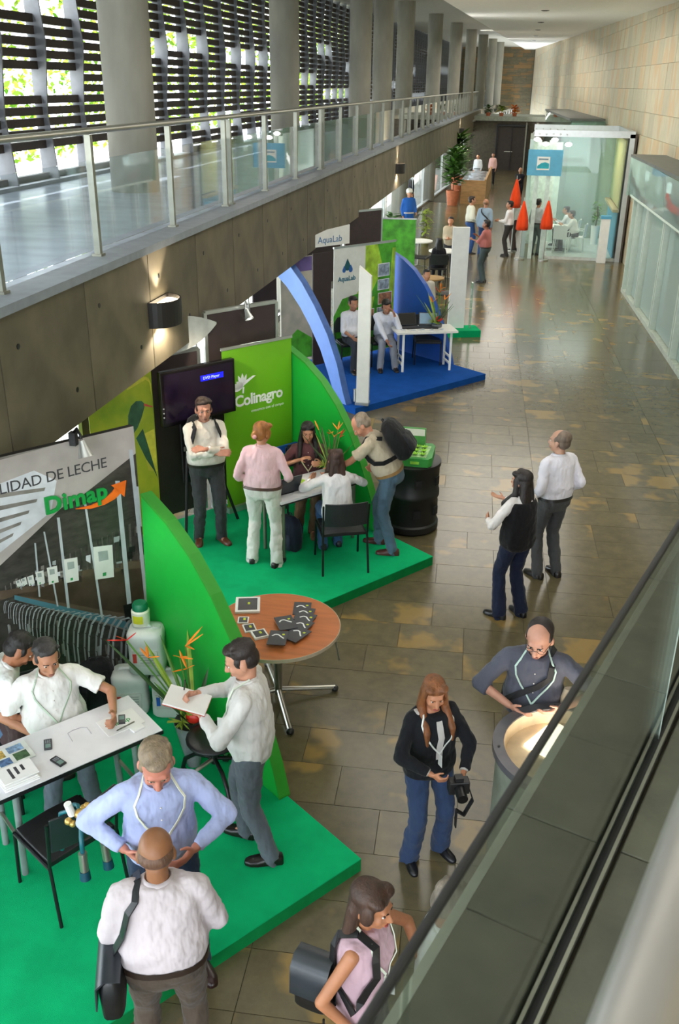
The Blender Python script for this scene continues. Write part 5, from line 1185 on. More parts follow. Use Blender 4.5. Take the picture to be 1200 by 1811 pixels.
def person(label, pos, face, h=1.72, female=False, hipz=None, hipxy=(0, 0), lean=0, side=0, twist=0, curl=0, yaw=0, pitch=0, tilt=0,
           R=None, L=None, Rp=(0.5, -1, -0.3), Lp=(-0.5, -1, -0.3), FR=(0.10, 0, 8), FL=(-0.10, 0, -8), kp=(0, 1, 0), KR=None, KL=None, belly=0.0, wide=1.0,
           skin='#b98262', top='#d2d0cd', sleeve='long', tucked=True, bottom='#3d4247', belt='#221a14', shoe='#1b1513', flare=0.0, hair='short', haircol='#1c1613',
           vest=None, glasses=False, lanyard=None, stubble=False, detail=1, legs=True, hands=('curl', 'curl'), group=None, strap=None, cap=None, name='person'):
    s = h/1.75; vx = (0.0085, 0.0135, 0.022)[detail-1] if detail else 0.0085
    root = thing(name, label, 'person', pos, -math.radians(face), group)
    seated = hipz is not None and hipz < 0.7
    hz = hipz if hipz is not None else 0.925*s
    hip = Vector((hipxy[0], hipxy[1], hz))
    la, sa = math.radians(lean), math.radians(side)
    up = Vector((math.sin(sa), math.sin(la)*math.cos(sa), math.cos(la)*math.cos(sa))).normalized()
    tw = math.radians(twist); r0 = Vector((math.cos(tw), -math.sin(tw), 0)); Rr = (r0-up*r0.dot(up)).normalized(); Fw = up.cross(Rr)
    pr = Vector((math.cos(tw*0.3), -math.sin(tw*0.3), 0)); upp = (Vector((0, 0, 1))+up).normalized() if not seated else (Vector((0, 0, 0.6))+up).normalized()
    cu = math.radians(curl)
    def spine(hh):
        """point and frame at height hh (unscaled) over the hips"""
        k = max(0, min(1, (hh+0.05)/0.5)); u_ = (upp.lerp(up, min(1, k*2))).normalized()
        ang = cu*max(0, k-0.35); q = Matrix.Rotation(-ang, 3, Rr) if abs(ang) > 1e-4 else Matrix.Identity(3)
        p = hip+(upp*(min(hh, 0.12))+up*max(0, hh-0.12))*s
        if ang: p = p+Fw*(math.sin(ang)*max(0, hh-0.2)*0.6*s)
        rr = (pr.lerp(Rr, k)).normalized(); uu = (q @ u_).normalized(); rr = (rr-uu*rr.dot(uu)).normalized(); return p, rr, uu.cross(rr), uu
    fs = 0.9 if female else 1.0
    SK = skin_mat(skin)
    def torso_rings(infl, h0, h1, loose=0.0):
        rg = []
        hs = [t_ for t_ in TORSO]
        cand = sorted(set([h0, h1]+[t_[0] for t_ in hs if h0 < t_[0] < h1]))
        for hh in cand:
            for (a, b) in zip(hs, hs[1:]):
                if a[0] <= hh <= b[0]:
                    k = (hh-a[0])/(b[0]-a[0]); rx = a[1]+(b[1]-a[1])*k; ry = a[2]+(b[2]-a[2])*k; break
            rx *= wide
            if hh > 0.3 and female: rx *= 0.9
            bl = belly*math.exp(-((hh-0.13)/0.11)**2)
            bust = 0.03*math.exp(-((hh-0.32)/0.06)**2) if female else 0
            if female: rx *= (0.92 if 0.1 < hh < 0.25 else 1.0); rx += 0.012*math.exp(-((hh+0.02)/0.07)**2)
            lo = loose*math.exp(-((hh-0.15)/0.075)**2)
            p, rr, ff, uu = spine(hh)
            rg.append(ring_pts(p, rr, ff, (rx+infl+lo+bl*0.5)*s, (ry+infl+lo+bl+bust*.5)*s, fwd=(bl*0.7+bust*.5)*s))
        return rg
    def surf(hh, deg, off=0.0):
        """point of the clothed torso at height hh, at an angle (0 right, 90 front)"""
        hh = min(hh, 0.5)
        rg = torso_rings(0.017+off, hh, min(hh+0.004, 0.514), loose=0.028 if tucked else 0.016)[0]
        i = (deg % 360)/18.0; a_, b_ = rg[int(i) % 20], rg[(int(i)+1) % 20]; return a_.lerp(b_, i-int(i))
    # joints
    sp_, sr, sf, su = spine(0.435)
    shw = 0.168*wide*fs*s
    SH = {1: sp_+sr*shw, -1: sp_-sr*shw}
    hpj = {1: hip+pr*0.09*s*wide, -1: hip-pr*0.09*s*wide}
    ul, fl_ = 0.29*s, 0.255*s
    EL, WR = {}, {}
    for sd, T_, pole in ((1, R, Rp), (-1, L, Lp)):
        if T_ is None: T_ = SH[sd]+Vector((0.04*sd, 0.06, -0.52*s))
        EL[sd], WR[sd] = ik(SH[sd], Vector(T_), ul, fl_, pole)
    KN, AN = {}, {}
    for sd, f, K in ((1, FR, KR), (-1, FL, KL)):
        a = Vector((f[0]*s, f[1], 0.085*s)); 
        KN[sd], AN[sd] = ik(hpj[sd], a, 0.435*s, 0.43*s, K or kp)
    nb, nr, nf, nu_ = spine(0.50)
    hup = (nu_*0.65+Vector((0, 0, 0.35))).normalized() if abs(lean) > 12 or curl else nu_
    hd = nb+hup*0.142*s+nf*0.024*s
    yw, pt, tl = math.radians(yaw), math.radians(pitch), math.radians(tilt)
    base = Matrix((nr, nf, nu_)).transposed() if abs(lean) < 50 else Matrix.Identity(3)
    fz = Vector((0, 0, 1)); f0 = (nf-fz*nf.dot(fz)).normalized(); r0_ = f0.cross(fz); base = Matrix((r0_, f0, fz)).transposed()
    HM = base @ Matrix.Rotation(-yw, 3, 'Z') @ Matrix.Rotation(-pt, 3, 'X') @ Matrix.Rotation(tl, 3, 'Y')
    hs_ = s*(1.05 if female else 1.09)
    def H_(x, y, z): return hd+HM @ (Vector((x, y, z))*hs_)
    def hell(mb, c, r, **k): mb.ell(H_(*c), [q*hs_ for q in r], HM, **k)
    def hcap(mb, a, b, r, r2=None, **k): mb.cap(H_(*a), H_(*b), r*hs_, (r2 if r2 is not None else r)*hs_, **k)
    # ---- body: one continuous surface
    b = MB()
    b.loft(torso_rings(-0.022, -0.10, 0.515))
    neck0 = spine(0.46)[0]
    b.cap(neck0, hd-HM @ Vector((0, 0.015, 0.06))*hs_, 0.056*s*fs, 0.052*s*fs)
    hell(b, (0, -0.012, 0.032), (0.074, 0.093, 0.083), nu=20, nv=14); hell(b, (0, 0.018, -0.02), (0.064, 0.073, 0.085), nu=20, nv=14)
    hell(b, (0, 0.03, -0.073), (0.047, 0.048, 0.036)); hell(b, (0, 0.062, -0.093), (0.024, 0.02, 0.018))
    hcap(b, (0, 0.088, 0.012), (0, 0.108, -0.026), 0.009, 0.015); hell(b, (0, 0.098, -0.032), (0.019, 0.014, 0.011))
    hcap(b, (-0.032, 0.078, 0.028), (0.032, 0.078, 0.028), 0.012)
    for sd in (1, -1): hell(b, (0.038*sd, 0.062, -0.025), (0.022, 0.022, 0.024)); hell(b, (0.076*sd, -0.008, -0.008), (0.012, 0.022, 0.033))
    hell(b, (0, 0.086, -0.064), (0.026, 0.012, 0.013))
    for sd in (1, -1):
        b.cap(SH[sd], EL[sd], 0.045*s*fs, 0.036*s*fs); b.cap(EL[sd], WR[sd], 0.038*s*fs, 0.025*s*fs)
        b.cap(hpj[sd], KN[sd], 0.075*s, 0.05*s); b.cap(KN[sd], AN[sd], 0.05*s, 0.034*s); b.cap(AN[sd], AN[sd]+Vector((0, 0.07, -0.055))*s, 0.022*s)
        # hand: palm, four fingers of different length and a thumb
        d = dirv(EL[sd], WR[sd]); mode = hands[0 if sd == 1 else 1]
        inw = Vector((-sd, 0.25, 0)) if mode != 'flat' else Vector((0, 0, -1))
        if mode == 'up': inw = Vector((0, 0, 1))
        nrm = (inw-d*inw.dot(d)); nrm = nrm.normalized() if nrm.length > 0.1 else Vector((0, 0, -1)); lat = d.cross(nrm)*(1 if sd == 1 else -1)
        # lat points to the thumb side
        if lat.dot(Vector((0, 0.5, 1))) < 0 and mode == 'curl': lat = -lat
        w = WR[sd]; hsz = s*fs*1.04
        pc = w+d*0.052*hsz
        Mh = Matrix((lat, d, nrm)).transposed(); b.ell(pc, (0.040*hsz, 0.055*hsz, 0.017*hsz), Mh)
        cr = {'curl': 0.55, 'grip': 1.15, 'flat': 0.12, 'up': 0.3}[mode]
        for k, (ln, off) in enumerate(((0.070, 0.030), (0.078, 0.010), (0.073, -0.011), (0.058, -0.031))):
            b0 = w+d*0.088*hsz+lat*off*hsz; a1 = d*math.cos(cr*0.5)+nrm*math.sin(cr*0.5)+lat*off*3; a1.normalize()
            a2 = d*math.cos(cr*1.5)+nrm*math.sin(cr*1.5)+lat*off*3; a2.normalize()
            m1 = b0+a1*ln*0.55*hsz; b.cap(b0-a1*0.02, m1, 0.0092*hsz, 0.0088*hsz, n=8); b.cap(m1, m1+a2*ln*0.5*hsz, 0.0088*hsz, 0.0076*hsz, n=8)
        t0 = w+d*0.03*hsz+lat*0.03*hsz; t1 = t0+(d*0.6+lat*0.75+nrm*0.35).normalized()*0.042*hsz; b.cap(t0, t1, 0.0125*hsz, 0.0105*hsz, n=8); b.cap(t1, t1+(d*0.9+nrm*0.45+lat*0.2).normalized()*0.032*hsz, 0.0105*hsz, 0.0085*hsz, n=8)
    finish(b, 'body', SK, root, vx, 1)
    # ---- face details
    if detail <= 2:
        for sd in (1, -1):
            e = MB(); hell(e, (0.029*sd, 0.078, 0.006), (0.0115, 0.0078, 0.0062), nu=10, nv=7); eo = e.build('eye', mat('eye_white', '#cfc7bf', 0.3), root, smooth=True)
            if detail == 1:
                e = MB(); hell(e, (0.029*sd, 0.0832, 0.006), (0.0062, 0.004, 0.0062), nu=8, nv=6); e.build('iris', mat('iris_dark', '#1d120c', 0.2), eo, smooth=True)
            if detail == 1:
                e = MB(); hcap(e, (0.016*sd, 0.093, 0.024), (0.046*sd, 0.081, 0.027), 0.0032, 0.002, n=8); e.build('eyebrow', mat('brow'+haircol[1:], haircol, 0.8), root, smooth=True)
        e = MB(); hell(e, (0, 0.095, -0.061), (0.021, 0.0075, 0.004), nu=10, nv=6); hell(e, (0, 0.0945, -0.069), (0.018, 0.0075, 0.005), nu=10, nv=6); e.build('lips', mat('lips'+('f' if female else 'm'), '#9a4a45' if female else '#8f5a4c', 0.45), root, smooth=True)
    # ---- hair
    HC = mat('hair'+haircol[1:], haircol, 0.55, var=0.3, scale=30, bump=0.5, bscale=90, stretch=(1, 1, 0.25))
    hb = MB()
    if hair == 'short':
        hell(hb, (0, -0.028, 0.062), (0.079, 0.088, 0.064), nu=20, nv=14); hell(hb, (0, -0.045, 0.005), (0.076, 0.066, 0.075)); hell(hb, (0, 0.036, 0.094), (0.054, 0.042, 0.026))
        for sd in (1, -1): hell(hb, (0.066*sd, 0.012, 0.02), (0.014, 0.026, 0.034))
        if detail == 1:
            r_ = random.Random(hash(label) & 255 if False else len(label))
            for k in range(34): a = r_.uniform(0, 6.28); q = r_.uniform(0, 0.08); hell(hb, (q*math.cos(a), -0.018+q*math.sin(a), 0.120-q*q*6), (0.015, 0.019, 0.013), nu=8, nv=6)
    elif hair == 'receding':
        hell(hb, (0, -0.040, 0.048), (0.080, 0.080, 0.068), nu=20, nv=14); hell(hb, (0, -0.05, 0.0), (0.075, 0.062, 0.07))
        for sd in (1, -1): hell(hb, (0.066*sd, -0.005, 0.03), (0.015, 0.034, 0.036))
    elif hair == 'bald':
        hell(hb, (0, -0.042, 0.008), (0.0775, 0.066, 0.052), nu=20, nv=14)
        for sd in (1, -1): hell(hb, (0.066*sd, -0.012, 0.015), (0.012, 0.026, 0.025))
    elif hair in ('long', 'tail', 'bun', 'back'):
        hell(hb, (0, -0.022, 0.056), (0.083, 0.098, 0.074), nu=20, nv=14); hell(hb, (0, -0.045, 0.0), (0.082, 0.070, 0.085))
        for sd in (1, -1): hell(hb, (0.045*sd, 0.034, 0.086), (0.042, 0.045, 0.03)); hell(hb, (0.074*sd, 0.012, 0.0), (0.018, 0.04, 0.06))
        if hair in ('long', 'back'):
            bk = -nf
            for off, ln, r1, r2 in ((0, 0.40, 0.05, 0.022), (0.045, 0.36, 0.042, 0.02), (-0.045, 0.37, 0.042, 0.018), (0.022, 0.42, 0.04, 0.015), (-0.02, 0.41, 0.04, 0.016)):
                p0 = H_(off, -0.06, -0.02); p1 = p0+Vector((0, 0, -0.14*s))+bk*0.02*s+nr*off*0.3; p2 = nb+bk*0.10*s+nr*off*1.3+nu_*(0.06-ln*0.55)*s
                hb.cap(p0, p1, r1*s, r1*0.95*s); hb.cap(p1, p2, r1*0.95*s, r2*s)
            for sd in (1, -1) if hair == 'long' else ():
                p0 = H_(0.074*sd, 0.012, 0.0); p1 = H_(0.084*sd, 0.012, -0.11); p2 = sp_+sr*0.105*sd*s+sf*(0.085)*s-su*0.05*s
                p2 = p2+sf*0.06*s; p3_ = p2-su*0.10*s+sf*0.01; hb.cap(p0, p1, 0.024*s, 0.036*s); hb.cap(p1, p2, 0.034*s, 0.028*s); hb.cap(p2, p3_, 0.028*s, 0.012*s)
        elif hair == 'tail':
            p0 = H_(0, -0.11, 0.03); p1 = H_(0, -0.14, -0.08); p2 = nb-nf*0.13*s-nu_*0.22*s
            hb.cap(p0, p1, 0.03*s, 0.04*s); hb.cap(p1, p2, 0.04*s, 0.016*s)
            for q in (-0.03, 0.03): hb.cap(p1, p2+nr*q*1.3+nu_*0.05, 0.034*s, 0.012*s)
        elif hair == 'bun': hell(hb, (0, -0.11, -0.02), (0.045, 0.04, 0.045))
    if hair != 'none': finish(hb, 'hair', HC, root, vx*0.9, 1)
    if cap:
        c = MB(); hell(c, (0, -0.005, 0.06), (0.095, 0.115, 0.085), nu=20, nv=12); c.mi = 0; hell(c, (0, 0.06, 0.045), (0.085, 0.09, 0.014), nu=16, nv=6); c.build('hard_hat', mat('hat'+cap[1:], cap, 0.35), root, smooth=True)
    if glasses:
        g_ = MB()
        for sd in (1, -1):
            cs = [H_(0.033*sd+0.022*math.cos(a), 0.098-0.004*abs(math.cos(a)), 0.004+0.015*math.sin(a)) for a in [2*math.pi*i/14 for i in range(15)]]
            g_.tube(cs, 0.0014*1.4, 5); g_.tube([H_(0.055*sd, 0.095, 0.008), H_(0.078*sd, 0.01, 0.006)], 0.0018, 5)
        g_.tube([H_(-0.011, 0.101, 0.007), H_(0.011, 0.101, 0.007)], 0.002, 5); g_.build('glasses', BLACK, root)
    # ---- shirt
    TM = cloth('top'+top[1:], top); wr = 0.010 if detail == 1 else 0.006
    t = MB()
    bot = 0.02 if tucked else -0.075
    t.loft(torso_rings(0.017, bot, 0.508 if not (vest and vest[1] == 'jacket') else 0.48, loose=0.028 if tucked else 0.016)); 
    rs_ = (0.061*fs, 0.056*fs, 0.048*fs, 0.037*fs)
    for sd in (1, -1):
        if sleeve == 'none':
            t.cap(SH[sd]-sr*sd*0.03*s+su*0.005, SH[sd]-sr*sd*0.06*s, 0.05*s, 0.05*s); continue
        t.ell(SH[sd]-sr*sd*0.012*s, (rs_[0]*s*1.03,)*3)
        t.cap(SH[sd]-sr*sd*0.05*s+su*0.02*s, SH[sd], 0.06*s*fs, rs_[0]*s)
        if sleeve == 'short':
            e = SH[sd]+(EL[sd]-SH[sd])*0.72; t.cyl(SH[sd], e, rs_[0]*s, 0.068*s*fs, n=16)
        elif sleeve == 'rolled':
            t.cyl(SH[sd], EL[sd], rs_[0]*s, rs_[1]*s, n=16); t.ell(EL[sd], (rs_[1]*s,)*3); t.cyl(EL[sd], EL[sd]+(WR[sd]-EL[sd])*0.3, rs_[1]*s, 0.054*s, n=16)
        else:
            t.cyl(SH[sd], EL[sd], rs_[0]*s, rs_[1]*s, n=16); t.ell(EL[sd], (rs_[1]*s*0.99,)*3); t.cyl(EL[sd], EL[sd]+(WR[sd]-EL[sd])*0.94, rs_[1]*s*0.97, rs_[3]*s, n=16)
    so = finish(t, 'shirt', TM, root, vx*1.25, 2, wr)
    if sleeve != 'none' and detail <= 2 and not (vest and vest[1] == 'jacket'):
        c = MB(); p, rr, ff, uu = spine(0.492); n = 18; rg = []
        ax = (hd-neck0).normalized()
        for k, (z, rad) in enumerate(((-0.004, 0.074), (0.030, 0.060), (0.036, 0.066), (0.0, 0.084))):
            rg.append([p+ax*z*s+rr*rad*s*fs*math.cos(a)+ff*(rad*s*fs*0.95*math.sin(a)+0.004)-uu*(0.014*max(0, math.sin(a)))*s for a in [math.pi/2+0.22+(2*math.pi-0.44)*i/n for i in range(n+1)]])
        vs = [q for r in rg for q in r]; m_ = n+1
        c.add(vs, [(k*m_+i, k*m_+i+1, ((k+1) % 4)*m_+i+1, ((k+1) % 4)*m_+i) for k in range(4) for i in range(n)]); c.build('collar', TM, so, smooth=True)
    if detail == 1 and sleeve != 'none' and not vest:
        c = MB()
        for hh in (0.42, 0.34, 0.26, 0.18, 0.10):
            rg = torso_rings(0.02, hh, min(hh+0.01, 0.48), loose=0.028 if tucked else 0.016)[0]; q = rg[5]; c.ell(q+Fw*0.001, (0.005,)*3, nu=8, nv=5)
        c.build('buttons', mat('button', '#d8d4cc', 0.4), so)
    if vest:
        v_ = MB(); v_.loft(torso_rings(0.032, -0.09, 0.455 if vest[1] == 'vest' else 0.488, loose=0.018))
        for sd in (1, -1): v_.cap(SH[sd]-sr*sd*0.075*s+su*0.02*s, SH[sd]-sr*sd*0.045*s+su*0.0*s, 0.058*s, 0.055*s)
        if vest[1] == 'jacket':
            for sd in (1, -1):
                v_.ell(SH[sd]-sr*sd*0.01, (0.068*s,)*3); v_.cyl(SH[sd], EL[sd], 0.068*s*fs, 0.062*s*fs, n=16); v_.ell(EL[sd], (0.062*s*fs,)*3); v_.cyl(EL[sd], EL[sd]+(WR[sd]-EL[sd])*0.9, 0.061*s*fs, 0.047*s*fs, n=16)
        finish(v_, 'vest' if vest[1] == 'vest' else 'jacket', cloth('vest'+vest[0][1:], vest[0]), root, vx*1.25, 2, wr)
        if vest[1] == 'jacket':   # open front showing the shirt
            q = MB(); rg = torso_rings(0.038, 0.14, 0.46, loose=0.018); strip = []
            for r in rg: strip.append([r[4], r[5], r[6]])
            w0 = [(a*0.35+b_*0.65, b_, b_*0.65+c_*0.35) for a, b_, c_ in strip]
            vs = [p_+Fw*0.004 for row in w0 for p_ in row]; q.add(vs, [(3*i+j, 3*i+j+1, 3*i+j+4, 3*i+j+3) for i in range(len(w0)-1) for j in (0, 1)]); q.build('shirt_front', TM, root, smooth=True)
    # ---- trousers
    if legs:
        BM_ = cloth('bottom'+bottom[1:], bottom, 0.85, 0.14)
        q = MB(); q.loft(torso_rings(0.024 if tucked else 0.010, -0.11, 0.05 if tucked else 0.03))
        for sd in (1, -1):
            hp_ = hpj[sd]; q.ell(hp_, (0.098*s*wide,)*3); q.cyl(hp_, KN[sd], 0.098*s*wide, 0.070*s, n=18); q.ell(KN[sd], (0.071*s,)*3)
            an = AN[sd]-Vector((0, 0.008, 0.045)); q.cyl(KN[sd], an, 0.070*s, (0.060+flare)*s, n=18)
            q.cyl(an, an+Vector((0, 0.015, -0.018)), (0.060+flare)*s, (0.066+flare)*s, n=18)
        finish(q, 'trousers', BM_, root, vx*1.3, 2, wr*1.2)
        if tucked and belt:
            rg = torso_rings(0.031, 0.024, 0.058); rg = [rg[0], rg[-1]]; q = MB(); q.loft(rg, caps=False); q.build('belt', mat('belt'+belt[1:], belt, 0.4), root, smooth=True)
        for sd, f in ((1, FR), (-1, FL)):
            q = MB(); A_ = AN[sd]; ta = math.radians(f[2]); fw = Vector((math.sin(ta), math.cos(ta), 0)); rt_ = Vector((fw.y, -fw.x, 0)); rg = []
            gz = A_.z-0.085*s
            for y, w, hh in ((-0.085, 0.020, 0.04), (-0.075, 0.034, 0.07), (-0.03, 0.038, 0.085), (0.03, 0.040, 0.072), (0.09, 0.046, 0.05), (0.14, 0.042, 0.042), (0.175, 0.026, 0.032), (0.183, 0.012, 0.02)):
                c_ = Vector((A_.x, A_.y, gz))+fw*y*s; w *= s*fs; hh *= s
                rg.append([c_-rt_*w, c_+rt_*w, c_+rt_*w+Z*hh*0.5, c_+rt_*w*0.7+Z*hh*0.9, c_+Z*hh, c_-rt_*w*0.7+Z*hh*0.9, c_-rt_*w+Z*hh*0.5])
            q.loft(rg).build('shoe', mat('shoe'+shoe[1:], shoe, 0.3, var=0.1), root, smooth=60)
    # ---- lanyard with badge
    if lanyard:
        q = MB(); off = 0.022 if vest else 0.008
        p5 = surf(0.19, 90, off)+Fw*0.006
        for sd in (1, -1):
            pts = [nb+nr*sd*0.055*s+nu_*0.03-nf*0.03]+[surf(hh, 90-sd*dg_, off) for hh, dg_ in ((0.485, 48), (0.44, 40), (0.38, 33), (0.31, 22), (0.25, 11))]+[p5]
            q.ribbon(pts, spine(0.25)[0], 0.012*s, 0.005)
        q.build('lanyard', mat('lanyard'+lanyard[1:], lanyard, 0.6), root)
        q = MB(); q.bar(p5+Fw*0.004, p5-up*0.10*s+Fw*0.012, 0.07*s, 0.003); q.build('badge', PAPER, root)
    if strap:
        q = MB(); sd = strap[0]
        for fr in (1, -1):
            pts = [SH[sd]-sr*sd*0.075*s+su*0.068*s]+[surf(hh, 90*fr-sd*fr*dg_, 0.012) for hh, dg_ in ((0.47, 35), (0.40, 24), (0.32, 6), (0.24, -20), (0.15, -48), (0.06, -70), (0.02, -88))]
            q.ribbon(pts, spine(0.25)[0], 0.042*s, 0.006)
        q.build('shoulder_strap', mat('strap'+strap[1][1:], strap[1], 0.7), root)
    info = dict(root=root, SH=SH, EL=EL, WR=WR, hip=hip, spine=spine, Fw=Fw, sr=sr, su=su, hd=hd, s=s, face=face, KN=KN, surf=surf)
    def world(p): return Vector(pos)+Matrix.Rotation(-math.radians(face), 3, 'Z') @ Vector(p)
    info['world'] = world
    return info

def finish_people():
    """grow every body and garment into one smooth continuous surface"""
    cl = bpy.data.textures.new('wrinkle', 'CLOUDS'); cl.noise_scale = 0.075; cl.noise_depth = 2
    for o, vxl, sm, wr in REMESH:
        m = o.modifiers.new('r', 'REMESH'); m.mode = 'VOXEL'; m.voxel_size = vxl; m.use_smooth_shade = True
        if sm: k = o.modifiers.new('s', 'SMOOTH'); k.factor = 0.5; k.iterations = sm*2
        if wr: d = o.modifiers.new('d', 'DISPLACE'); d.texture = cl; d.strength = wr*2.2; d.mid_level = 0.5; d.texture_coords = 'LOCAL'
    bpy.context.view_layer.update(); dg = bpy.context.evaluated_depsgraph_get(); tot = 0
    for o, vxl, sm, wr in REMESH:
        me = bpy.data.meshes.new_from_object(o.evaluated_get(dg)); old = o.data; mats = [x for x in old.materials]
        o.modifiers.clear(); o.data = me; me.name = old.name
        me.materials.clear(); [me.materials.append(x) for x in mats]; bpy.data.meshes.remove(old)
        me.polygons.foreach_set('use_smooth', [True]*len(me.polygons)); me.polygons.foreach_set('material_index', [0]*len(me.polygons)); tot += len(me.polygons)
    print('PEOPLE_FACES', tot)

def vaz(x, y): return math.degrees(math.atan2(x, y))       # direction from the camera to a spot
CZ = 0.108

# --- bags
def backpack(label, wearer=None, loc=None, face=0, col='#15171a', col2='#3a3d42', size=1.0, drop=0.0):
    if wearer:
        p, rr, ff, uu = wearer['spine'](0.27+drop); base = wearer['world'](p-ff*0.24*wearer['s']-uu*0.18); rz = -math.radians(wearer['face'])
        M = Matrix.Rotation(rz, 3, 'Z') @ Matrix((rr, ff, uu)).transposed()
    else: base = Vector(loc); M = Matrix.Rotation(-math.radians(face), 3, 'Z')
    t = thing('backpack', label, 'backpack', base); m = cloth('pack'+col[1:], col, 0.7); m2 = cloth('pack'+col2[1:], col2, 0.6); k = size
    def q(x, y, z): return M @ (Vector((x, y, z))*k)
    b = MB(); rg = []
    for z, w, d in ((0, 0.13, 0.05), (0.03, 0.155, 0.085), (0.15, 0.165, 0.10), (0.28, 0.155, 0.09), (0.38, 0.125, 0.07), (0.42, 0.07, 0.035)):
        rg.append([q(w*math.copysign(abs(math.cos(a))**0.6, math.cos(a)), d*math.copysign(abs(math.sin(a))**0.6, math.sin(a)), z) for a in [2*math.pi*i/20 for i in range(20)]])
    b.loft(rg).build('main_bag', m, t, smooth=50)
    b = MB(); rg = []
    for z, w, d in ((0.03, 0.10, 0.02), (0.06, 0.115, 0.04), (0.18, 0.115, 0.04), (0.22, 0.09, 0.02)):
        rg.append([q(w*math.copysign(abs(math.cos(a))**0.6, math.cos(a)), -0.09+d*math.copysign(abs(math.sin(a))**0.6, math.sin(a)), z) for a in [2*math.pi*i/16 for i in range(16)]])
    b.loft(rg).build('front_pocket', m2, t, smooth=50)
    for s in (1, -1):
        if wearer:
            w_ = wearer; S_ = w_['SH'][s]; pts = [w_['world'](x)-base for x in [w_['surf'](0.40, 270+s*25, 0.02), S_-w_['sr']*s*0.05+w_['su']*0.068]+[w_['surf'](hh, 90-s*dg_, 0.024) for hh, dg_ in ((0.46, 36), (0.38, 40), (0.30, 50), (0.24, 72), (0.20, 100), (0.19, 130), (0.18, 155))]]
        else: pts = [q(0.07*s, 0.08, 0.36), q(0.08*s, 0.13, 0.25), q(0.09*s, 0.09, 0.06)]
        b = MB()
        if wearer: b.ribbon(pts, wearer['world'](wearer['spine'](0.3)[0])-base, 0.048, 0.010)
        else: b.ribbon(pts, q(0, 0, 0.2), 0.04, 0.012)
        b.build('strap', m, t)
    MB().tube([q(-0.03, 0.02, 0.41), q(-0.02, 0.02, 0.45), q(0.02, 0.02, 0.45), q(0.03, 0.02, 0.41)], 0.007, 6).build('grab_loop', m2, t)
    return t

# --- the man taking notes
def P3(x, y, z=0.0): return (x, y, z)
va = vaz(-1.40, 4.68)
pE = person('man in a white long-sleeved shirt and grey jeans writing on a note pad', (-1.40, 4.66, CZ), va-78, 1.70, lean=3, yaw=-12, pitch=24, hands=('grip', 'up'),
            R=(0.06, 0.36, 1.20), L=(-0.08, 0.30, 1.14), Rp=(1, -0.6, -0.6), Lp=(-1, -0.5, -0.6), FR=(0.13, 0.10, 15), FL=(-0.10, -0.12, -10), bottom='#596068', shoe='#17110f', tucked=False, haircol='#241a16', skin='#c08a70', belly=0.03, wide=1.06, lanyard='#cfd8c8')
t = thing('note_pad', 'white note pad held by the man in the grey jeans', 'note pad', pE['world']((-0.03, 0.40, 1.215)), -math.radians(va-78))
M = Matrix.Rotation(math.radians(14), 3, 'X')
MB().box((0, 0, 0), (0.2, 0.27, 0.012), M=M).build('pages', PAPER, t); MB().box(M @ Vector((0, 0.0, -0.008)), (0.205, 0.275, 0.004), M=M).build('cover', RED, t)
t = thing('pen', 'dark pen in the writing hand of the man with the note pad', 'pen', pE['world']((0.045, 0.44, 1.235)), 0)
MB().tube([(0, 0, 0), (0.03, -0.05, 0.11)], 0.005, 8).build('barrel', BLACK, t)

# --- the tall man with hands on his hips
va = vaz(-1.62, 3.95)
pC = person('grey-haired man in a pale blue shirt and jeans with hands on his hips', (-1.65, 3.69, CZ), va+180-6, 1.78, lean=11, pitch=30, yaw=4, hands=('curl', 'curl'),
            R=(0.20, 0.15, 1.08), L=(-0.15, 0.28, 1.11), Rp=(0.8, -0.6, 0), Lp=(-0.8, -0.5, 0), FR=(0.14, -0.02, 15), FL=(-0.16, 0.06, -15), top='#a9b4dc', bottom='#26354a', shoe='#2a1512', haircol='#7a6a55', skin='#bd7a66', tucked=False, belly=0.02, wide=1.02, lanyard='#d9dccb', hair='short')
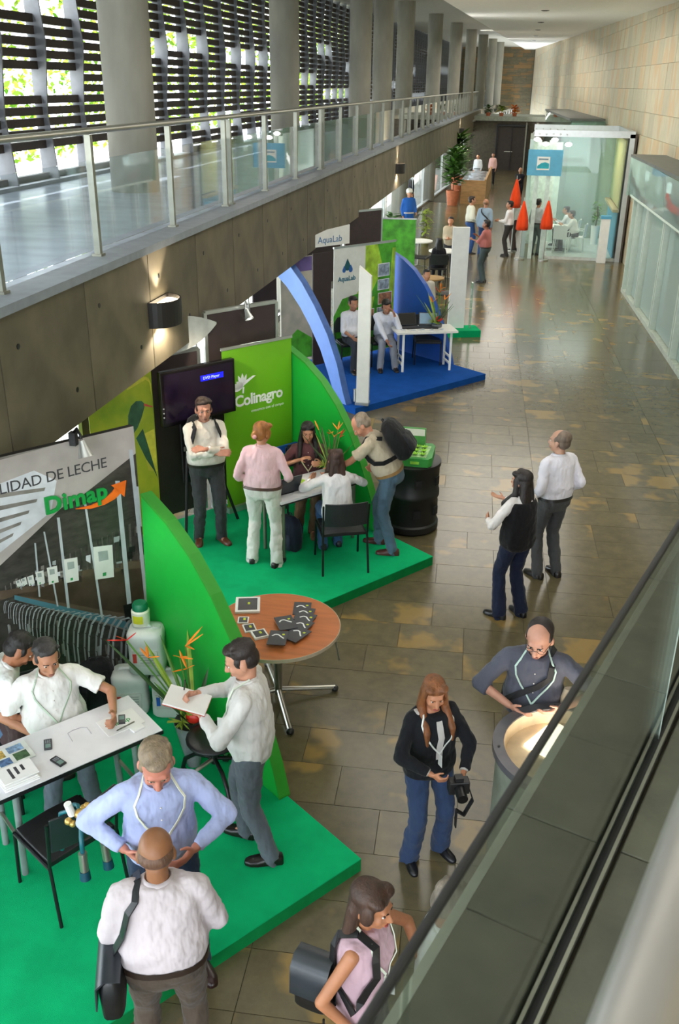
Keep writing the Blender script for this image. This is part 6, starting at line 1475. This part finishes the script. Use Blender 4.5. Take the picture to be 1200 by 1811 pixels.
# --- the man seen from behind with the messenger bag
pD = person('bald man in a white shirt seen from behind carrying a black shoulder bag', (-1.41, 3.08, 0.0), vaz(-1.4, 3.1)+4, 1.74, lean=2, pitch=14, R=(0.14, 0.28, 1.06), L=(-0.14, 0.27, 1.04), Rp=(0.55, -0.6, -0.5), Lp=(-0.55, -0.6, -0.5),
            FR=(0.14, 0, 10), FL=(-0.14, 0.02, -10), bottom='#4a4036', haircol='#5e4230', hair='bald', skin='#8a5c3c', wide=1.10, belly=0.035, belt='#2b1f18', top='#c2b9bc', sleeve='rolled')
def shoulder_bag(label, w, side, hh, col='#14171a', size=1.0, over=0.09, fwd=-0.05, out=0.25, loc=None, ks=(1, 1, 1)):
    sp = w['spine'](0.02)[0]; s = w['s']; c = sp+w['sr']*side*out*s+w['Fw']*fwd; base = Vector(loc) if loc else w['world'](c+Vector((0, 0, hh)))
    t = thing('shoulder_bag', label, 'bag', base); M = Matrix.Rotation(-math.radians(w['face']), 3, 'Z'); m = mat('bagleather'+col[1:], col, 0.4, var=0.1, bump=0.1)
    def q(x, y, z): return M @ (Vector((x*side*ks[0], y*ks[1], z*ks[2]))*size)
    rg = []
    for z, wx, wy in ((0, 0.045, 0.15), (0.03, 0.065, 0.175), (0.2, 0.07, 0.185), (0.29, 0.05, 0.18), (0.31, 0.03, 0.17)):
        rg.append([q(wx*math.copysign(abs(math.cos(a))**0.55, math.cos(a)), wy*math.copysign(abs(math.sin(a))**0.55, math.sin(a)), z) for a in [2*math.pi*i/20 for i in range(20)]])
    MB().loft(rg).build('bag_body', m, t, smooth=50)
    rg = [[q(x, y, z) for y in (-0.18, -0.06, 0.06, 0.18)]+[q(x-0.008, y, z-0.006) for y in (0.18, 0.06, -0.06, -0.18)] for x, z in ((-0.05, 0.315), (0.03, 0.325), (0.075, 0.28), (0.083, 0.12))]
    MB().loft(rg).build('flap', mat('bagflap', '#2a3036', 0.35, bump=0.1), t, smooth=60)
    S_ = w['SH'][side]; top_ = w['world'](S_-w['sr']*side*over*s+w['su']*0.072)-base
    k = MB(); cen = w['world'](w['spine'](0.25)[0])-base
    for fr in (1, -1):
        pts = [top_]+[w['world'](w['surf'](hh, 90*fr-side*fr*dg_, 0.016))-base for hh, dg_ in ((0.47, 34), (0.42, 38), (0.34, 46), (0.26, 56), (0.17, 66), (0.10, 74))]+[q(0.0, 0.15*fr, 0.27)]
        k.ribbon(pts, cen, 0.038, 0.008)
    k.build('strap', m, t)
    MB().tube([q(0.06, 0.14, 0.0), q(0.07, 0.15, -0.08)], 0.006, 6).build('dangling_strap', m, t)
    return t
shoulder_bag('black messenger bag hanging at the left hip of the bald man', pD, -1, -0.18, size=0.88)

# --- seated man behind the near table
va = vaz(-3.0, 5.05)
pA = person('seated man in a white short-sleeved shirt with badge behind the near table', (-2.98, 5.02, CZ), 142, 1.72, hipz=0.52, lean=4, curl=8, yaw=-4, pitch=14,
            R=(0.16, 0.16, 0.60), L=(-0.34, 0.42, 0.80), Rp=(1, -0.5, -0.4), Lp=(-1, -0.3, -0.5), FR=(0.16, 0.46, 5), FL=(-0.15, 0.40, -10), sleeve='short', bottom='#5e6670', shoe='#2b2320', haircol='#2c2927', skin='#b07a5c', belly=0.06, wide=1.08, lanyard='#a9b8a4', top='#dcdad5', hands=('curl', 'grip'))
t = thing('mobile_phone', 'small phone in the hand of the seated man with the badge', 'phone', pA['world']((-0.37, 0.52, 0.80)), 0.4)
MB().box((0, 0, 0), (0.045, 0.09, 0.014)).build('body', PHB, t); MB().box((0, 0.01, 0.008), (0.034, 0.04, 0.002)).build('display', SCR, t)
# --- man at the left edge, bent over
pB = person('dark-haired man in a white shirt bent forward at the left frame edge', (-3.50, 4.92, CZ), 60, 1.72, hipz=0.56, lean=32, curl=10, pitch=40, R=(0.15, 0.45, 0.72), L=(-0.15, 0.42, 0.70), FR=(0.12, 0.42, 0), FL=(-0.12, 0.40, 0), sleeve='short', bottom='#5d7a9a', haircol='#17130f', skin='#9c6647', detail=1, top='#e9ece9')
black_chair('black chair under the bent man at the left frame edge', (-3.50, 4.90, CZ), 60)
# jacket hanging over the chair next to him
jk = MB(); c = Vector((-3.26, 4.92, 0.62))
jk.cap(c+Vector((0, 0, 0.16)), c+Vector((0.02, -0.02, -0.3)), 0.075, 0.11); jk.cap(c+Vector((0.08, -0.06, 0.14)), c+Vector((0.09, -0.08, -0.28)), 0.06, 0.09)
jk.v = [tuple(Vector(v)-Vector((c.x, c.y, CZ+0.2))) for v in jk.v]
o = jk.build('jacket', cloth('brown_jacket', '#4a3a3a'), None, smooth=True, loc=(c.x, c.y, CZ+0.2)); REMESH.append((o, 0.012, 2, 0.015)); tag(o, 'brown jacket hanging beside the seated man with the badge', 'jacket')
backpack('black backpack with lime straps between the seated man and the canisters', None, (-3.10, 5.92, CZ), 150, '#17181b', '#2a2d31', 1.15)
t = bpy.data.objects[-1] if False else None
# --- middle stand
pK = person('man in a cream shirt with backpack and folded arms before the television', (-3.17, 9.13, CZ), vaz(-3.1, 9.1)+168, 1.73, lean=-2, yaw=4, pitch=4, R=(-0.06, 0.24, 1.13), L=(0.05, 0.27, 1.20), Rp=(1, -0.3, -0.5), Lp=(-1, -0.3, -0.5),
            FR=(0.12, -0.02, 12), FL=(-0.13, 0.05, -18), bottom='#3b3c3e', shoe='#5b2f20', haircol='#2b1d17', skin='#b8806a', top='#ddd6cb', wide=1.05, belly=0.03, detail=1, hands=('curl', 'curl'))
backpack('black and red backpack worn by the man before the television', pK, col='#191a1d', col2='#55585d', size=1.0)
pL = person('woman in a pink shirt and white trousers standing at the middle table', (-2.43, 8.74, CZ), vaz(-2.3, 8.76)+12, 1.64, female=True, lean=2, yaw=30, pitch=12, R=(0.24, 0.16, 0.90), L=(-0.20, 0.10, 0.88), Rp=(0.5, -1, 0), FR=(0.16, -0.06, 20), FL=(-0.14, 0.0, -8),
            top='#dfb9bd', bottom='#d5d3cb', belt='#4a2f22', shoe='#211c1b', hair='bun', haircol='#9a6230', skin='#c08868', sleeve='rolled', wide=1.12, detail=1, flare=0.012)
t = thing('hair_flower', 'small pink flower clip in the bun of the woman in pink', 'hair clip', pL['world'](pL['hd']+Vector((-0.05, -0.13, 0.0))))
MB().ell((0, 0, 0), (0.022, 0.022, 0.022)).build('petals', mat('pink_clip', '#dfa0a0', 0.6), t, smooth=True)
pM = person('dark-haired woman in a brown top seated behind the middle table', (-2.20, 9.88, CZ), vaz(-2.2, 9.88)+178, 1.64, female=True, hipz=0.52, lean=2, yaw=0, pitch=6, R=(0.10, 0.22, 0.86), L=(-0.15, 0.30, 0.84), Rp=(1, -0.5, -0.4), Lp=(-1, -0.3, -0.5), FR=(0.14, 0.42, 0), FL=(-0.05, 0.38, 0),
            top='#57363a', bottom='#5a4632', shoe='#6b4a33', hair='long', haircol='#120d0c', skin='#b07c5e', detail=1, sleeve='rolled', lanyard='#d8cfa8')
pN = person('woman with long brown hair and white blouse seated with her back to us', (-1.68, 9.02, CZ), vaz(-1.68, 9.0)-16, 1.62, female=True, hipz=0.52, lean=8, yaw=6, pitch=8, R=(0.20, 0.36, 0.80), L=(-0.22, 0.36, 0.80), Rp=(1, -0.4, -0.4), Lp=(-1, -0.4, -0.4), FR=(0.10, 0.30, 0), FL=(-0.10, 0.26, 0),
            top='#e3e0e2', bottom='#3f5f8a', shoe='#2a2b33', hair='long', haircol='#3a241c', skin='#b98666', detail=1, tucked=False)
pO = person('man in khaki shirt and jeans with backpack leaning over the middle table', (-1.24, 9.34, CZ), vaz(-1.24, 9.3)-82, 1.72, hipxy=(0, -0.08), lean=32, curl=14, yaw=-10, pitch=48, R=(0.10, 0.10, 0.98), L=(-0.12, 0.62, 0.86), Rp=(1, -0.9, 0.2), Lp=(-0.6, -0.5, -0.6), FR=(0.12, 0.05, 5), FL=(-0.13, -0.14, -5),
            top='#b4a892', bottom='#4c6476', shoe='#4a2320', haircol='#8d7d6c', hair='receding', skin='#bd8468', sleeve='short', belly=0.03, detail=1, belt='#8a6a3c')
backpack('black backpack on the back of the man leaning over the table', pO, col='#101113', col2='#1d1f22', size=1.08)
backpack('navy backpack standing on the green carpet under the middle table', None, (-2.24, 9.12, CZ), 30, '#1c2433', '#262e40', 0.95)
# --- aqua stand
pP = person('man in a white shirt seated on the left behind the white slanted post', (-2.88, 16.64, CZ), vaz(-2.6, 16.7)+160, 1.72, hipz=0.52, lean=3, yaw=-10, pitch=8, R=(0.12, 0.34, 0.62), L=(-0.12, 0.34, 0.62), FR=(0.13, 0.50, 5), FL=(-0.13, 0.42, -5), top='#dfe0e8', bottom='#33373f', haircol='#1a1412', skin='#b07a5e', detail=2, sleeve='rolled', belly=0.03)
pQ = person('man in a white shirt seated by the laptops leaning his head on his hand', (-2.33, 16.87, CZ), vaz(-2.2, 16.9)+170, 1.74, hipz=0.52, lean=20, curl=10, yaw=0, pitch=20, tilt=8, R=(0.02, 0.52, 0.56), L=(-0.13, 0.36, 0.98), Lp=(-0.4, 0.1, -1), FR=(0.12, 0.46, 5), FL=(-0.16, 0.44, -5), top='#dde0ec', bottom='#8c909a', haircol='#191311', skin='#b07a5e', detail=2)
# --- the couple on the stone floor
pH = person('grey-haired man in a white shirt and grey trousers standing with hand in pocket', (0.58, 9.27, 0), vaz(0.58, 9.3)-42, 1.72, lean=0, yaw=-22, pitch=2, R=(0.19, 0.10, 0.93), L=(-0.18, 0.14, 0.92), Rp=(0.4, -1, 0), Lp=(-0.5, -1, 0), FR=(0.11, -0.03, 10), FL=(-0.11, 0.02, -10), top='#e2dfe9', bottom='#4b4c4e', haircol='#6b5b4e', hair='receding', skin='#bb8f78', belt='#1d1a18', detail=1, sleeve='long')
pI = person('dark-haired woman in a black vest and dark jeans gesturing to the left', (0.22, 8.33, 0), vaz(0.2, 8.3)-46, 1.62, female=True, yaw=-14, pitch=4, R=(0.16, 0.40, 1.10), L=(-0.16, 0.26, 1.0), Rp=(0.8, -0.9, -0.5), Lp=(-1, -0.9, -0.2), FR=(0.11, -0.04, 6), FL=(-0.13, 0.04, -18), top='#d9d3d0', vest=('#121114', 'vest'), bottom='#1a2138', shoe='#101014', hair='long', haircol='#1c1210', skin='#b98468', detail=1, tucked=False, flare=0.018, hands=('up', 'curl'))
# --- the woman with the camera
pF = person('woman with long auburn hair in a dark cardigan holding a black camera', (-0.30, 4.97, 0), vaz(-0.3, 4.97)+150, 1.50, female=True, yaw=14, pitch=16, R=(0.12, 0.26, 0.92), L=(-0.10, 0.28, 0.88), Rp=(1, -0.6, 0), Lp=(-1, -0.5, 0), FR=(0.14, 0.03, 10), FL=(-0.15, 0.02, -12),
            top='#b9b6b4', vest=('#15171c', 'jacket'), bottom='#2c3d5c', shoe='#15161b', hair='long', haircol='#7a4a28', skin='#bb8060', detail=1, tucked=False, flare=0.02, lanyard='#d6dad6', wide=1.08, hands=('grip', 'grip'))
t = thing('camera', 'black camera with wide strap held by the woman in the cardigan', 'camera', pF['world']((-0.02, 0.36, 0.87)), 0.3)
MB().box((0, 0, 0), (0.13, 0.07, 0.09)).build('body', BLACK, t, bevel=0.006); MB().cyl((0, -0.03, 0), (0, -0.12, -0.01), 0.034, n=18).build('lens', BLKM, t, smooth=40); MB().box((0, 0, 0.055), (0.05, 0.05, 0.03)).build('viewfinder', BLACK, t)
k = MB(); pts = [Vector((0.06, 0, 0)), Vector((0.10, 0.0, -0.12)), Vector((0.05, 0, -0.24)), Vector((-0.0, 0, -0.20)), Vector((0.0, 0, -0.33))]
for a, c_ in zip(pts, pts[1:]): k.bar(a, c_, 0.035, 0.008)
k.build('neck_strap', BLACK, t)
# --- the man behind the lamp drum
pG = person('man with glasses in a grey shirt with black strap leaning on the lamp drum', (0.36, 5.56, 0), vaz(0.3, 5.4)+182, 1.76, lean=15, yaw=10, pitch=24, R=(0.14, 0.28, 1.08), L=(-0.20, 0.26, 1.12), Rp=(1, -0.3, -0.2), Lp=(-1, -0.2, -0.2), FR=(0.14, 0, 0), FL=(-0.14, 0, 0), top='#50525e', bottom='#6b5c46', haircol='#241a18', hair='receding', skin='#bd8a74', glasses=True, sleeve='rolled', tucked=False, belly=0.03, wide=1.06, lanyard='#b8d2c8', strap=(-1, '#16161a'))
t = thing('paper_bag', 'pale paper bag resting on the rim of the lamp drum', 'bag', (0.62, 5.42, 1.02))
MB().loft([[(0.09*math.cos(a), 0.05*math.sin(a), z) for a in [2*math.pi*i/16 for i in range(16)]] if z < 0.1 else [(0.075*math.cos(a), 0.03*math.sin(a), z) for a in [2*math.pi*i/16 for i in range(16)]] for z in (0, 0.04, 0.09, 0.16)]).build('bag_body', mat('paper_beige', '#b3a48c', 0.7), t, smooth=50)
# --- the smiling woman in the foreground
pJ = person('smiling woman in a sleeveless pink top with a black shoulder bag', (-0.45, 3.12, 0), vaz(-0.5, 3.0)+112, 1.63, female=True, lean=3, yaw=6, pitch=10, R=(0.20, 0.06, 0.86), L=(-0.14, 0.28, 1.0), Rp=(0.6, -1, 0), Lp=(-1, -0.4, 0), FR=(0.12, 0, 8), FL=(-0.12, 0, -8), top='#b89aa4', sleeve='none', bottom='#3c3a44', hair='back', haircol='#3a2519', skin='#a8704e', tucked=False, lanyard='#d9e0cf')
shoulder_bag('black leather bag on the right shoulder of the smiling woman', pJ, 1, -0.02, '#131315', 0.8, over=0.07, loc=tuple(at(556, 1775, 0.86)), ks=(1.2, 0.65, 1.25))
# --- someone half hidden under the ledge
pW = person('grey-haired person in a white shirt half hidden below the near ledge', (-0.06, 3.20, 0), 80, 1.60, yaw=0, pitch=20, top='#e6e7e2', haircol='#7d7468', skin='#9c7a66', hair='short', detail=1, bottom='#4a3a36', wide=1.0)

# --- people far down the hall
far_people = [
 dict(label='man in a salmon shirt and grey jeans seen from behind near the white post', pos=(-0.92, 25.9, 0), face=-70, h=1.68, top='#b06a64', bottom='#4c5a5c', haircol='#1a1310', skin='#8d5a40', R=(0.12, 0.30, 1.18), L=(-0.05, 0.36, 1.1), sleeve='rolled', tucked=True, belly=0.02),
 dict(label='bald man in a blue checked shirt and jeans seen from behind', pos=(-1.16, 30.2, 0), face=10, h=1.76, top='#8fa3b5', bottom='#2f4a78', haircol='#8a6a50', hair='bald', skin='#b07c60', tucked=False, strap=(-1, '#1c1c22')),
 dict(label='man in a cream shirt with blue jeans turned to the bald man', pos=(-1.62, 30.6, 0), face=70, h=1.78, top='#e2dfcb', bottom='#35558c', haircol='#2a1e16', R=(0.2, 0.2, 0.95), wide=1.1),
 dict(label='man in a white shirt and dark trousers holding papers in the far group', pos=(-0.42, 30.4, 0), face=-80, h=1.70, top='#e8e6e4', bottom='#3a3634', haircol='#17110e', R=(0.1, 0.3, 1.05), L=(-0.1, 0.32, 1.05)),
 dict(label='man in a white shirt with a red bag behind the man holding papers', pos=(-0.22, 31.6, 0), face=-60, h=1.72, top='#ebe6e2', bottom='#5c4a44', haircol='#1c1512'),
 dict(label='man in a black suit with folded hands beyond the orange covers', pos=(-0.30, 43.5, 0), face=190, h=1.70, top='#23232a', bottom='#1c1c20', haircol='#8a6a50', hair='bald', skin='#b07c60', R=(-0.03, 0.26, 1.15), L=(0.03, 0.28, 1.1), tucked=False),
 dict(label='person in a pink blouse and black trousers far down the hall', pos=(-1.85, 53.5, 0), face=185, h=1.66, female=True, top='#dbb0aa', bottom='#1a181c', haircol='#2a1a14', hair='short', tucked=False),
 dict(label='person in white beside the person in the pink blouse', pos=(-2.55, 51.8, 0), face=200, h=1.68, top='#cfd6dc', bottom='#b8bcc0', haircol='#2a1a14'),
 dict(label='worker in blue overalls with a white hard hat and red pack', pos=(-3.75, 32.2, 0), face=150, h=1.78, top='#2a62b4', bottom='#2a62b4', cap='#e8e6da', tucked=True, belt='#d8d0c0', L=(-0.2, 0.18, 0.98)),
 dict(label='man in a beige shirt standing behind the far round table', pos=(-1.95, 26.9, 0), face=185, h=1.60, top='#b3a58c', bottom='#3a3a3c', haircol='#1a1210', R=(0.05, 0.26, 1.0), L=(-0.05, 0.3, 1.0), tucked=False),
 dict(label='woman with black hair seated at the far table, back to us', pos=(-2.10, 25.3, 0), face=-10, h=1.60, female=True, hipz=0.5, top='#1c1a1f', bottom='#26242a', hair='long', haircol='#100c0c', FR=(0.1, 0.38, 0), FL=(-0.1, 0.38, 0), tucked=False),
 dict(label='dark-haired person seated low behind the blue partition', pos=(-1.95, 20.6, 0), face=150, h=1.62, hipz=0.5, top='#c8c2b8', bottom='#3b3b42', haircol='#120e0d', FR=(0.1, 0.38, 0), FL=(-0.1, 0.38, 0)),
 dict(label='man in a white shirt seated nearer at the far glass booth table', pos=(1.62, 31.3, 0.1), face=-80, h=1.70, hipz=0.5, lean=14, top='#e9e6e0', bottom='#2a2a30', haircol='#15110f', R=(0.1, 0.42, 0.78), L=(-0.1, 0.42, 0.78), FR=(0.1, 0.4, 0), FL=(-0.1, 0.4, 0)),
 dict(label='man in a white shirt seated behind the other in the glass booth', pos=(1.45, 32.3, 0.1), face=-80, h=1.70, hipz=0.5, lean=10, top='#dfdfe2', bottom='#2a2a30', haircol='#15110f', R=(0.1, 0.42, 0.78), L=(-0.1, 0.42, 0.78), FR=(0.1, 0.4, 0), FL=(-0.1, 0.4, 0)),
 dict(label='man in a pale grey shirt standing at the front of the glass booth', pos=(0.42, 30.9, 0.0), face=30, h=1.74, top='#b9bcbb', bottom='#5c6a66', haircol='#2a211b', tucked=True),
 dict(label='person in dark clothes beside the white windows near the potted plant', pos=(-4.6, 40.0, 0), face=90, h=1.68, top='#2b3550', bottom='#20222c', haircol='#151110'),
]
for d in far_people:
    d.setdefault('FR', (0.10, 0.03, 8)); lab = d.pop('label'); ps = d.pop('pos'); fc = d.pop('face'); person(lab, ps, fc, detail=3, **d)
finish_people()

# ------------------------------------------------------------------ turn the lettering into meshes
def finish_text():
    if not PENDING_TEXT: return
    bpy.context.view_layer.update(); dg = bpy.context.evaluated_depsgraph_get()
    for o, name, M, m, parent in PENDING_TEXT:
        me = bpy.data.meshes.new_from_object(o.evaluated_get(dg)); me.name = name
        me.transform(M); me.materials.clear(); me.materials.append(m)
        n = bpy.data.objects.new(name, me); COL.objects.link(n)
        if parent is not None: n.parent = parent
    for t in PENDING_TEXT:
        c = t[0].data; bpy.data.objects.remove(t[0]); bpy.data.curves.remove(c)
finish_text()
